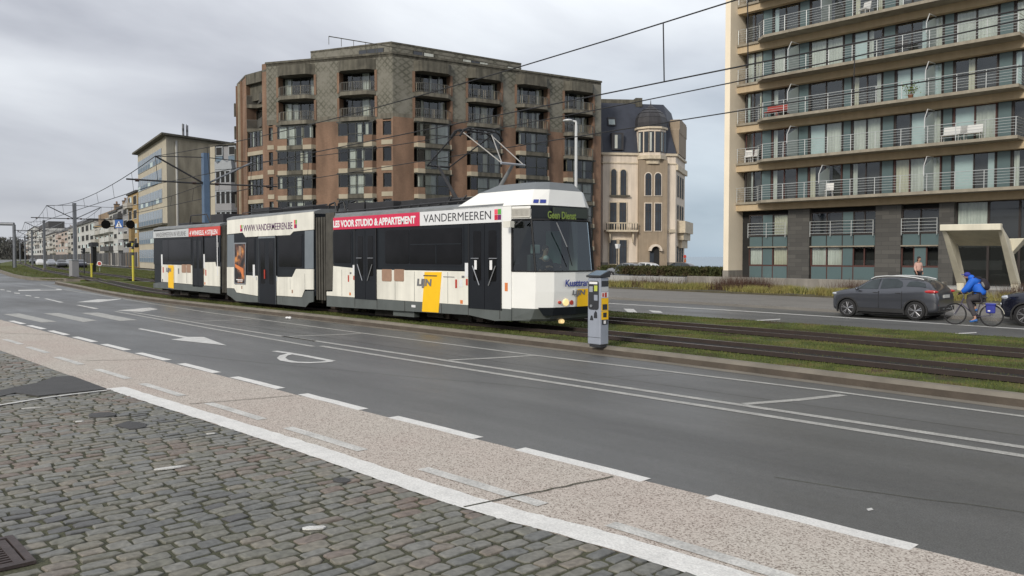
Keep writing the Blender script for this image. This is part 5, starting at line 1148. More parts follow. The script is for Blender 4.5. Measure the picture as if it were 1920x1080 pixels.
cols = {F2: [(F2.uv(524)[0], F2.uv(594)[0], 1), (F2.uv(637)[0], F2.uv(707)[0], 1)], F3: [(F3.uv(777)[0], F3.uv(847)[0], -1), (F3.uv(876)[0], F3.uv(941)[0], -1), (F3.uv(967)[0], F3.uv(1028)[0], -1), (F3.uv(1056)[0], F3.uv(1112)[0], -1)]}
small = {F2: [(F2.uv(503.5)[0] + .2, F2.uv(514)[0]), (F2.uv(719)[0], F2.uv(735)[0])], F3: []}
for F_, cl in cols.items():
    edges = [0] + [e_ for a, c, _ in cl for e_ in (a, c)] + [F_.len]
    spans = [(edges[i], edges[i + 1]) for i in range(0, len(edges), 2)]
    wall_segs(F_, spans, L0 + .35, PZ, 'shingle', name='shingle_wall')
    if F_ is F2: wall_segs(F_, spans, L0 - .25, L0 + .35, 'stained_concrete', .45, 'ledge')
    else: wall_segs(F_, spans, L0 - .05, L0 + .35, 'stained_concrete', .45, 'ledge')
    # brick piers below, cut by the small windows
    sp2 = []
    for a, c in spans:
        cut = [q for q in small[F_] if a <= q[0] < c]
        x = a
        for q in cut: sp2.append((x, q[0])); x = q[1]
        sp2.append((x, c))
    wall_segs(F_, [s for s in sp2 if s[1] - s[0] > .02], .3, L0 - (.25 if F_ is F2 else .05), 'brick', name='wall')
    for j, (a, c, sgn) in enumerate(cl):
        w_ = c - a
        for k in range(2):
            z0 = L0 + k * fh; bay_upper(F_, a, c, z0, z0 + fh - .42, k == 1, .75)
            wind(F_, a + .15, c - .15, z0, z0 + 2.3, 4, .85, curt=.45 if F_ is F2 or j < 2 else .9)
        b = MB(F_.M(F2)); b.box(a, c, 0, .5, L0 + 2 * fh + .55, PZ - .001, 'stained_concrete'); b.build('wall', blk)
        for k in range(7):
            zt_ = L0 - .42 - k * fh; zb_ = zt_ - fh + .55   # window band from zb_ to zt_
            if zb_ < .3: break
            last = (F_ is F3 and j == 3)
            if last and k == 0:
                bay_upper(F_, a, c, zt_ - 2.42, zt_, False); wind(F_, a + .15, c - .15, zt_ - 2.4, zt_ - .05, 4, .85, curt=.8); continue
            fr_ = .55; x1 = a + w_ * .24; x2 = c - w_ * .24
            if sgn < 0: x2 = c - w_ * .10
            if sgn > 0: x1 = a + w_ * .30; x2 = c - w_ * .28
            # projecting shallow bay : sill band, brick apron, window lights
            b = MB(F_.M(F2)); lo_ = zb_ - .55
            b.prism([(a, 0), (a + .25, -fr_), (x1, -fr_), (x1, .3), (a, .3)], lo_, lo_ + .5, 'beige_sill'); b.prism([(x2, .3), (x2, -fr_), (c - .25, -fr_), (c, 0), (c, .3)], lo_, lo_ + .5, 'beige_sill' if True else 'x')
            b.prism([(x1, .3), (x1, -fr_ - .05), (x2, -fr_ - .05), (x2, .3)], lo_ + .02, lo_ + .46, 'dark_concrete'); b.build('sill', blk)
            b = MB(F_.M(F2)); b.prism([(a, 0), (a + .25, -fr_ + .04), (x1, -fr_ + .04), (x1, .3), (a, .3)], lo_ + .5, lo_ + 1.25, 'brick'); b.prism([(x2, .3), (x2, -fr_ + .04), (c - .25, -fr_ + .04), (c, 0), (c, .3)], lo_ + .5, lo_ + 1.25, 'brick')
            b.box(a, c, -fr_ + .06, .3, zt_ - .12, zt_ + .04, 'dark_green_frame'); b.build('spandrel', blk)
            y_ = -fr_ + .08
            wind(F_, a + .22, x1, lo_ + 1.25, zt_ - .12, 1, y_, curt=.6); wind(F_, x1, x2, lo_ + .46, zt_ - .12, 2, y_, hb=True, curt=.7)
            if c - .22 - x2 > .3: wind(F_, x2, c - .22, lo_ + 1.25, zt_ - .12, 1, y_, curt=.6)
    for (a, c) in small[F_]:
        for k in range(7):
            zt_ = L0 - .5 - k * fh
            if zt_ < 2: break
            b = MB(F_.M(F2)); b.box(a, c, 0, .35, zt_ - fh + .0 + .02, zt_ - 1.98, 'brick'); b.box(a - .15, c + .15, -.06, .34, zt_ - 2.0 - .01, zt_ - 1.5, 'beige_sill') if False else b.box(a - .15, c + .15, -.06, .34, zt_ - fh + .28, zt_ - fh + .78, 'beige_sill'); b.box(a, c, .002, .34, zt_, zt_ + .12, 'brick'); b.build('sill', blk)
            wind(F_, a, c, zt_ - 1.52, zt_, 1, .12, curt=.6)
            b = MB(F_.M(F2)); b.box(a, c, .004, .33, zt_ - 1.99, zt_ - 1.53, 'brick'); b.build('spandrel', blk)
# oblique left facets
zl = F1.uv(480, 137)[1]
b = MB(F0.M(F2)); b.box(0, F0.len, 0, .4, .3, zl - .2, 'brick')
for k in range(3): b.box(.6 + k * 1.5, .85 + k * 1.5, -.25, 0, .3, zl - .3, 'beige_sill' if k % 2 else 'brick')
for k in range(7): b.box(-.5, -.05, -.3, .5, 2.6 + k * fh, 4.2 + k * fh, 'dark_concrete')
b.build('wall', blk)
b = MB(F1.M(F2)); l1 = F1.len; b.box(0, .25, 0, 2, .3, zl, 'brick'); b.box(l1 - .9, l1, 0, 2, .3, zl + .8, 'brick'); b.box(.25, l1 - .9, -.05, .4, zl - 1.1, zl, 'dark_concrete'); b.box(.25, l1 - .9, 1.5, 1.9, .3, zl, 'room_dark'); b.build('wall', blk)
for k in range(8):
    z0 = L0 - .15 + (1 - k) * fh
    if z0 < 1: break
    a, c = .27, l1 - .92; m_ = MB(F1.M(F2))
    if k < 2:
        m_.prism([(a, 0), (a + .8, .9), (c - .6, .9), (c, -.1), (c, 1.6), (a, 1.6)], z0 - .4, z0, 'stained_concrete'); bl = m_.build('balcony', blk)
        r_ = MB(F1.M(F2))
        for p_, q_ in zip([(a, .02), (a + .8, .94)], [(a + .8, .94), (c, .0)]):
            r_.tube((*p_, z0 + 1), (*q_, z0 + 1), .03, 'rail_bar', 5); n_ = 14
            for i in range(n_): t = i / n_; x = p_[0] + (q_[0] - p_[0]) * t; y = p_[1] + (q_[1] - p_[1]) * t; r_.box(x - .02, x + .02, y - .02, y + .02, z0, z0 + 1, 'rail_bar')
        r_.build('railing', bl); wind(F1, a, c, z0, z0 + 2.2, 3, 1.3)
    else:
        m_.box(a, c, .05, 1.2, z0 - .45, z0 + .0, 'beige_sill'); m_.box(a, c, .12, 1.2, z0, z0 + .5, 'brick'); m_.build('sill', blk); wind(F1, a, c, z0 + .5, z0 + fh - .46, 4, .15, curt=.5)
# parapets and the set-back top storey
ps = inset(cs, -.08); b = MB(); c2 = [cs[2], cs[3], cs[4], cs[5], (cs[2][0] + 4, cs[2][1] + 14)]; b.prism(c2, PZ - .28, PZ - .02, 'dark_concrete'); b.prism(inset(c2, -.08), PZ, PZ + .22, 'dark_concrete'); b.build('roof', blk)
b = MB(); c3 = [cs[0], cs[1], (cs[2][0] - .02, cs[2][1]), (cs[2][0] + 3, cs[2][1] + 13), cs[6]]; b.prism(c3, zl - .1, zl + .12, 'dark_concrete'); b.prism(inset(c3, .5), zl - 3, zl - .1, 'dark_concrete'); b.build('roof', blk)
b = MB(); b.prism([(cs[2][0], cs[2][1] + .02), (cs[2][0] + .35, cs[2][1] + .02), (cs[2][0] + 3.9, cs[2][1] + 13), (cs[2][0] + 3.5, cs[2][1] + 13)], zl + .12, PZ - .29, 'shingle'); b.build('side_wall', blk)
T2 = Facade(586, 99, 737, 94.5); T3 = Facade(737, 94.5, 977, 105)
zt2 = T2.uv(660, 89)[1]
m2 = T2.M(F2); m3 = T3.M(F2); q = [m2 @ Vector((0, 0, 0)), m3 @ Vector((0, 0, 0)), m3 @ Vector((T3.len, 0, 0)), m3 @ Vector((T3.len, 7, 0)), m2 @ Vector((3, 8, 0))]
b = MB(); b.prism([(p.x, p.y) for p in q], PZ, zt2, 'shingle'); b.build('penthouse', blk)
b = MB(T2.M(F2)); b.box(0, T2.len, -.06, .3, zt2 - .04, zt2 + .14, 'dark_concrete'); b.build('coping', blk); b = MB(T3.M(F2)); b.box(0, T3.len, -.06, .3, zt2 - .06, zt2 + .12, 'dark_concrete'); b.build('coping', blk)
for T_, spans in ((T2, [(676, 722)]), (T3, [(776, 815), (868, 915), (951, 974)])):
    for a, c in spans:
        f = MB(T_.M(F2)); u0, u1 = T_.uv(a)[0], T_.uv(c)[0]; f.box(u0, u1, -.05, .02, PZ + .5, zt2 - .45, 'dark_green_frame'); f = f.build('window', blk); n_ = max(2, int((u1 - u0) / 1.1)); g_ = MB(T_.M(F2)); W_ = (u1 - u0) / n_
        for k in range(n_): g_.box(u0 + k * W_ + .06, u0 + (k + 1) * W_ - .06, -.07, -.04, PZ + .56, zt2 - .51, 'sky_glass' if random.random() < .7 else 'curtain')
        g_.build('pane', f)
b = MB(T3.M(F2)); L = T3.len
b.box(L + .3, L + 3.2, 2, 5, PZ, PZ + 1.6, 'dark_concrete'); b.box(L + 2.0, L + 2.9, 1.6, 2.6, PZ, PZ + 1.9, 'brick'); b.box(L - 8.6, L - 6.6, 3, 4.2, zt2, zt2 + .5, 'dark_concrete') ; b.build('chimney', blk)
b = MB(T3.M(F2)); b.tube((-9, -3.3, PZ + .95), (16, -3.0, PZ + .95), .05, 'dark_concrete')
for k in range(18): b.tube((-9 + k * 1.4, -3.3 + k * .012, PZ + .1), (-9 + k * 1.4, -3.3 + k * .012, PZ + .95), .03, 'dark_concrete', 5)
b.build('roof_railing', blk)
# ---------------------------------------------------------------- corner mansion
mat('stucco', (.76, .66, .55), .8, var=.1, scale=.5, streak=.2); mat('stone_brown', (.34, .27, .195), .85, var=.15, scale=.6, streak=.2); mat('roof_slate', (.034, .040, .058), .6, var=.2, scale=1.2); mat('lead', (.06, .058, .062), .5, .3, var=.25, scale=1, streak=.35)
mat('ornament', (.58, .50, .38), .85, var=.25, scale=2); mat('window_blue', (.055, .065, .08), .1, var=.3, scale=.8); mat('wood_dark', (.05, .042, .04), .6, var=.2)
M1 = Facade(1130, 108, 1196, 108.5); M2 = Facade(1196, 108.5, 1250, 109); M3 = Facade(1250, 109, 1266, 109.6); M4 = Facade(1266, 109.6, 1283, 118)
man = empty('mansion', (M1.o.x, M1.o.y, 0), 'old cream corner mansion with dark mansard roof and domed octagonal turret', 'house', rz=M1.ang)
V1 = lambda px, py: M1.uv(px, py); C0 = V1(1160, 287)[1]; G0 = -.1
pm_ = [m.M(M1) for m in (M1, M2, M3, M4)]
ctr = [Vector((0, 0, 0)), pm_[3] @ Vector((0, 0, 0)), pm_[3] @ Vector((M4.len, 0, 0)), Vector((M1.len + 8, 16, 0)), Vector((0, 16, 0))]
b = MB(); b.prism([(p.x, p.y) for p in ctr], G0, C0, 'stucco'); b.build('wall', man)
b = MB(); b.prism(inset([(p.x, p.y) for p in ctr], -.05), G0, V1(1160, 492)[1], 'plinth'); b.build('plinth', man)
zr = V1(1150, 188)[1]; pl0 = [(p.x, p.y) for p in ctr]; b = MB(); tp_ = inset(pl0, 1.9); tp_[0] = (0, 1.9); tp_[4] = (0, 14.1); b.prism(pl0, C0 + .05, zr, 'roof_slate', top=tp_); 
b.build('roof', man)
b = MB(); b.prism(inset(pl0, -.25), C0 - .25, C0 + .05, 'ornament'); b.prism(inset(pl0, -.12), C0 - 1.35, C0 - 1.2, 'ornament'); b.build('cornice', man)
b = MB(); a = V1(1118, 182); c = V1(1212, 186); b.box(a[0], c[0], 2.2, 3.4, zr - .4, a[1] + .2, 'dark_concrete'); b.box(a[0], a[0] + 1.0, 2, 3.6, zr - .4, a[1] + .9, 'brick'); b.box(c[0] - .9, c[0], 2, 3.6, zr - .4, a[1] + .4, 'dark_concrete'); b.build('chimney', man)
def mwin(F_, u0, u1, z0, z1, arch=False, y=-.04, mull=1, surround='ornament'):
    M_ = F_.M(M1); f = MB(M_); w_ = u1 - u0
    out = rect(u0 - .12, u1 + .12, z0 - .08, z1 + .12) if not arch else [(u0 - .12, z0 - .08), (u1 + .12, z0 - .08), (u1 + .12, z1 - w_ / 2)] + [((u0 + u1) / 2 + (w_ / 2 + .12) * math.cos(t), z1 - w_ / 2 + (w_ / 2 + .12) * math.sin(t)) for t in [math.pi * k / 8 for k in range(1, 8)]] + [(u0 - .12, z1 - w_ / 2)]
    f.slabxz(out, y, y + .2, surround); f = f.build('window', man)
    inn_ = rect(u0, u1, z0, z1) if not arch else [(u0, z0), (u1, z0), (u1, z1 - w_ / 2)] + [((u0 + u1) / 2 + (w_ / 2) * math.cos(t), z1 - w_ / 2 + (w_ / 2) * math.sin(t)) for t in [math.pi * k / 8 for k in range(1, 8)]] + [(u0, z1 - w_ / 2)]
    g_ = MB(M_); g_.slabxz(inn_, y - .006, y + .1, 'window_blue'); g_.build('pane', f)
    m_ = MB(M_); m_.box((u0 + u1) / 2 - .03, (u0 + u1) / 2 + .03, y - .04, y - .008, z0, z1 - .05, 'wood_dark'); zz = z0 + (z1 - z0) * .7; m_.box(u0 + .03, u1 - .03, y - .045, y - .009, zz, zz + .07, 'wood_dark')
    for x in (u0, u1 - .07): m_.box(x, x + .07, y - .04, y - .008, z0, z1 - (w_ / 2 if arch else 0), 'wood_dark')
    m_.build('frame', f)
    return f
def MW(F_, pa, pb, ya, yb, **k): a = F_.uv(pa, yb); c = F_.uv(pb, ya); return mwin(F_, a[0], c[0], a[1], c[1], **k)
MW(M1, 1145.5, 1156, 317, 366, arch=True); MW(M1, 1163, 1174.5, 318, 366, arch=True)
MW(M1, 1143.5, 1156, 380, 432); MW(M1, 1161, 1174, 380, 432); MW(M1, 1142, 1156, 450, 495); MW(M1, 1161, 1175, 450, 495)
b = MB(); a = V1(1133, 433); c = V1(1193, 415); b.box(a[0], c[0], -1.0, 0, a[1] - .12, a[1] + .12, 'ornament')
for k in range(13): x = a[0] + .1 + (c[0] - a[0] - .2) * k / 12; b.box(x - .05, x + .05, -.96, -.86, a[1] + .12, a[1] + .95, 'ornament' if 2 < k < 10 else 'dark_concrete')
b.box(a[0], c[0], -1.0, -.82, a[1] + .95, a[1] + 1.08, 'ornament')
for x in (a[0] + .5, c[0] - .7): b.slabxz([(x, a[1] - .12), (x + .3, a[1] - .12), (x + .2, a[1] - 1.6)], -.5, 0, 'ornament')
b.build('balcony', man)
b = MB(); a = V1(1143, 367.5); c = V1(1181, 367.5); b.box(a[0], c[0], -.2, 0, a[1] - .1, a[1] + .12, 'dark_concrete'); b.build('sill', man)
for pa, pb, ya, yb, dep in ((1143, 1158, 217, 233, .8), (1149, 1167, 252, 281, .1)):     # skylight and dormer
    a = V1(pa, yb); c = V1(pb, ya); b = MB()
    if dep > .5:
        f_ = (a[1] - C0) / (zr - C0) * 1.9; f2 = (c[1] - C0) / (zr - C0) * 1.9
        b.hexa([(a[0], f_ - .12, a[1]), (c[0], f_ - .12, a[1]), (c[0], f_ + .1, a[1]), (a[0], f_ + .1, a[1])], [(a[0], f2 - .12, c[1]), (c[0], f2 - .12, c[1]), (c[0], f2 + .1, c[1]), (a[0], f2 + .1, c[1])], 'lead'); b = b.build('skylight', man)
        g_ = MB(); g_.hexa([(a[0] + .12, f_ - .14, a[1] + .12), (c[0] - .12, f_ - .14, a[1] + .12), (c[0] - .12, f_, a[1] + .12), (a[0] + .12, f_, a[1] + .12)], [(a[0] + .12, f2 - .14, c[1] - .12), (c[0] - .12, f2 - .14, c[1] - .12), (c[0] - .12, f2, c[1] - .12), (a[0] + .12, f2, c[1] - .12)], 'frosted'); g_.build('pane', b)
    else:
        b.box(a[0] - .15, c[0] + .15, dep - .15, 2.2, a[1], c[1] + .2, 'lead'); b = b.build('dormer', man); g_ = MB(); g_.box(a[0] + .15, c[0] - .15, dep - .18, dep - .1, a[1] + .15, c[1], 'window_blue'); g_.box(a[0] + .25, a[0] + .6, dep - .19, dep - .17, a[1] + .2, c[1] - .1, 'curtain'); g_.build('pane', b)
# turret
tw = M2.uv(1222, 481)[0]; zc0 = M2.uv(1222, 292)[1]; zc1 = M2.uv(1222, 243)[1]; rad = (M2.uv(1250)[0] - M2.uv(1193)[0]) / 2
Mt = M2.M(M1)
b = MB(Mt); b.box(M2.uv(1196)[0], M2.uv(1249)[0], -.35, .5, G0, zc0 - .6, 'stone_brown'); tu = b.build('turret', man)
def octo(r, cy=.9, k=8): return [(tw + r * math.cos(R(22.5 + 45 * i)), cy + r * math.sin(R(22.5 + 45 * i))) for i in range(8)]
b = MB(Mt); b.prism(octo(rad * .62), zc0 - 1.7, zc0 - 1.1, 'ornament'); b.prism(octo(rad * .80), zc0 - 1.1, zc0 - .5, 'ornament'); b.prism(octo(rad * 1.02), zc0 - .5, zc0, 'ornament'); b.prism(octo(rad * .97), zc0, zc1, 'stucco'); b.prism(octo(rad * 1.1), zc1, zc1 + .25, 'ornament'); b.build('lantern', tu)
b = MB(Mt); H_ = M2.uv(1222, 197)[1] - zc1 - .25; last = octo(rad * 1.04)
for i, (r_, h_) in enumerate(((1.04, .22), (.98, .44), (.82, .64), (.56, .80), (.27, .92), (.06, 1.05))):
    z0_ = zc1 + .25 + (0 if i == 0 else H_ * [0, .22, .45, .66, .82, .93][i]); cur = octo(rad * r_); b.prism(last, z0_, zc1 + .25 + H_ * h_, 'lead', top=cur); last = cur
b.tube((tw, .9, zc1 + H_), (tw, .9, zc1 + H_ + 1.1), .12, 'lead', 6, r2=.02); b.build('dome', tu)
for k, (a0, wd_) in enumerate(((-90, 1.0), (-45, 1.0), (-135, 1.0))):
    rr_ = rad * .97 * math.cos(R(22.5)); cx_ = tw + rr_ * math.cos(R(a0)); cy_ = .9 + rr_ * math.sin(R(a0)); M_ = Mt @ Matrix.Translation((cx_, cy_, 0)) @ Matrix.Rotation(R(a0 + 90), 4, 'Z')
    f = MB(M_)
    for s_ in (-.42, .42):
        f.box(s_ - .33, s_ + .33, -.05, .1, zc0 + .35, zc1 - .35, 'wood_dark')
    f = f.build('window', tu); g_ = MB(M_)
    for s_ in (-.42, .42): g_.box(s_ - .26, s_ + .26, -.08, -.04, zc0 + .42, zc1 - .42, 'window_blue'); g_.box(s_ - .26, s_ + .0, -.09, -.081, zc0 + .5, zc1 - .5, 'curtain' if s_ < 0 else 'window_blue')
    g_.build('pane', f)
MW(M2, 1208, 1219.5, 325, 367, arch=True, y=-.45, surround='stucco'); MW(M2, 1226, 1238, 325, 367, arch=True, y=-.45, surround='stucco'); MW(M2, 1207.5, 1219.5, 382, 433, y=-.45, surround='stucco'); MW(M2, 1226, 1238, 382, 433, y=-.45, surround='stucco')
b = MB(Mt); a = M2.uv(1219, 503); c = M2.uv(1233, 462); r_ = (c[0] - a[0]) / 2 + .1; cx_ = (a[0] + c[0]) / 2
pts = [(cx_ - r_, G0), (cx_ + r_, G0)] + [(cx_ + r_ * math.cos(t), c[1] - r_ + r_ * math.sin(t)) for t in [math.pi * k / 8 for k in range(0, 9)]]
b.slabxz(pts, -.42, -.3, 'room_dark'); b.box(cx_ - r_ - .1, cx_ - .15, -.46, -.4, G0, c[1] - r_ - .2, 'window_blue'); dr = b.build('door', tu)
b = MB(Mt); P_ = [(cx_ + (r_ + .28) * math.cos(t), c[1] - r_ + (r_ + .28) * math.sin(t)) for t in [math.pi * k / 10 for k in range(11)]]; Q_ = [(cx_ + r_ * math.cos(t), c[1] - r_ + r_ * math.sin(t)) for t in [math.pi * k / 10 for k in range(11)]]
b.slabxz(P_ + Q_[::-1], -.95, -.3, 'stucco'); b.build('door_hood', tu)
# right part: gable and oriel on the sea side
M_ = M4.M(M1); L4 = M4.len; z_ = lambda py: M4.uv(1272, py)[1]
b = MB(M_); b.box(1.5, L4 - .3, -.25, 1, z_(250), z_(225), 'stone_brown'); b.slabxz([(1.2, z_(290)), (L4 - .5, z_(290)), (L4 - .5, z_(222)), (3.5, z_(222)), (1.2, z_(245))], -.2, 1.5, 'stone_brown'); b.build('gable', man)
b = MB(M_); b.box(1.5, L4 + .9, -1.1, 0, z_(437), z_(415), 'ornament'); b.box(2.2, L4 + .3, -.8, 0, z_(450), z_(437), 'ornament'); b.box(2.9, L4 - .4, -.5, 0, z_(465), z_(450), 'ornament'); b.build('oriel', man)
b = MB(M_); b.box(0, L4 + .5, -.3, 0, z_(322), z_(312), 'ornament'); b.build('cornice', man)
for (ya, yb) in ((330, 370), (385, 412), (462, 492)):
    for k in range(3): x = 1.2 + k * 2.3; f = mwin(M4, x, x + 1.3, z_(yb), z_(ya), surround='ornament')
b = MB(M3.M(M1)); b.box(.3, M3.len, -.08, 0, M3.uv(1258, 436)[1], M3.uv(1258, 430)[1], 'ornament'); b.build('cornice', man)
# ---------------------------------------------------------------- generic street house
WM = {'blue_glass': None}
mat('blue_glass', (.16, .21, .25), .15, var=.25, scale=.6); mat('blue_panel', (.12, .17, .22), .5, var=.15, scale=.8); mat('beige_render', (.44, .40, .315), .85, var=.12, scale=.4, streak=.15); mat('grey_frame', (.30, .32, .34), .6, var=.1)
mat('white_render', (.52, .52, .50), .8, var=.12, scale=.3, streak=.2); mat('off_white', (.44, .42, .38), .8, var=.15, scale=.3, streak=.2); mat('yellow_render', (.36, .25, .11), .85, var=.12, scale=.4); mat('grey_render', (.26, .26, .27), .85, var=.12, scale=.4); mat('pinkish', (.40, .33, .29), .85, var=.12, scale=.4)
mat('roof_grey', (.07, .07, .072), .8, var=.2); mat('shop_dark', (.03, .027, .025), .4, var=.4, scale=.4)
mat('pole_blue', (.10, .155, .24), .5, .2, var=.15, scale=2); mat('pole_grey', (.17, .18, .20), .55, .2, var=.15, scale=2)
G1 = Facade(261.5, 154, 315, 130); G2 = Facade(315, 130, 449, 142)
gb = empty('apartment_block', (G1.o.x, G1.o.y, 0), 'beige flat-roofed block with rows of bluish windows and a blank brick side wall', 'apartment building', rz=G1.ang)
zR = G1.uv(300, 262)[1]
mG = G2.M(G1); c0 = mG @ Vector((0, 0, 0)); c1 = mG @ Vector((G2.len, 0, 0)); pl0 = [(0, 0), (c0.x, c0.y), (c1.x, c1.y), (c1.x - 20, c1.y + 12), (0, 14)]
pl0 = [(0, 0), (c0.x, c0.y), (c1.x, c1.y), (c1.x - G1.len, c1.y)]
b = MB(); b.prism(pl0, 0, zR, 'beige_render'); b.build('wall', gb)
b = MB(mG); b.box(2.2, G2.len - .02, -.04, 0, 0, zR - .3, 'brick_tan'); b.build('side_wall', gb)
b = MB(); b.prism(inset(pl0, -.9), zR, zR + .3, 'dark_concrete'); b.build('roof', gb)
b = MB(mG); b.tube((1.7, -.15, 3), (1.7, -.15, zR - .6), .16, 'white_render'); b.build('downpipe', gb)
b = MB(mG)
for x in (0, 1.4): b.tube((4.2 + x * .5, 1.5, zR), (4.2 + x * .5, 1.5, zR + 2.6), .05, 'pole_grey', 5)
for z in (1.2, 1.9): b.box(4.0, 4.35, 1.3, 1.45, zR + z - .6, zR + z + .6, 'grey_render'); b.box(4.75, 5.1, 1.3, 1.45, zR + z - .6, zR + z + .5, 'grey_render')
b.build('antenna_mast', gb)
rows = [(289, 0), (0, 0)]
hf = 3.25; zt0 = zR - 1.5
def strip_window(F_, ref, par, u0, u1, z0, z1, n_, fm, gm, low=None, y=-.02):
    M_ = F_.M(ref); f = MB(M_); f.box(u0, u1, y - .06, y + .15, z0, z1, fm); f = f.build('window', par); g_ = MB(M_); W_ = (u1 - u0) / n_
    for k in range(n_):
        a = u0 + k * W_ + W_ * .09; c = u0 + (k + 1) * W_ - W_ * .09; zz = z0 + (z1 - z0) * .38
        if low: g_.box(a, c, y - .075, y - .055, z0 + .08, zz - .05, random.choice(low)); g_.box(a, c, y - .075, y - .055, zz + .05, z1 - .08, gm)
        else: g_.box(a, c, y - .075, y - .055, z0 + .08, z1 - .08, gm)
    g_.build('pane', f); return f
for r_ in range(6):
    z1 = zt0 - r_ * hf
    if z1 - 2.3 < 0: break
    L = G1.len; strip_window(G1, G1, gb, .4, L * (.86 if r_ < 4 else .62), z1 - 2.25, z1, 9 if r_ < 4 else 7, 'grey_frame', 'blue_glass', low=['blue_panel', 'curtain_blue', 'blue_panel'])
b = MB(); L = G1.len; b.box(0, L, -.8, 0, zt0 - 4 * hf + .5, zt0 - 4 * hf + .8, 'dark_concrete'); b.build('ledge', gb)
# bay-fronted block squeezed between
Q1 = Facade(397, 124, 452, 122)
qb = empty('apartment_block', (Q1.o.x, Q1.o.y, 0), 'grey block with blue panels and rounded bays squeezed beside the brown brick block', 'apartment building', rz=Q1.ang)
zq = lambda py: Q1.uv(420, py)[1]
b = MB(); b.box(.0, Q1.len + 1, .3, 12, 0, zq(272), 'grey_render'); b.box(0.0, .9, -.05, .3, 0, zq(272), 'beige_render'); b.build('wall', qb)
b = MB(); b.box(-.2, Q1.len + 1, -.1, 12, zq(272), zq(270), 'dark_concrete'); b.build('roof', qb)
for a, c in ((.9, 2.2), (3.3, 4.6)):
    f = MB(); f.box(a, c, .1, .32, zq(292), zq(274), 'grey_frame'); f = f.build('window', qb); g_ = MB(); g_.box(a + .15, c - .15, .06, .12, zq(290), zq(276), 'room_dark'); g_.build('pane', f)
    f = MB(); f.box(a, c, .05, .3, zq(302), zq(293), 'blue_panel'); f.build('panel', qb)
f = MB(); f.slabxz([(1.2, zq(318)), (2.7, zq(318)), (4.4, zq(318)), (4.2, zq(300)), (3.6, zq(306)), (2.6, zq(300)), (1.8, zq(308)), (1.2, zq(302))], -.5, .3, 'grey_frame'); f.build('gable', qb)
for k, (ya, yb) in enumerate(((322, 343), (360, 382), (398, 415), (432, 450))):
    b = MB(); b.prism([(.9, .3), (1.3, -.6), (4.3, -.6), (4.7, .3)], zq(yb + 15), zq(yb), 'grey_render'); b.prism([(.9, .3), (1.3, -.6), (4.3, -.6), (4.7, .3)], zq(ya), zq(ya - 3), 'grey_frame'); bay = b.build('bay', qb)
    f = MB(); f.prism([(1.0, .3), (1.4, -.5), (4.2, -.5), (4.6, .3)], zq(yb), zq(ya), 'room_dark')
    for x in (1.4, 2.3, 3.2, 4.1): f.box(x - .12, x + .12, -.56, -.45, zq(yb) + .002, zq(ya) - .002, 'grey_frame')
    f.build('window', bay)
# terrace of houses along the street to the left
SD = ray(-27, 481); 
def street_depth(px):
    k = (960 - px) / F; t = (k * 130 - 54.34) / (.6397 - k); return 130 + t
random.seed(33)
def house(pa, pb, ytop, m, label, nfl, style='flat', wcol='room_dark', base=None, balc=False, cat='house', extra=None, nw=None, dout=0.):
    F_ = Facade(pa, street_depth(pa) - dout, pb, street_depth(pb) - dout); h = empty('town_house', (F_.o.x, F_.o.y, 0), label, cat, 'houses lining the street beyond the junction', rz=F_.ang)
    zt_ = F_.uv(pb, ytop)[1]; L = F_.len; fh_ = (zt_ - 3.4) / nfl
    b = MB(); b.box(0.0, L - .04, 0, 11, 0, zt_, m); b.build('wall', h)
    b = MB()
    if style == 'flat': b.box(-.0, L - .05, -.35, 11, zt_ + .01, zt_ + .4, 'roof_grey')
    else: b.prism([(0, -.2), (L - .05, -.2), (L - .05, 11), (0, 11)], zt_ + .01, zt_ + 2.6, 'roof_grey', top=[(0, 3.5), (L - .05, 3.5), (L - .05, 7), (0, 7)])
    b.build('roof', h)
    b = MB(); b.box(.2, L - .24, -.06, .02, 0.2, 2.9, base or 'shop_dark')
    for k in range(6): x = .3 + (L - .8) * k / 5; w9 = random.choice([.15, .3, .6, 1.4]); b.box(x - w9 * .5, x + w9 * .5, -.1, -.05, .1, 2.95, random.choice(['off_white', m, 'wood_dark', 'shop_dark', 'brick_brown']))
    b.build('shopfront', h)
    nw = nw or max(2, int(L / 3.4))
    for f_ in range(nfl):
        z0 = 3.5 + f_ * fh_
        for k in range(nw):
            x = (k + .5) * L / nw; w_ = L / nw * .31
            if (balc and k % 2 == 0) or random.random() < .22:
                b = MB(); b.box(x - w_ * 1.5, x + w_ * 1.5, -1.0, 0, z0 - .1, z0 + .95, random.choice(['white_render', m, 'off_white', 'roof_grey'])); b.build('balcony', h)
            b = MB(); b.box(x - w_, x + w_, -.08, .05, z0 + .35, z0 + fh_ - .55, 'white_render'); f = b.build('window', h)
            g_ = MB(); g_.box(x - w_ + .12, x - .05, -.10, -.06, z0 + .47, z0 + fh_ - .67, wcol); g_.box(x + .05, x + w_ - .12, -.10, -.06, z0 + .47, z0 + fh_ - .67, wcol if random.random() < .6 else 'curtain_blue'); g_.build('pane', f)
    if extra: extra(h, F_, zt_, L)
    return h
def chim(n_):
    def fn(h, F_, z, L):
        b = MB()
        for k in range(n_): x = L * (.2 + .5 * k); b.box(x, x + 1.4, 4, 5.2, z, z + 2.6, 'brick_brown'); b.box(x - .1, x + 1.5, 3.9, 5.3, z + 2.6, z + 2.8, 'roof_grey'); b.tube((x + .4, 4.6, z + 2.8), (x + .4, 4.6, z + 3.5), .2, 'brick', 6); b.tube((x + 1, 4.6, z + 2.8), (x + 1, 4.6, z + 3.4), .2, 'brick', 6)
        b.build('chimney', h)
    return fn
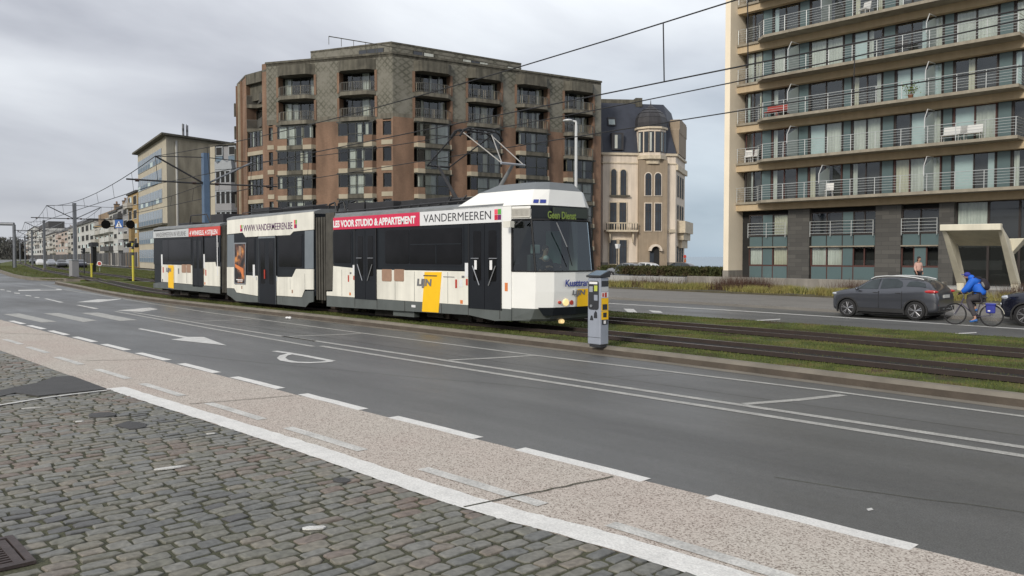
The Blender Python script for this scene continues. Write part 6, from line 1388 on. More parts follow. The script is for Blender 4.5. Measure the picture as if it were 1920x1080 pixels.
def gable(h, F_, z, L):
    b = MB(); b.slabxz([(0, z), (L, z), (L, z + 1.3), (L * .55, z + 2.8), (0, z + .4)], 1, 9, 'grey_render'); b.box(L * .5, L * .8, 3, 5, z + 1, z + 4.6, 'grey_frame'); b.build('gable', h)
house(242, 260, 359, 'yellow_render', 'ochre yellow house next to the beige flat-roofed block', 4, nw=2, extra=chim(1))
house(222, 242, 385, 'grey_render', 'grey house with stepped gable and white bay left of the ochre one', 4, nw=2, extra=gable)
house(206, 222, 396, 'white_render', 'narrow white rounded house between the grey gabled and brown-topped ones', 4, nw=2, balc=True)
house(178, 206, 420, 'off_white', 'pale house with brown brick top storey and chimneys', 3, nw=3, extra=lambda h, F_, z, L: (MB().box(0, L - .1, 1, 9, z, z + 3.4, 'brick_brown').build('attic', h), chim(2)(h, F_, z + 3.3, L)), balc=True)
house(146, 178, 414, 'white_render', 'white modern house with tall windows behind the catenary mast', 3, nw=4, balc=False)
house(128, 146, 424, 'off_white', 'cream house with grey roof just left of the near mast', 4, 'hip', nw=3)
house(105, 128, 432, 'pinkish', 'pinkish terraced house with dark dormered roof', 4, 'hip', nw=4, extra=chim(2))
house(84, 105, 436, 'off_white', 'light beige terraced house beyond the pinkish one', 4, nw=4, balc=True)
house(66, 84, 427, 'white_render', 'bright white flats with roof terrace far down the street', 5, nw=4, extra=lambda h, F_, z, L: MB().box(2, L - 3, 2, 9, z + .4, z + 3.5, 'roof_grey').build('attic', h))
house(52, 66, 425, 'white_render', 'tall white flats with balconies, second last of the street', 6, nw=4, balc=True, dout=0)
house(40, 52, 452, 'pinkish', 'small salmon house at the far end of the street', 4, 'hip', nw=3)
# distant bare trees closing the street
sp = []
for i in range(26):
    c = AT(random.uniform(-60, 40), 481, random.uniform(560, 640)); r_ = random.uniform(5, 9); hh = random.uniform(9, 15)
    for k in range(420):
        a = random.uniform(0, 6.283); rr_ = r_ * math.sqrt(random.random()); zz = random.random(); sp.append((c.x + rr_ * math.cos(a) * (1 - zz * .5), c.y + rr_ * math.sin(a) * (1 - zz * .5), zz * hh))
mat('far_wood', (.10, .10, .09), .9, var=.3, scale=.05)
o = struct(blades('distant_wood', sp, .6, 2.0, .9, 'far_wood', lean=.8), 'stuff'); tag(o, 'grey leafless trees closing the view at the far end of the street', 'trees')
# ================================================================ overhead line
mat('matte_black', (.006, .006, .006), .95, var=.1, spec=.05); mat('wire', (.03, .03, .032), .6, .4, var=.1); mat('insulator', (.05, .03, .025), .4, var=.1)
POLES = [Vector((-43.5, 17.8, 0)), AT(142, 515, 85), AT(84, 500, 125), AT(61, 499, 170), AT(47.6, 496, 215), AT(38, 494, 260)]
for p in POLES: p.z = .05
def pole_dirs(i):
    a = POLES[max(i - 1, 0)]; b_ = POLES[min(i + 1, len(POLES) - 1)]; t = Vector((b_.x - a.x, b_.y - a.y, 0)).normalized() if i else Vector((-1, .12, 0)).normalized(); return t, Vector((t.y, -t.x, 0)) * -1
plab = ['tall blue tramline mast standing behind the middle of the tram', 'grey tramline mast with double arms and a grey cabinet at its foot', 'second grey tramline mast from the junction, thinner in the distance', 'third grey tramline mast down the street', 'fourth small tramline mast down the street', 'farthest tiny tramline mast down the street']
tips = []
for i, p in enumerate(POLES):
    t, nrm = pole_dirs(i); nrm = -nrm if (nrm.y > 0) else nrm      # nrm points towards the camera side
    o = empty('catenary_mast', tuple(p), plab[i], 'mast', 'tramline masts down the middle of the street'); H_ = 7.6; m_ = 'pole_blue' if i == 0 else 'pole_grey'
    b = MB(); b.box(p.x - .17, p.x + .17, p.y - .15, p.y + .15, p.z, H_, m_); b.box(p.x - .25, p.x + .25, p.y - .25, p.y + .25, p.z, .35, 'kerb_concrete'); b.build('pole', o, world=True)
    tt = {}
    for s in (1, -1):
        b = MB(); n_ = nrm * s; P_ = lambda d, z: (p.x + n_.x * d, p.y + n_.y * d, z)
        b.tube(P_(0, 5.98), P_(3.9, 6.02), .045, 'dark_steel', 6); b.tube(P_(.1, 6.0), P_(2.5, 7.27), .05, 'dark_steel' if s > 0 else 'pole_grey', 6); b.tube(P_(2.5, 7.27), P_(0, 7.38), .025, 'dark_steel', 5); b.tube(P_(2.5, 7.27), P_(2.4, 6.0), .015, 'wire', 4)
        for d_ in (.5, 3.3): b.tube(P_(d_, 5.99), P_(d_ + .18, 5.99), .08, 'insulator', 8)
        b.build('bracket_arm', o, world=True); tt[s] = (Vector(P_(2.5, 7.27)), Vector(P_(2.4, 5.85)))
    tips.append(tt)
b = MB(); q = POLES[1]; b.box(q.x + .5, q.x + 1.6, q.y - .75, q.y - .1, .05, 1.7, 'grey_render'); b.box(q.x + .45, q.x + 1.65, q.y - .8, q.y - .05, 1.7, 1.76, 'grey_frame'); tag(b.build('switch_cabinet', bevel=.02), 'grey electrical cabinet at the foot of the near grey mast', 'cabinet')
lab = {1: ('catenary wire of the near tram track, with droppers, running along the street', 'near'), -1: ('catenary wire of the far tram track, with droppers, running along the street', 'far')}
for s in (1, -1):
    ms = [t_[s][0] for t_ in tips]; cs_ = [t_[s][1] for t_ in tips]
    ends = (Vector((12, 14.0, 8.6)), Vector((12, 14.0, 5.9))) if s > 0 else (Vector((12, 17.7, 7.6)), Vector((12, 17.7, 5.85)))
    o = empty('overhead_wire', (-20, 16, 6), lab[s][0], 'overhead wire', 'overhead wires of the tramline')
    mw = MB(); cw = MB(); dw = MB()
    spans = [(ends[0], ms[0], ends[1], cs_[0])] + [(ms[i], ms[i + 1], cs_[i], cs_[i + 1]) for i in range(len(ms) - 1)]
    for k, (a, b_, c, d) in enumerate(spans):
        n_ = 16; sag = (.95 if k == 0 else .75) if s > 0 else (.85 if k == 0 else .75); pa = [a.lerp(b_, i / n_) - Vector((0, 0, 4 * sag * (i / n_) * (1 - i / n_))) for i in range(n_ + 1)]
        r_ = .016 if k == 0 else .022
        mw.path(pa, r_, 'wire', 5); cw.tube(c, d, r_, 'wire', 5)
        for i in (2, 4, 6, 8, 10, 12, 14):
            if (k == 0 and i in (4, 8, 10, 12) ): continue
            dw.tube(pa[i], c.lerp(d, i / n_), .012, 'wire', 4)
    if s > 0: t_ = (12 + 11.0) / (12 - tips[0][s][0].x); dw.tube(ends[0].lerp(ms[0], t_) - Vector((0, 0, 4 * .95 * t_ * (1 - t_))), ends[1].lerp(cs_[0], t_), .014, 'wire', 4)
    mw.build('messenger_wire', o, world=True); cw.build('contact_wire', o, world=True); dw.build('dropper', o, world=True, split=True)
# ================================================================ street furniture
mat('meter_grey', (.33, .36, .42), .45, .2, var=.08, scale=3, streak=.1); mat('meter_dark', (.03, .032, .036), .4, var=.1); mat('signal_yellow', (.55, .48, .05), .5, var=.1); mat('signal_tan', (.28, .19, .08), .6, var=.15)
mat('sign_blue', (.02, .10, .33), .4, var=.05); mat('sign_red', (.45, .06, .05), .5, var=.05); mat('lime', (.45, .5, .08), .5, var=.1)
mx_, my_ = -11.99, 13.25; pmz = .15
t0 = onY(1110, 509, my_)[1]
me_ = empty('parking_meter', (mx_, my_, pmz), 'grey parking ticket machine with dark top and stickers, on the kerb by the tram nose', 'parking meter')
W2, D2 = .37, .27; hz = t0 - pmz
b = MB(Matrix.Translation((0, 0, 0))); b.box(0, W2, 0, D2, .06, hz - .13, 'meter_grey'); b.build('body', me_, bevel=.02)
b = MB(); b.box(.03, W2 - .03, .03, D2 - .03, 0, .07, 'meter_dark'); b.build('base', me_)
b = MB(); b.hexa([(-.02, -.03, hz - .125), (W2 + .02, -.03, hz - .125), (W2 + .02, D2 + .02, hz - .125), (-.02, D2 + .02, hz - .125)], [(-.02, -.03, hz - .09), (W2 + .02, -.03, hz - .09), (W2 + .02, D2 + .02, hz + .02), (-.02, D2 + .02, hz + .02)], 'meter_dark')
b.add([(.01, 0, hz - .078), (W2 - .01, 0, hz - .078), (W2 - .01, D2, hz + .02), (.01, D2, hz + .02)], [(0, 1, 2, 3)], 'blue_panel'); b.build('cap', me_)
b = MB(); b.slabxz(rrect(.03, W2 - .05, hz - .82, hz - .2, .06), -.012, 0, 'meter_dark'); fp = b.build('front_panel', me_)
b = MB(); b.slabxz(rect(.06, W2 - .08, hz - .27, hz - .22), -.016, -.0125, 'white_ink'); b.slabxz(rect(.2, W2 - .08, hz - .42, hz - .3), -.016, -.0125, 'lime'); b.slabxz(rect(.06, .16, hz - .44, hz - .32), -.016, -.0125, 'grey_frame'); b.build('screen', fp)
b = MB(); b.tube((.12, -.03, hz - .74), (.12, -.012, hz - .74), .03, 'steel', 10); b.box(.2, .3, -.02, -.0125, hz - .62, hz - .5, 'meter_grey'); b.build('coin_slot', fp)
b = MB()
b.slabxz([(.07, hz - 1.05), (.17, hz - 1.05), (.14, hz - .95), (.1, hz - .95)], -.005, 0, 'meter_dark'); b.slabxz([(.18, hz - 1.0), (.28, hz - 1.0), (.27, hz - .88), (.23, hz - .84), (.19, hz - .9)], -.005, 0, 'meter_dark')
b.slabxz(rect(.0, W2, hz - 1.42, hz - 1.412), -.003, 0, 'meter_dark'); b.build('sticker', me_)
X_ = W2
b = MB()
for z0_, z1_, m_, y0_, y1_ in ((.20, .32, 'meter_dark', .03, .25), (.33, .43, 'banner_grey', .03, .25), (.44, .56, 'banner_white', .03, .25), (.57, .84, 'yellow', .03, .25), (.85, 1.03, 'yellow', .03, .25), (1.035, 1.14, 'meter_dark', .05, .23)): b.box(X_, X_ + .004, y0_, y1_, hz - z1_, hz - z0_, m_)
for z0_, z1_, m_, y0_, y1_ in ((.46, .54, 'sticker_red', .05, .10), (.45, .55, 'sticker_red', .13, .19), (.7, .82, 'meter_dark', .06, .21), (.88, .98, 'meter_dark', .08, .19), (1.05, 1.12, 'white_ink', .10, .17)): b.box(X_ + .004, X_ + .008, y0_, y1_, hz - z1_, hz - z0_, m_)
b.build('sticker', me_)
# white lamp post behind the tram
lp = AT(1079.5, 500, 30); lo_ = empty('street_lamp', (lp.x, lp.y, -.1), 'white lamp post with short arm rising behind the tram roof', 'street lamp')
b = MB(); b.tube((lp.x, lp.y, -.1), (lp.x, lp.y, 6.85), .062, 'white_steel', 10, r2=.05); b.build('pole', lo_, world=True)
b = MB(); b.path([(lp.x, lp.y, 6.84), (lp.x, lp.y, 6.98), (lp.x - .22, lp.y - .2, 7.03)], .04, 'white_steel', 8); b.build('arm', lo_, world=True)
b = MB(); b.ball((lp.x - .22, lp.y - .2, 7.02), (.20, .19, .055), 'white_steel', 12); b.build('lamp_head', lo_, world=True, smooth=True)
# traffic signals at the crossing
def signal_box(par, x, y, z, n_, m_, lens='meter_dark', nm='signal_head'):
    b = MB(); b.box(x - .17, x + .17, y - .12, y + .12, z, z + .3 * n_ + .06, m_); h = b.build(nm, par, world=True, bevel=.03); c = MB()
    for k in range(n_): c.tube((x + .1, y - .16, z + .18 + .3 * k), (x + .22, y - .30, z + .18 + .3 * k), .115, lens, 12)
    c.build('lens', h, world=True)
sx, sy = G(250, 529)
so_ = empty('traffic_light', (sx, sy, 0), 'yellow and black striped pole carrying traffic lights and an overhead arm', 'traffic light')
b = MB(); b.tube((sx, sy, 0), (sx, sy, 2.2), .09, 'signal_yellow', 10)
for k in range(5): b.tube((sx, sy, 2.2 + k * .25), (sx, sy, 2.45 + k * .25), .091, 'meter_dark' if k % 2 == 0 else 'signal_yellow', 10)
b.tube((sx, sy, 3.45), (sx, sy, 4.9), .08, 'signal_tan', 10); b.build('pole', so_, world=True)
dl = Vector((rt.x, rt.y, 0)) * -1
b = MB(); e2 = Vector((sx, sy, 0)) + dl * 3.1; b.tube((sx, sy, 4.55), (e2.x, e2.y, 4.55), .05, 'signal_tan', 8); b.build('arm', so_, world=True)
q = Vector((sx, sy, 0)) + dl * .0; b = MB(); b.box(q.x - .28, q.x + .28, q.y - .22, q.y + .1, 3.35, 4.4, 'signal_tan'); hd1 = b.build('signal_head', so_, world=True, bevel=.03)
fdir = Vector((-fw.x, -fw.y, 0)).normalized()
for base, r_ in ((Vector((sx, sy, 0)), .34), (Vector((sx, sy, 0)) + dl * 2.0, .36)):
    b = MB(); c = base + fdir * .28; b.tube((c.x, c.y, 4.72), (c.x + fdir.x * .12, c.y + fdir.y * .12, 4.72), r_, 'matte_black', 20); b.build('signal_disc', so_, world=True)
for s in (-.32, .32): c = Vector((sx, sy, 0)) - dl * s; signal_box(so_, c.x, c.y, 2.85, 1, 'tram_black')
c = Vector((sx, sy, 0)) + dl * .98; sg = empty('crossing_sign', (c.x, c.y, 4.2), 'square blue pedestrian crossing sign hung on the overhead arm', 'road sign')
SM = Matrix.Translation((c.x, c.y, 0)) @ Matrix.Rotation(YAW, 4, 'Z')
b = MB(SM); b.box(-.33, .33, -.26, -.22, 4.42, 5.1, 'sign_blue'); b.build('panel', sg, world=True)
b = MB(SM); b.slabxz([(-.26, 4.5), (.26, 4.5), (0, 5.0)], -.268, -.262, 'white_ink'); b.slabxz([(-.10, 4.52), (-.02, 4.68), (-.05, 4.8), (.0, 4.9), (.06, 4.8), (.04, 4.7), (.12, 4.52), (.06, 4.52), (0, 4.64), (-.05, 4.52)], -.274, -.269, 'ink'); b.build('symbol', sg, world=True)
def simple_signal(px, py, depth, zt_, label, m_='meter_dark', yellow=False):
    p = AT(px, py, depth); o = empty('signal_post', (p.x, p.y, 0), label, 'signal')
    b = MB(); b.tube((p.x, p.y, 0), (p.x, p.y, zt_ - .6), .06, m_, 8); b.build('pole', o, world=True); signal_box(o, p.x, p.y, zt_ - .95, 2, m_); return o
simple_signal(158, 500, 96, 3.4, 'slim post with dark signal head right beside the grey mast', 'meter_dark')
simple_signal(24, 500, 150, 4.6, 'dark signal post under the grey gantry')
p = AT(176, 494, 110); o = empty('signal_post', (p.x, p.y, 0), 'tall black signal cabinet with hooded head left of the yellow crossing pole', 'signal'); b = MB(); b.box(p.x - .4, p.x + .4, p.y - .25, p.y + .25, 1.1, 3.4, 'tram_black'); b.box(p.x - .2, p.x + .2, p.y - .2, p.y + .2, 0, 1.1, 'tram_black'); b.build('cabinet', o, world=True); b = MB(); b.hexa([(p.x - .5, p.y - .5, 3.42), (p.x + .9, p.y - .4, 3.42), (p.x + .9, p.y + .4, 3.42), (p.x - .5, p.y + .4, 3.42)], [(p.x - .5, p.y - .5, 3.9), (p.x + .5, p.y - .4, 4.0), (p.x + .5, p.y + .4, 4.0), (p.x - .5, p.y + .4, 3.9)], 'tram_black'); b.build('hood', o, world=True)
x, y = G(172, 522); b = MB(); b.tube((x, y, 0), (x, y, 1.3), .09, 'signal_yellow', 10); b.box(x - .14, x + .14, y - .1, y + .1, 1.3, 1.45, 'signal_yellow'); tag(b.build('bollard'), 'short yellow bollard beside the crossing path', 'bollard')
p = AT(187, 505, 112); b = MB(); b.tube((p.x, p.y, .0), (p.x, p.y, .6), .05, 'grey_frame', 8); b.lathe((p.x, p.y, 1.15), tuple(fdir), [(0, .34), (.04, .34)], 'white_ink', 18); b.lathe((p.x + fdir.x * .05, p.y + fdir.y * .05, 1.15), tuple(fdir), [(0, .24), (.02, .24)], 'sign_red', 18); tag(b.build('keep_right_sign'), 'low round red and white sign on the traffic island', 'road sign')
# grey gantry at the far left
p = AT(28, 500, 150); q = AT(-75, 500, 150); o = empty('gantry', (p.x, p.y, 0), 'grey steel sign gantry spanning the road at the far left', 'gantry'); b = MB(); b.tube((p.x, p.y, 0), (p.x, p.y, 7.9), .28, 'pole_grey', 8); b.build('post', o, world=True); b = MB(); b.tube((q.x, q.y, 0), (q.x, q.y, 7.9), .28, 'pole_grey', 8); b.build('post', o, world=True); b = MB(); b.tube((p.x, p.y, 8.0), (q.x, q.y, 8.2), .3, 'pole_grey', 8); b.build('beam', o, world=True)
# sign, lantern and parked cars near the mansion
p = AT(1284.5, 503, 95); b = MB(); b.tube((p.x, p.y, .4), (p.x, p.y, 2.2), .06, 'dark_steel', 6); b.box(p.x - .12, p.x + .12, p.y - .03, p.y + .03, 1.3, 1.8, 'orange'); b.lathe((p.x, p.y - .03, 2.1), (0, -1, 0), [(0, .2), (.04, .2)], 'sign_red', 14); tag(b.build('road_sign'), 'small red topped road sign beside the mansion', 'road sign')
p = AT(1158, 503, 92); o = empty('lantern', (p.x, p.y, .35), 'small dark lantern post in front of the mansion', 'street lamp'); b = MB(); b.tube((p.x, p.y, .35), (p.x, p.y, 3.0), .06, 'dark_steel', 6); b.build('pole', o, world=True); b = MB(); b.prism([(p.x - .15, p.y - .15), (p.x + .15, p.y - .15), (p.x + .15, p.y + .15), (p.x - .15, p.y + .15)], 3.0, 3.5, 'white_ink', top=[(p.x - .22, p.y - .22), (p.x + .22, p.y - .22), (p.x + .22, p.y + .22), (p.x - .22, p.y + .22)]); b.build('lamp_glass', o, world=True)
# low hedge between the mansion and the tower
sp = []
h0 = AT(1140, 512, 88); h1 = AT(1366, 514, 70)
for k in range(16000): t_ = random.random(); c = h0.lerp(h1, t_); sp.append((c.x + random.uniform(-.9, .9), c.y + random.uniform(-.9, .9), .3 + random.random() * .75))
mat('hedge_base', (.03, .033, .018), .95, var=.4, scale=2); blade_mat('hedge_leaf', [(.035, .045, .018), (.06, .065, .025), (.07, .05, .03)])
o = struct(blades('hedge', sp, .1, .3, .16, 'hedge_leaf', lean=1.2), 'stuff'); tag(o, 'low dark clipped hedge closing the gap between mansion and tower', 'hedge')
# drain grate
gx, gy, gw, gh = GR
o = empty('drain_grate', (gx, gy, 0), 'rusty iron drain grate set in the cobbles at the lower left corner', 'drain'); mat('rust_iron', (.075, .058, .055), .6, .4, var=.3, scale=8, bump=.3); mat('pit', (.006, .005, .005), .95)
b = MB(); b.box(-gw - .03, gw + .03, -gh - .03, gh + .03, .003, .008, 'pit'); b.build('pit', o)
b = MB(); F_ = .05
b.box(-gw - F_, gw + F_, gh, gh + F_, .008, .032, 'rust_iron'); b.box(-gw - F_, gw + F_, -gh - F_, -gh, .008, .032, 'rust_iron'); b.box(gw, gw + F_, -gh, gh, .008, .031, 'rust_iron'); b.box(-gw - F_, -gw, -gh, gh, .008, .031, 'rust_iron')
b.build('frame', o)
b = MB()
for k in range(11): x = -gw + .035 + k * (2 * gw - .07) / 10; b.box(x - .010, x + .010, -gh + .07, gh - .07, .009, .024, 'rust_iron')
b.box(-gw + .012, gw - .012, gh - .07, gh - .012, .009, .026, 'rust_iron'); b.box(-gw + .012, gw - .012, -gh + .012, -gh + .07, .009, .026, 'rust_iron'); b.build('grille', o)
x, y = G(539, 598.5); b = MB(); b.ball((x, y, .05), (.10, .07, .04), 'white_ink', 7); b.ball((x + .12, y + .03, .05), (.06, .05, .05), 'white_ink', 6); tag(b.build('litter'), 'crumpled white litter lying by the kerb under the middle car', 'litter')
# ================================================================ cars
mat('paint_grey', (.075, .080, .095), .28, .5, var=.05, coat=1.0); mat('paint_navy', (.012, .014, .028), .25, .4, var=.05, coat=1.0); mat('paint_black', (.012, .012, .014), .25, .3, var=.05, coat=1.0); mat('paint_white', (.6, .6, .6), .3, var=.03, coat=.8); mat('paint_silver', (.3, .31, .33), .3, .6, var=.03, coat=1)
mat('car_glass', (.035, .045, .050), .04, var=.5, scale=1.2); mat('trim', (.02, .02, .021), .7, var=.2); mat('tyre', (.016, .016, .017), .85, var=.2); mat('alloy', (.42, .42, .44), .3, .8, var=.1); mat('tail_red', (.45, .012, .012), .2, var=.1, coat=1); mat('lamp_clear', (.55, .58, .62), .1, .4, var=.2, scale=12, coat=1); mat('plate', (.5, .5, .48), .5, var=.1)
def make_car(root, L, W, st, wheels, wr, paint, win, arches=True, rails=False, cladding=True, lamps=True):
    """st: stations (x, z bottom, z belt, z top, half width belt, half width top); front at x = 0"""
    hw = W / 2
    def sec(x, zb, zl, zt_, wb, wt):
        pts = [(0, zb), (wb * .86, zb), (wb * .97, zb + .10), (wb * 1.0, zb + (zl - zb) * .45), (wb * .985, zl - (zl - zb) * .12), (wb * .94, zl)]
        if zt_ - zl < .06: pts += [(wb * .86, zl + (zt_ - zl) * .6), (wb * .6, zt_), (0, zt_ + .015)]
        else: pts += [(wt + (wb * .94 - wt) * .12, zl + (zt_ - zl) * .88), (wt * .82, zt_), (0, zt_ + .02)]
        return [(x, -y, z) for y, z in pts] + [(x, y, z) for y, z in pts[-2:0:-1]]
    m = MB(); R_ = [sec(*s) for s in st]; n = len(R_[0])
    for a, b_ in zip(R_[:-1], R_[1:]): m.add(a + b_, [(i, n + i, n + (i + 1) % n, (i + 1) % n) for i in range(n)], paint)
    m.add(R_[0], [tuple(range(n))], paint); m.add(R_[-1], [tuple(range(n - 1, -1, -1))], paint)
    bo = m.build('body', root, smooth=True)
    bm = bmesh.new(); bm.from_mesh(bo.data); bmesh.ops.remove_doubles(bm, verts=bm.verts, dist=.0005); bmesh.ops.recalc_face_normals(bm, faces=bm.faces)
    for e in bm.edges:
        if len(e.link_faces) == 2 and e.calc_face_angle(0) > R(60): e.smooth = False
    bm.to_mesh(bo.data); bm.free()
    su = bo.modifiers.new('s', 'SUBSURF'); su.levels = 2; su.render_levels = 2
    cut = []
    for wx in wheels:
        for s in (-1, 1):
            c = MB(); c.tube((wx, s * (hw - .28), wr), (wx, s * (hw + .2), wr), wr + .045, 'trim', 24); co = c.build('cutter', root); cut.append(co); bl = bo.modifiers.new('b', 'BOOLEAN'); bl.object = co; bl.operation = 'DIFFERENCE'; bl.solver = 'EXACT'
    bpy.context.view_layer.update()
    m2 = bpy.data.meshes.new_from_object(bo.evaluated_get(bpy.context.evaluated_depsgraph_get())); bo.modifiers.clear(); bo.data = m2; m2.name = 'body'
    while len(m2.materials) > 2: m2.materials.pop()
    for c in cut: bpy.data.objects.remove(c)
    X = [s[0] for s in st]
    def yy(x, z):
        zl = np.interp(x, X, [s[2] for s in st]); zt_ = np.interp(x, X, [s[3] for s in st]); wb = np.interp(x, X, [s[4] for s in st]); wt = np.interp(x, X, [s[5] for s in st])
        if z <= zl: return float(wb * (.95 + .03 * min(1, (zl - z) / .2)))
        t = (z - zl) / max(.05, (zt_ - zl) * .88); return float(wb * .94 + (wt + (wb * .94 - wt) * .12 - wb * .94) * min(1, t))
    for poly in win:
        for s in (-1, 1):
            g_ = MB(); out = [(x, s * (yy(x, z) + .012), z) for x, z in poly]; inn_ = [(x, s * (yy(x, z) - .03), z) for x, z in poly]; k = len(poly)
            g_.add(out + inn_, [tuple(range(k)), tuple(range(2 * k - 1, k - 1, -1))] + [(i, k + i, k + (i + 1) % k, (i + 1) % k) for i in range(k)], 'car_glass'); g_.build('window', root)
    for wx in wheels:
        for s in (-1, 1):
            t = MB(); y0 = s * (hw - .23); y1 = s * (hw - .015); d = s
            t.lathe((wx, y0, wr), (0, d, 0), [(0, wr * .8), (.02, wr * .97), (.06, wr), (.16, wr), (.20, wr * .96), (.215, wr * .72), (.19, wr * .70)], 'tyre', 28); w_ = t.build('wheel', root, smooth=False)
            r_ = MB(); r_.lathe((wx, y0 + s * .1, wr), (0, d, 0), [(0, wr * .70), (.07, wr * .70)], 'trim', 24); r_.lathe((wx, y0 + s * .17, wr), (0, d, 0), [(0, wr * .12), (.03, wr * .12)], 'alloy', 12)
            for k in range(5):
                a = 2 * math.pi * k / 5 + .3
                for da in (-.17, .17):
                    p_ = (wx + wr * .12 * math.cos(a), y0 + s * .185, wr + wr * .12 * math.sin(a)); q_ = (wx + wr * .68 * math.cos(a + da), y0 + s * .19, wr + wr * .68 * math.sin(a + da)); r_.tube(p_, q_, .017, 'alloy', 5)
            n_ = 28
            ring_ = [(wx + wr * .70 * math.cos(2 * math.pi * k / n_), y0 + s * .195, wr + wr * .70 * math.sin(2 * math.pi * k / n_)) for k in range(n_ + 1)]; r_.path(ring_, .011, 'alloy', 4); r_.build('rim', w_)
            if cladding:
                c = MB(); n_ = 18; th = [math.pi * (-.12 + 1.24 * k / n_) for k in range(n_ + 1)]; vi = []; 
                for tt_ in th:
                    for rr_, yo in ((wr + .04, -.06), (wr + .04, .018), (wr + .085, .016), (wr + .095, -.03)):
                        x = wx + rr_ * math.cos(tt_); z = wr + rr_ * math.sin(tt_); vi.append((x, s * (max(hw - .03, yy(x, z)) + yo), z))
                c.add(vi, [(4 * i + j, 4 * i + (j + 1) % 4, 4 * i + 4 + (j + 1) % 4, 4 * i + 4 + j) for i in range(n_) for j in range(4)], 'trim'); c.build('wheel_arch', root)
    c = MB(); c.box(.35, L - .35, -hw + .12, hw - .12, .16, .34, 'trim')
    if cladding:
        a_, b_ = wheels[0] + wr + .06, wheels[1] - wr - .06
        for s in (-1, 1): c.box(a_, b_, s * (hw - .06), s * (hw - .005), .24, .38, 'trim')
    c.build('sill', root)
    return yy
suvp = onY(1664, 597, 30.05)[0]
su_ = empty('parked_car', (onY(1768, 597, 30.0)[0] + .03, 30.85, -.15), 'dark grey compact SUV with silver roof rails parked before the tower', 'car', rz=R(0))
SL = 3.86; su_.location.x = onY(1556, 560, 30.0)[0]
st = [(0.0, .36, .68, .72, .55, .42), (.05, .25, .82, .86, .72, .58), (.16, .22, .91, .95, .83, .66), (.45, .22, .98, 1.03, .87, .70), (.85, .22, 1.03, 1.08, .88, .68), (.98, .22, 1.04, 1.15, .88, .62), (1.25, .22, 1.03, 1.34, .88, .60), (1.55, .22, 1.03, 1.48, .88, .59), (2.0, .22, 1.05, 1.53, .88, .60), (2.6, .22, 1.09, 1.52, .88, .60), (3.1, .22, 1.14, 1.47, .88, .58), (3.42, .22, 1.17, 1.40, .87, .57), (3.58, .24, 1.14, 1.29, .85, .56), (3.76, .27, 1.04, 1.09, .82, .60), (3.84, .32, .84, .88, .78, .62), (3.86, .38, .70, .72, .72, .56)]
wins = [[(1.05, 1.07), (1.32, 1.27), (1.56, 1.40), (1.82, 1.44), (1.80, 1.08)], [(1.88, 1.09), (1.91, 1.45), (2.40, 1.44), (2.60, 1.36), (2.66, 1.22), (2.60, 1.14)], [(2.78, 1.20), (2.86, 1.36), (3.10, 1.38), (3.38, 1.31), (3.46, 1.18)]]
yyS = make_car(su_, SL, 1.77, st, (.68, 3.12), .335, 'paint_grey', wins)
def quad(root, name, pts, m, th=.01):
    b = MB(); P_ = [Vector(p) for p in pts]; nn = (P_[1] - P_[0]).cross(P_[-1] - P_[0]).normalized() * th; k = len(P_); b.add(P_ + [p - nn for p in P_], [tuple(range(k)), tuple(range(2 * k - 1, k - 1, -1))] + [(i, k + i, k + (i + 1) % k, (i + 1) % k) for i in range(k)], m); return b.build(name, root)
quad(su_, 'rear_window', [(3.44, -.50, 1.385), (3.72, -.66, 1.12), (3.72, .66, 1.12), (3.44, .50, 1.385)], 'car_glass', .02)
quad(su_, 'windscreen', [(1.50, -.52, 1.455), (.98, -.70, 1.12), (.98, .70, 1.12), (1.50, .52, 1.455)][::-1], 'car_glass', .02)
for s in (-1, 1):
    b = MB(); b.ball((3.60, s * .775, 1.02), (.27, .10, .065), 'tail_red', 12); b.build('tail_light', su_, smooth=True)
    b = MB(); b.ball((3.74, s * .70, .56), (.12, .10, .05), 'tail_red', 10); b.build('reflector', su_, smooth=True)
    b = MB(); b.ball((.18, s * .68, .86), (.17, .13, .06), 'lamp_clear', 10); b.build('headlight', su_, smooth=True)
    b = MB(); b.path([(1.45, s * .58, 1.43), (1.62, s * .60, 1.51), (2.0, s * .60, 1.545), (2.5, s * .60, 1.545), (3.0, s * .585, 1.50), (3.3, s * .57, 1.44)], .02, 'white_steel', 8); b.build('roof_rail', su_)
    b = MB(); b.ball((1.10, s * .97, 1.07), (.07, .1, .07), 'paint_grey', 10); b.build('mirror', su_, smooth=True)
    b = MB()
    for x in (1.72, 2.52): b.box(x - .09, x + .09, s * (yyS(x, .95) + .0), s * (yyS(x, .95) + .025), .935, .955, 'trim')
    b.build('door_handle', su_, split=True)
    b = MB()
    for x in (1.84, 2.66): b.box(x - .004, x + .004, s * (yyS(x, .7) - .02), s * (yyS(x, .7) + .024), .4, 1.0, 'trim')
    b.build('door_seam', su_, split=True)
b = MB(); b.box(3.84, 3.868, -.26, .26, .80, .91, 'plate'); b.build('number_plate', su_)
b = MB(); b.box(3.6, 3.88, -.68, .68, .34, .50, 'trim'); b.box(3.7, 3.885, -.4, .4, .40, .44, 'steel'); b.build('bumper', su_, bevel=.03)
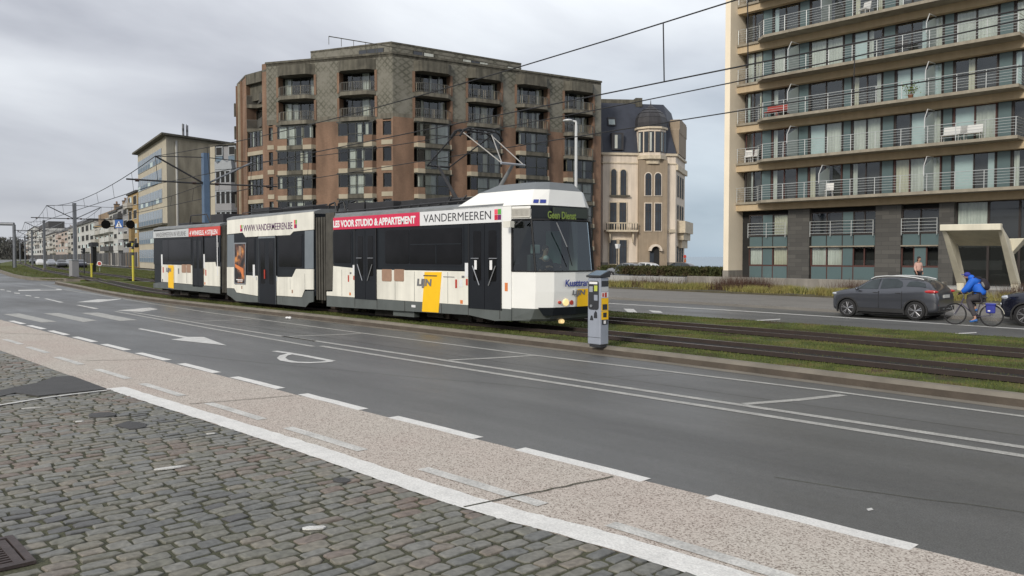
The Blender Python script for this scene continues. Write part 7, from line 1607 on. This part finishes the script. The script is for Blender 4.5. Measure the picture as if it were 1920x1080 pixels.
# navy car entering at the right edge
nv = empty('parked_car', (onY(1872, 600, 30.2)[0] - .05, 31.05, -.15), 'dark navy car with bright alloy wheel, cut off by the right edge', 'car')
st2 = [(0.0, .42, .66, .70, .55, .40), (.06, .26, .84, .88, .72, .58), (.22, .22, .97, 1.02, .85, .66), (.6, .22, 1.03, 1.10, .89, .70), (1.0, .22, 1.08, 1.14, .90, .66), (1.15, .22, 1.09, 1.22, .90, .62), (1.5, .22, 1.10, 1.45, .90, .60), (1.9, .22, 1.12, 1.60, .90, .60), (2.5, .22, 1.14, 1.62, .90, .60), (3.3, .22, 1.16, 1.58, .90, .58), (3.8, .24, 1.16, 1.38, .86, .56), (4.1, .28, 1.02, 1.08, .80, .58), (4.2, .36, .7, .74, .72, .55)]
w2 = [[(1.3, 1.12), (1.6, 1.38), (2.0, 1.50), (2.0, 1.15)], [(2.1, 1.16), (2.12, 1.51), (2.8, 1.50), (2.95, 1.2)], [(3.05, 1.2), (3.0, 1.48), (3.4, 1.46), (3.6, 1.22)]]
make_car(nv, 4.2, 1.79, st2, (.83, 3.38), .345, 'paint_navy', w2)
quad(nv, 'windscreen', [(1.88, -.52, 1.57), (1.18, -.70, 1.19), (1.18, .70, 1.19), (1.88, .52, 1.57)][::-1], 'car_glass', .02); quad(nv, 'rear_window', [(3.74, -.50, 1.45), (4.0, -.62, 1.18), (4.0, .62, 1.18), (3.74, .50, 1.45)], 'car_glass', .02)
for s in (-1, 1):
    b = MB(); b.ball((.26, s * .68, .90), (.20, .15, .09), 'lamp_clear', 12); b.build('headlight', nv, smooth=True); b = MB(); b.ball((.10, s * .64, .68), (.08, .10, .06), 'lamp_clear', 10); b.build('fog_light', nv, smooth=True); b = MB(); b.ball((1.36, s * .99, 1.12), (.07, .1, .07), 'paint_navy', 10); b.build('mirror', nv, smooth=True)
# distant traffic
def far_car(x, y, z, rz, paint, label):
    o = empty('parked_car', (x, y, z), label, 'car', 'distant cars down the street', rz=rz); make_car(o, 4.2, 1.79, st2, (.83, 3.38), .33, paint, w2, cladding=False)
    for s in (-1, 1): b = MB(); b.ball((.20, s * .66, .82), (.15, .12, .06), 'lamp_clear', 8); b.build('headlight', o); b = MB(); b.box(4.05, 4.18, s * .5, s * .75, .85, .98, 'tail_red'); b.build('tail_light', o)
    quad(o, 'windscreen', [(1.88, -.52, 1.57), (1.18, -.70, 1.19), (1.18, .70, 1.19), (1.88, .52, 1.57)][::-1], 'car_glass', .02)
    return o
sa = math.atan2(SD.y, SD.x)
for px, dp_, pn, lb in ((117, 150, 'paint_black', 'black parked car seen to the left of the near grey mast'), (154, 150, 'paint_navy', 'dark blue car parked in front of the white modern house'), (76, 190, 'paint_white', 'white van-like car among distant street traffic'), (97, 175, 'paint_silver', 'silver car parked just left of the black car'), (132, 165, 'paint_silver', 'silver grey car partly behind the near grey mast'), (62, 240, 'paint_black', 'small black car far down the street')):
    p = AT(px, 495, dp_); far_car(p.x, p.y, -.1, sa + math.pi * 0, pn, lb)
p = AT(1153, 505, 84); far_car(p.x - 2, p.y + 1.5, -.15, 0.1, 'paint_silver', 'silver car parked behind the hedge in front of the mansion'); p = AT(1180, 505, 90); far_car(p.x - 2.0, p.y + 2, -.15, 0.1, 'paint_white', 'pale car behind the hedge near the small lantern')
p = AT(1248, 505, 92); far_car(p.x - 2.0, p.y + 2, -.15, 0.1, 'paint_black', 'black car whose roof shows over the hedge by the mansion door')
# ================================================================ bicycle and rider
mat('jacket_blue', (.012, .13, .62), .7, var=.12, scale=5); mat('trouser_grey', (.06, .055, .06), .9, var=.15, scale=6); mat('shoe_blue', (.03, .14, .42), .6, var=.1); mat('pannier_blue', (.03, .04, .28), .7, var=.15, scale=5); mat('bike_frame', (.10, .09, .14), .35, .4, var=.1); mat('glove', (.01, .01, .012), .85); mat('pack_grey', (.22, .21, .20), .8, var=.15, scale=8); mat('pack_black', (.02, .015, .022), .8, var=.2); mat('fender', (.45, .43, .36), .5, var=.1); mat('pink_knit', (.66, .42, .36), .9, var=.1, scale=8)
rearx = onY(1859, 590, 29.1)[0]; frontx = onY(1790.5, 590, 29.1)[0]; WB = rearx - frontx
bk = empty('bicycle', (rearx, 29.1, -.15), 'bicycle with thin wheels ridden past the grey parked car', 'bicycle', rz=math.pi)
def bwheel(x):
    b = MB(); n_ = 36; r_ = .345; pts = [(x + r_ * math.cos(2 * math.pi * k / n_), 0, .36 + r_ * math.sin(2 * math.pi * k / n_)) for k in range(n_ + 1)]; b.path(pts, .017, 'tyre', 6); pts = [(x + (r_ - .025) * math.cos(2 * math.pi * k / n_), 0, .36 + (r_ - .025) * math.sin(2 * math.pi * k / n_)) for k in range(n_ + 1)]; b.path(pts, .008, 'dark_steel', 5); w_ = b.build('wheel', bk)
    s_ = MB(); s_.tube((x, -.04, .36), (x, .04, .36), .025, 'steel', 8)
    for k in range(16): a = 2 * math.pi * k / 16; s_.tube((x, .02 if k % 2 else -.02, .36), (x + .32 * math.cos(a), 0, .36 + .32 * math.sin(a)), .0022, 'steel', 3)
    s_.build('spoke', w_)
bwheel(0); bwheel(WB)
b = MB(); BBx, BBz = .46, .30; stx, stz = .30, .86; hx, hz_ = WB - .24, .86
b.tube((BBx, 0, BBz), (stx, 0, stz), .018, 'bike_frame'); b.tube((BBx, 0, BBz), (hx + .05, 0, hz_ - .13), .02, 'bike_frame'); b.tube((stx + .02, 0, stz - .08), (hx, 0, hz_ - .02), .017, 'bike_frame'); b.tube((hx - .01, 0, hz_ + .03), (hx + .06, 0, hz_ - .16), .022, 'bike_frame')
for s in (-.05, .05): b.tube((BBx, s * .6, BBz), (0, s, .36), .011, 'bike_frame'); b.tube((stx + .02, s * .3, stz - .1), (0, s, .36), .009, 'bike_frame'); b.path([(hx + .06, s, hz_ - .17), (WB - .07, s, .48), (WB, s, .36)], .012, 'bike_frame')
b.build('frame', bk)
b = MB(); b.path([(hx - .0, 0, hz_), (hx - .03, 0, 1.0), (hx + .04, 0, 1.04)], .014, 'steel'); b.path([(hx - .06, -.28, 1.04), (hx + .04, -.2, 1.05), (hx + .04, .2, 1.05), (hx - .06, .28, 1.04)], .013, 'meter_dark'); b.build('handlebar', bk)
b = MB(); b.ball((stx - .05, 0, .93), (.14, .07, .035), 'meter_dark', 10); b.tube((stx, 0, stz), (stx - .02, 0, .93), .014, 'steel'); b.build('saddle', bk)
b = MB(); b.tube((BBx, -.04, BBz), (BBx, -.055, BBz), .095, 'dark_steel', 18); b.tube((BBx, .07, BBz), (BBx - .05, .09, BBz - .16), .012, 'steel'); b.box(BBx - .1, BBx, .09, .18, BBz - .175, BBz - .155, 'meter_dark'); b.tube((BBx, -.07, BBz), (BBx + .05, -.09, BBz + .16), .012, 'steel'); b.box(BBx, BBx + .1, -.18, -.09, BBz + .155, BBz + .175, 'meter_dark'); b.build('crank', bk)
b = MB(); n_ = 10; pts = [(.375 * math.cos(R(40 + 130 * k / n_)), 0, .36 + .375 * math.sin(R(40 + 130 * k / n_))) for k in range(n_ + 1)]
for p_, q_ in zip(pts[:-1], pts[1:]): b.tube(p_, q_, .013, 'fender', 5)
b.build('mudguard', bk)
b = MB(); b.path([(-.18, -.06, .76), (.28, -.06, .76)], .007, 'steel'); b.path([(-.18, .06, .76), (.28, .06, .76)], .007, 'steel'); b.path([(0, .07, .38), (-.02, .06, .76)], .007, 'steel'); b.path([(0, -.07, .38), (-.02, -.06, .76)], .007, 'steel'); b.build('luggage_rack', bk)
pn = empty('pannier_bag', (rearx, 29.1, -.15), 'blue pannier bag hanging beside the rear wheel of the bicycle', 'bag', rz=math.pi); b = MB(); b.box(-.15, .12, .08, .19, .44, .72, 'pannier_blue'); b.build('bag', pn, bevel=.04); b = MB(); b.box(-.165, .135, .07, .205, .69, .76, 'pannier_blue'); b.build('flap', pn, bevel=.03); b = MB(); b.box(-.02, .05, .191, .194, .50, .54, 'white_ink'); b.build('label_patch', pn)
# rider, leaning forward; +x forward, +y is the side the camera sees after the turn
rd = empty('person', (rearx, 29.1, -.15), 'cyclist in a bright blue jacket and dark trousers leaning over the handlebar', 'person', rz=math.pi)
hip = (.30, 0, .99); J = [hip, (.38, 0, 1.18), (.47, 0, 1.38), (.53, 0, 1.50), (.64, 0, 1.57)]; Bn = [(0, 1), (1, 2), (2, 3), (3, 4)]; Rd = [(.11, .12), (.11, .13), (.115, .15), (.07, .07), (.052, .052)]
HC = (.75, 0, 1.62)
J.append((HC[0] - .02, 0, HC[2] - .05)); Bn.append((4, 5)); Rd.append((.07, .075)); J.append((HC[0] + .02, 0, HC[2] + .04)); Bn.append((5, 6)); Rd.append((.078, .085)); J.append((HC[0] + .09, 0, HC[2] - .045)); Bn.append((5, 7)); Rd.append(.016)
legs = {}
for s in (1, -1):
    i = len(J); kn = (.66, s * .12, .86) if s > 0 else (.74, s * .12, .98); an = (.42, s * .13, .24) if s > 0 else (.50, s * .13, .55); toe = (.57, s * .14, .14) if s > 0 else (.66, s * .14, .48)
    J += [(.34, s * .10, .95), kn, an, toe]; Bn += [(0, i), (i, i + 1), (i + 1, i + 2), (i + 2, i + 3)]; Rd += [.095, .062, .042, .035]; legs[s] = (kn, an, toe)
arms = {}
for s in (1, -1):
    i = len(J); J += [(.53, s * .19, 1.45), (.66, s * .26, 1.21), (.83, s * .24, 1.07)]; Bn += [(3, i), (i, i + 1), (i + 1, i + 2)]; Rd += [.062, .047, .03]; arms[s] = J[i:i + 3]
    hand(J, Bn, Rd, i + 2, (1, 0, -.25), (0, -s, 0), (.2, 0, 1))
skin_mesh('body', J, Bn, Rd, 'skin', rd)
J2 = [(.29, 0, .96), (.37, 0, 1.16), (.46, 0, 1.36), (.52, 0, 1.47), (.57, 0, 1.54)]; B2 = [(0, 1), (1, 2), (2, 3), (3, 4)]; R2 = [(.20, .22), (.185, .20), (.18, .215), (.145, .165), (.10, .10)]
for s in (1, -1): i = len(J2); J2 += [(arms[s][0][0], arms[s][0][1] * 1.05, arms[s][0][2]), arms[s][1], tuple(Vector(arms[s][1]).lerp(Vector(arms[s][2]), .88))]; B2 += [(3, i), (i, i + 1), (i + 1, i + 2)]; R2 += [.12, .105, .07]
skin_mesh('jacket', J2, B2, R2, 'jacket_blue', rd)
J2 = [(.32, 0, .98)]; B2 = []; R2 = [(.165, .185)]
for s in (1, -1): kn, an, toe = legs[s]; i = len(J2); J2 += [(.36, s * .10, .95), kn, tuple(Vector(kn).lerp(Vector(an), .9))]; B2 += [(0, i), (i, i + 1), (i + 1, i + 2)]; R2 += [.135, .105, .075]
skin_mesh('trousers', J2, B2, R2, 'trouser_grey', rd)
for s in (1, -1): kn, an, toe = legs[s]; a = Vector(an) - Vector((.06, 0, .03)); t_ = Vector(toe); skin_mesh('shoe', [a, a.lerp(t_, .5) - Vector((0, 0, .0)), t_ + Vector((.03, 0, 0))], [(0, 1), (1, 2)], [(.05, .055), (.048, .045), (.042, .032)], 'shoe_blue', rd); 
for s in (1, -1): hp = Vector(arms[s][2]); skin_mesh('glove', [hp - Vector((.02, 0, -.01)), hp + Vector((.06, 0, -.02)), hp + Vector((.12, 0, -.05))], [(0, 1), (1, 2)], [.038, .045, .032], 'glove', rd)
b = MB(); b.ball((HC[0] - .01, 0, HC[2] + .04), (.10, .10, .085), 'pannier_blue', 14); b.ball((HC[0] - .13, 0, HC[2] - .05), (.10, .11, .09), 'jacket_blue', 12); b.box(HC[0] + .06, HC[0] + .15, -.06, .06, HC[2] + .03, HC[2] + .05, 'pannier_blue'); b.build('cap', rd, smooth=True)
b = MB()
for s in (-1, 1): b.ball((HC[0] + .085, s * .03, HC[2] - .02), .012, 'cloth_black', 8)
b.build('eye', rd, split=True)
bp_ = empty('backpack', (rearx, 29.1, -.15), 'black and grey backpack worn on the cyclist in blue', 'bag', rz=math.pi)
MM = Matrix.Translation((.20, 0, 1.36)) @ Matrix.Rotation(R(24), 4, 'Y'); b = MB(MM); b.ball((0, 0, 0), (.11, .15, .21), 'pack_black', 14); b.build('bag', bp_, smooth=True); b = MB(MM); b.ball((.02, .085, .0), (.06, .075, .12), 'pack_grey', 12); b.build('pocket', bp_, smooth=True)
b = MB()
for s in (-.12, .12): b.path([(.32, s, 1.53), (.46, s, 1.60), (.60, s, 1.46), (.56, s, 1.30), (.40, s, 1.15)], .018, 'pack_black', 6)
b.build('strap', bp_)
# woman standing on the entrance step
wx_, wz_ = onY(1722, 512, 45.2)
wo_ = empty('person', (wx_, 45.2, .38), 'woman in pale pink sweater and black trousers standing before the tower', 'person', rz=R(-20))
J = [(0, 0, .95), (0, 0, 1.15), (.01, 0, 1.36), (.02, 0, 1.46)]; Bn = [(0, 1), (1, 2), (2, 3)]; Rd = [(.10, .15), (.09, .13), (.09, .155), (.05, .05)]
head_on(J, Bn, Rd, 3, (.04, 0, 1.60), (1, 0, 0))
for s in (1, -1):
    i = len(J); J += [(0, s * .09, .88), (.02 * s + .01, s * .1, .48), (.02 * s, s * .11, .08), (.16 + .02 * s, s * .12, .03)]; Bn += [(0, i), (i, i + 1), (i + 1, i + 2), (i + 2, i + 3)]; Rd += [.085, .055, .038, .03]
    i = len(J); J += [(0, s * .18, 1.36), (-.03, s * .23, 1.10), (.06, s * .22, .90)]; Bn += [(2, i), (i, i + 1), (i + 1, i + 2)]; Rd += [.052, .042, .028]; hand(J, Bn, Rd, i + 2, (.3, 0, -1), (1, 0, 0), (0, s, 0))
skin_mesh('body', J, Bn, Rd, 'skin', wo_); features(wo_, (.04, 0, 1.60), (1, 0, 0), long=True)
J2 = [(0, 0, .92), (0, 0, 1.12), (.01, 0, 1.35), (.015, 0, 1.42)]; B2 = [(0, 1), (1, 2), (2, 3)]; R2 = [(.14, .185), (.125, .16), (.115, .165), (.08, .09)]
for s in (1, -1): i = len(J2); J2 += [(0, s * .19, 1.35), (-.03, s * .235, 1.10), (.05, s * .222, .94)]; B2 += [(2, i), (i, i + 1), (i + 1, i + 2)]; R2 += [.072, .062, .045]
skin_mesh('sweater', J2, B2, R2, 'pink_knit', wo_)
J2 = [(0, 0, .92)]; B2 = []; R2 = [(.12, .16)]
for s in (1, -1): i = len(J2); J2 += [(0, s * .09, .86), (.02 * s + .01, s * .1, .48), (.02 * s, s * .11, .1)]; B2 += [(0, i), (i, i + 1), (i + 1, i + 2)]; R2 += [.10, .072, .055]
skin_mesh('trousers', J2, B2, R2, 'cloth_black', wo_)
for s in (1, -1): skin_mesh('shoe', [(-.03 + .02 * s, s * .11, .05), (.10 + .02 * s, s * .115, .04), (.19 + .02 * s, s * .12, .03)], [(0, 1), (1, 2)], [(.05, .045), (.048, .036), (.038, .026)], 'cloth_black', wo_)
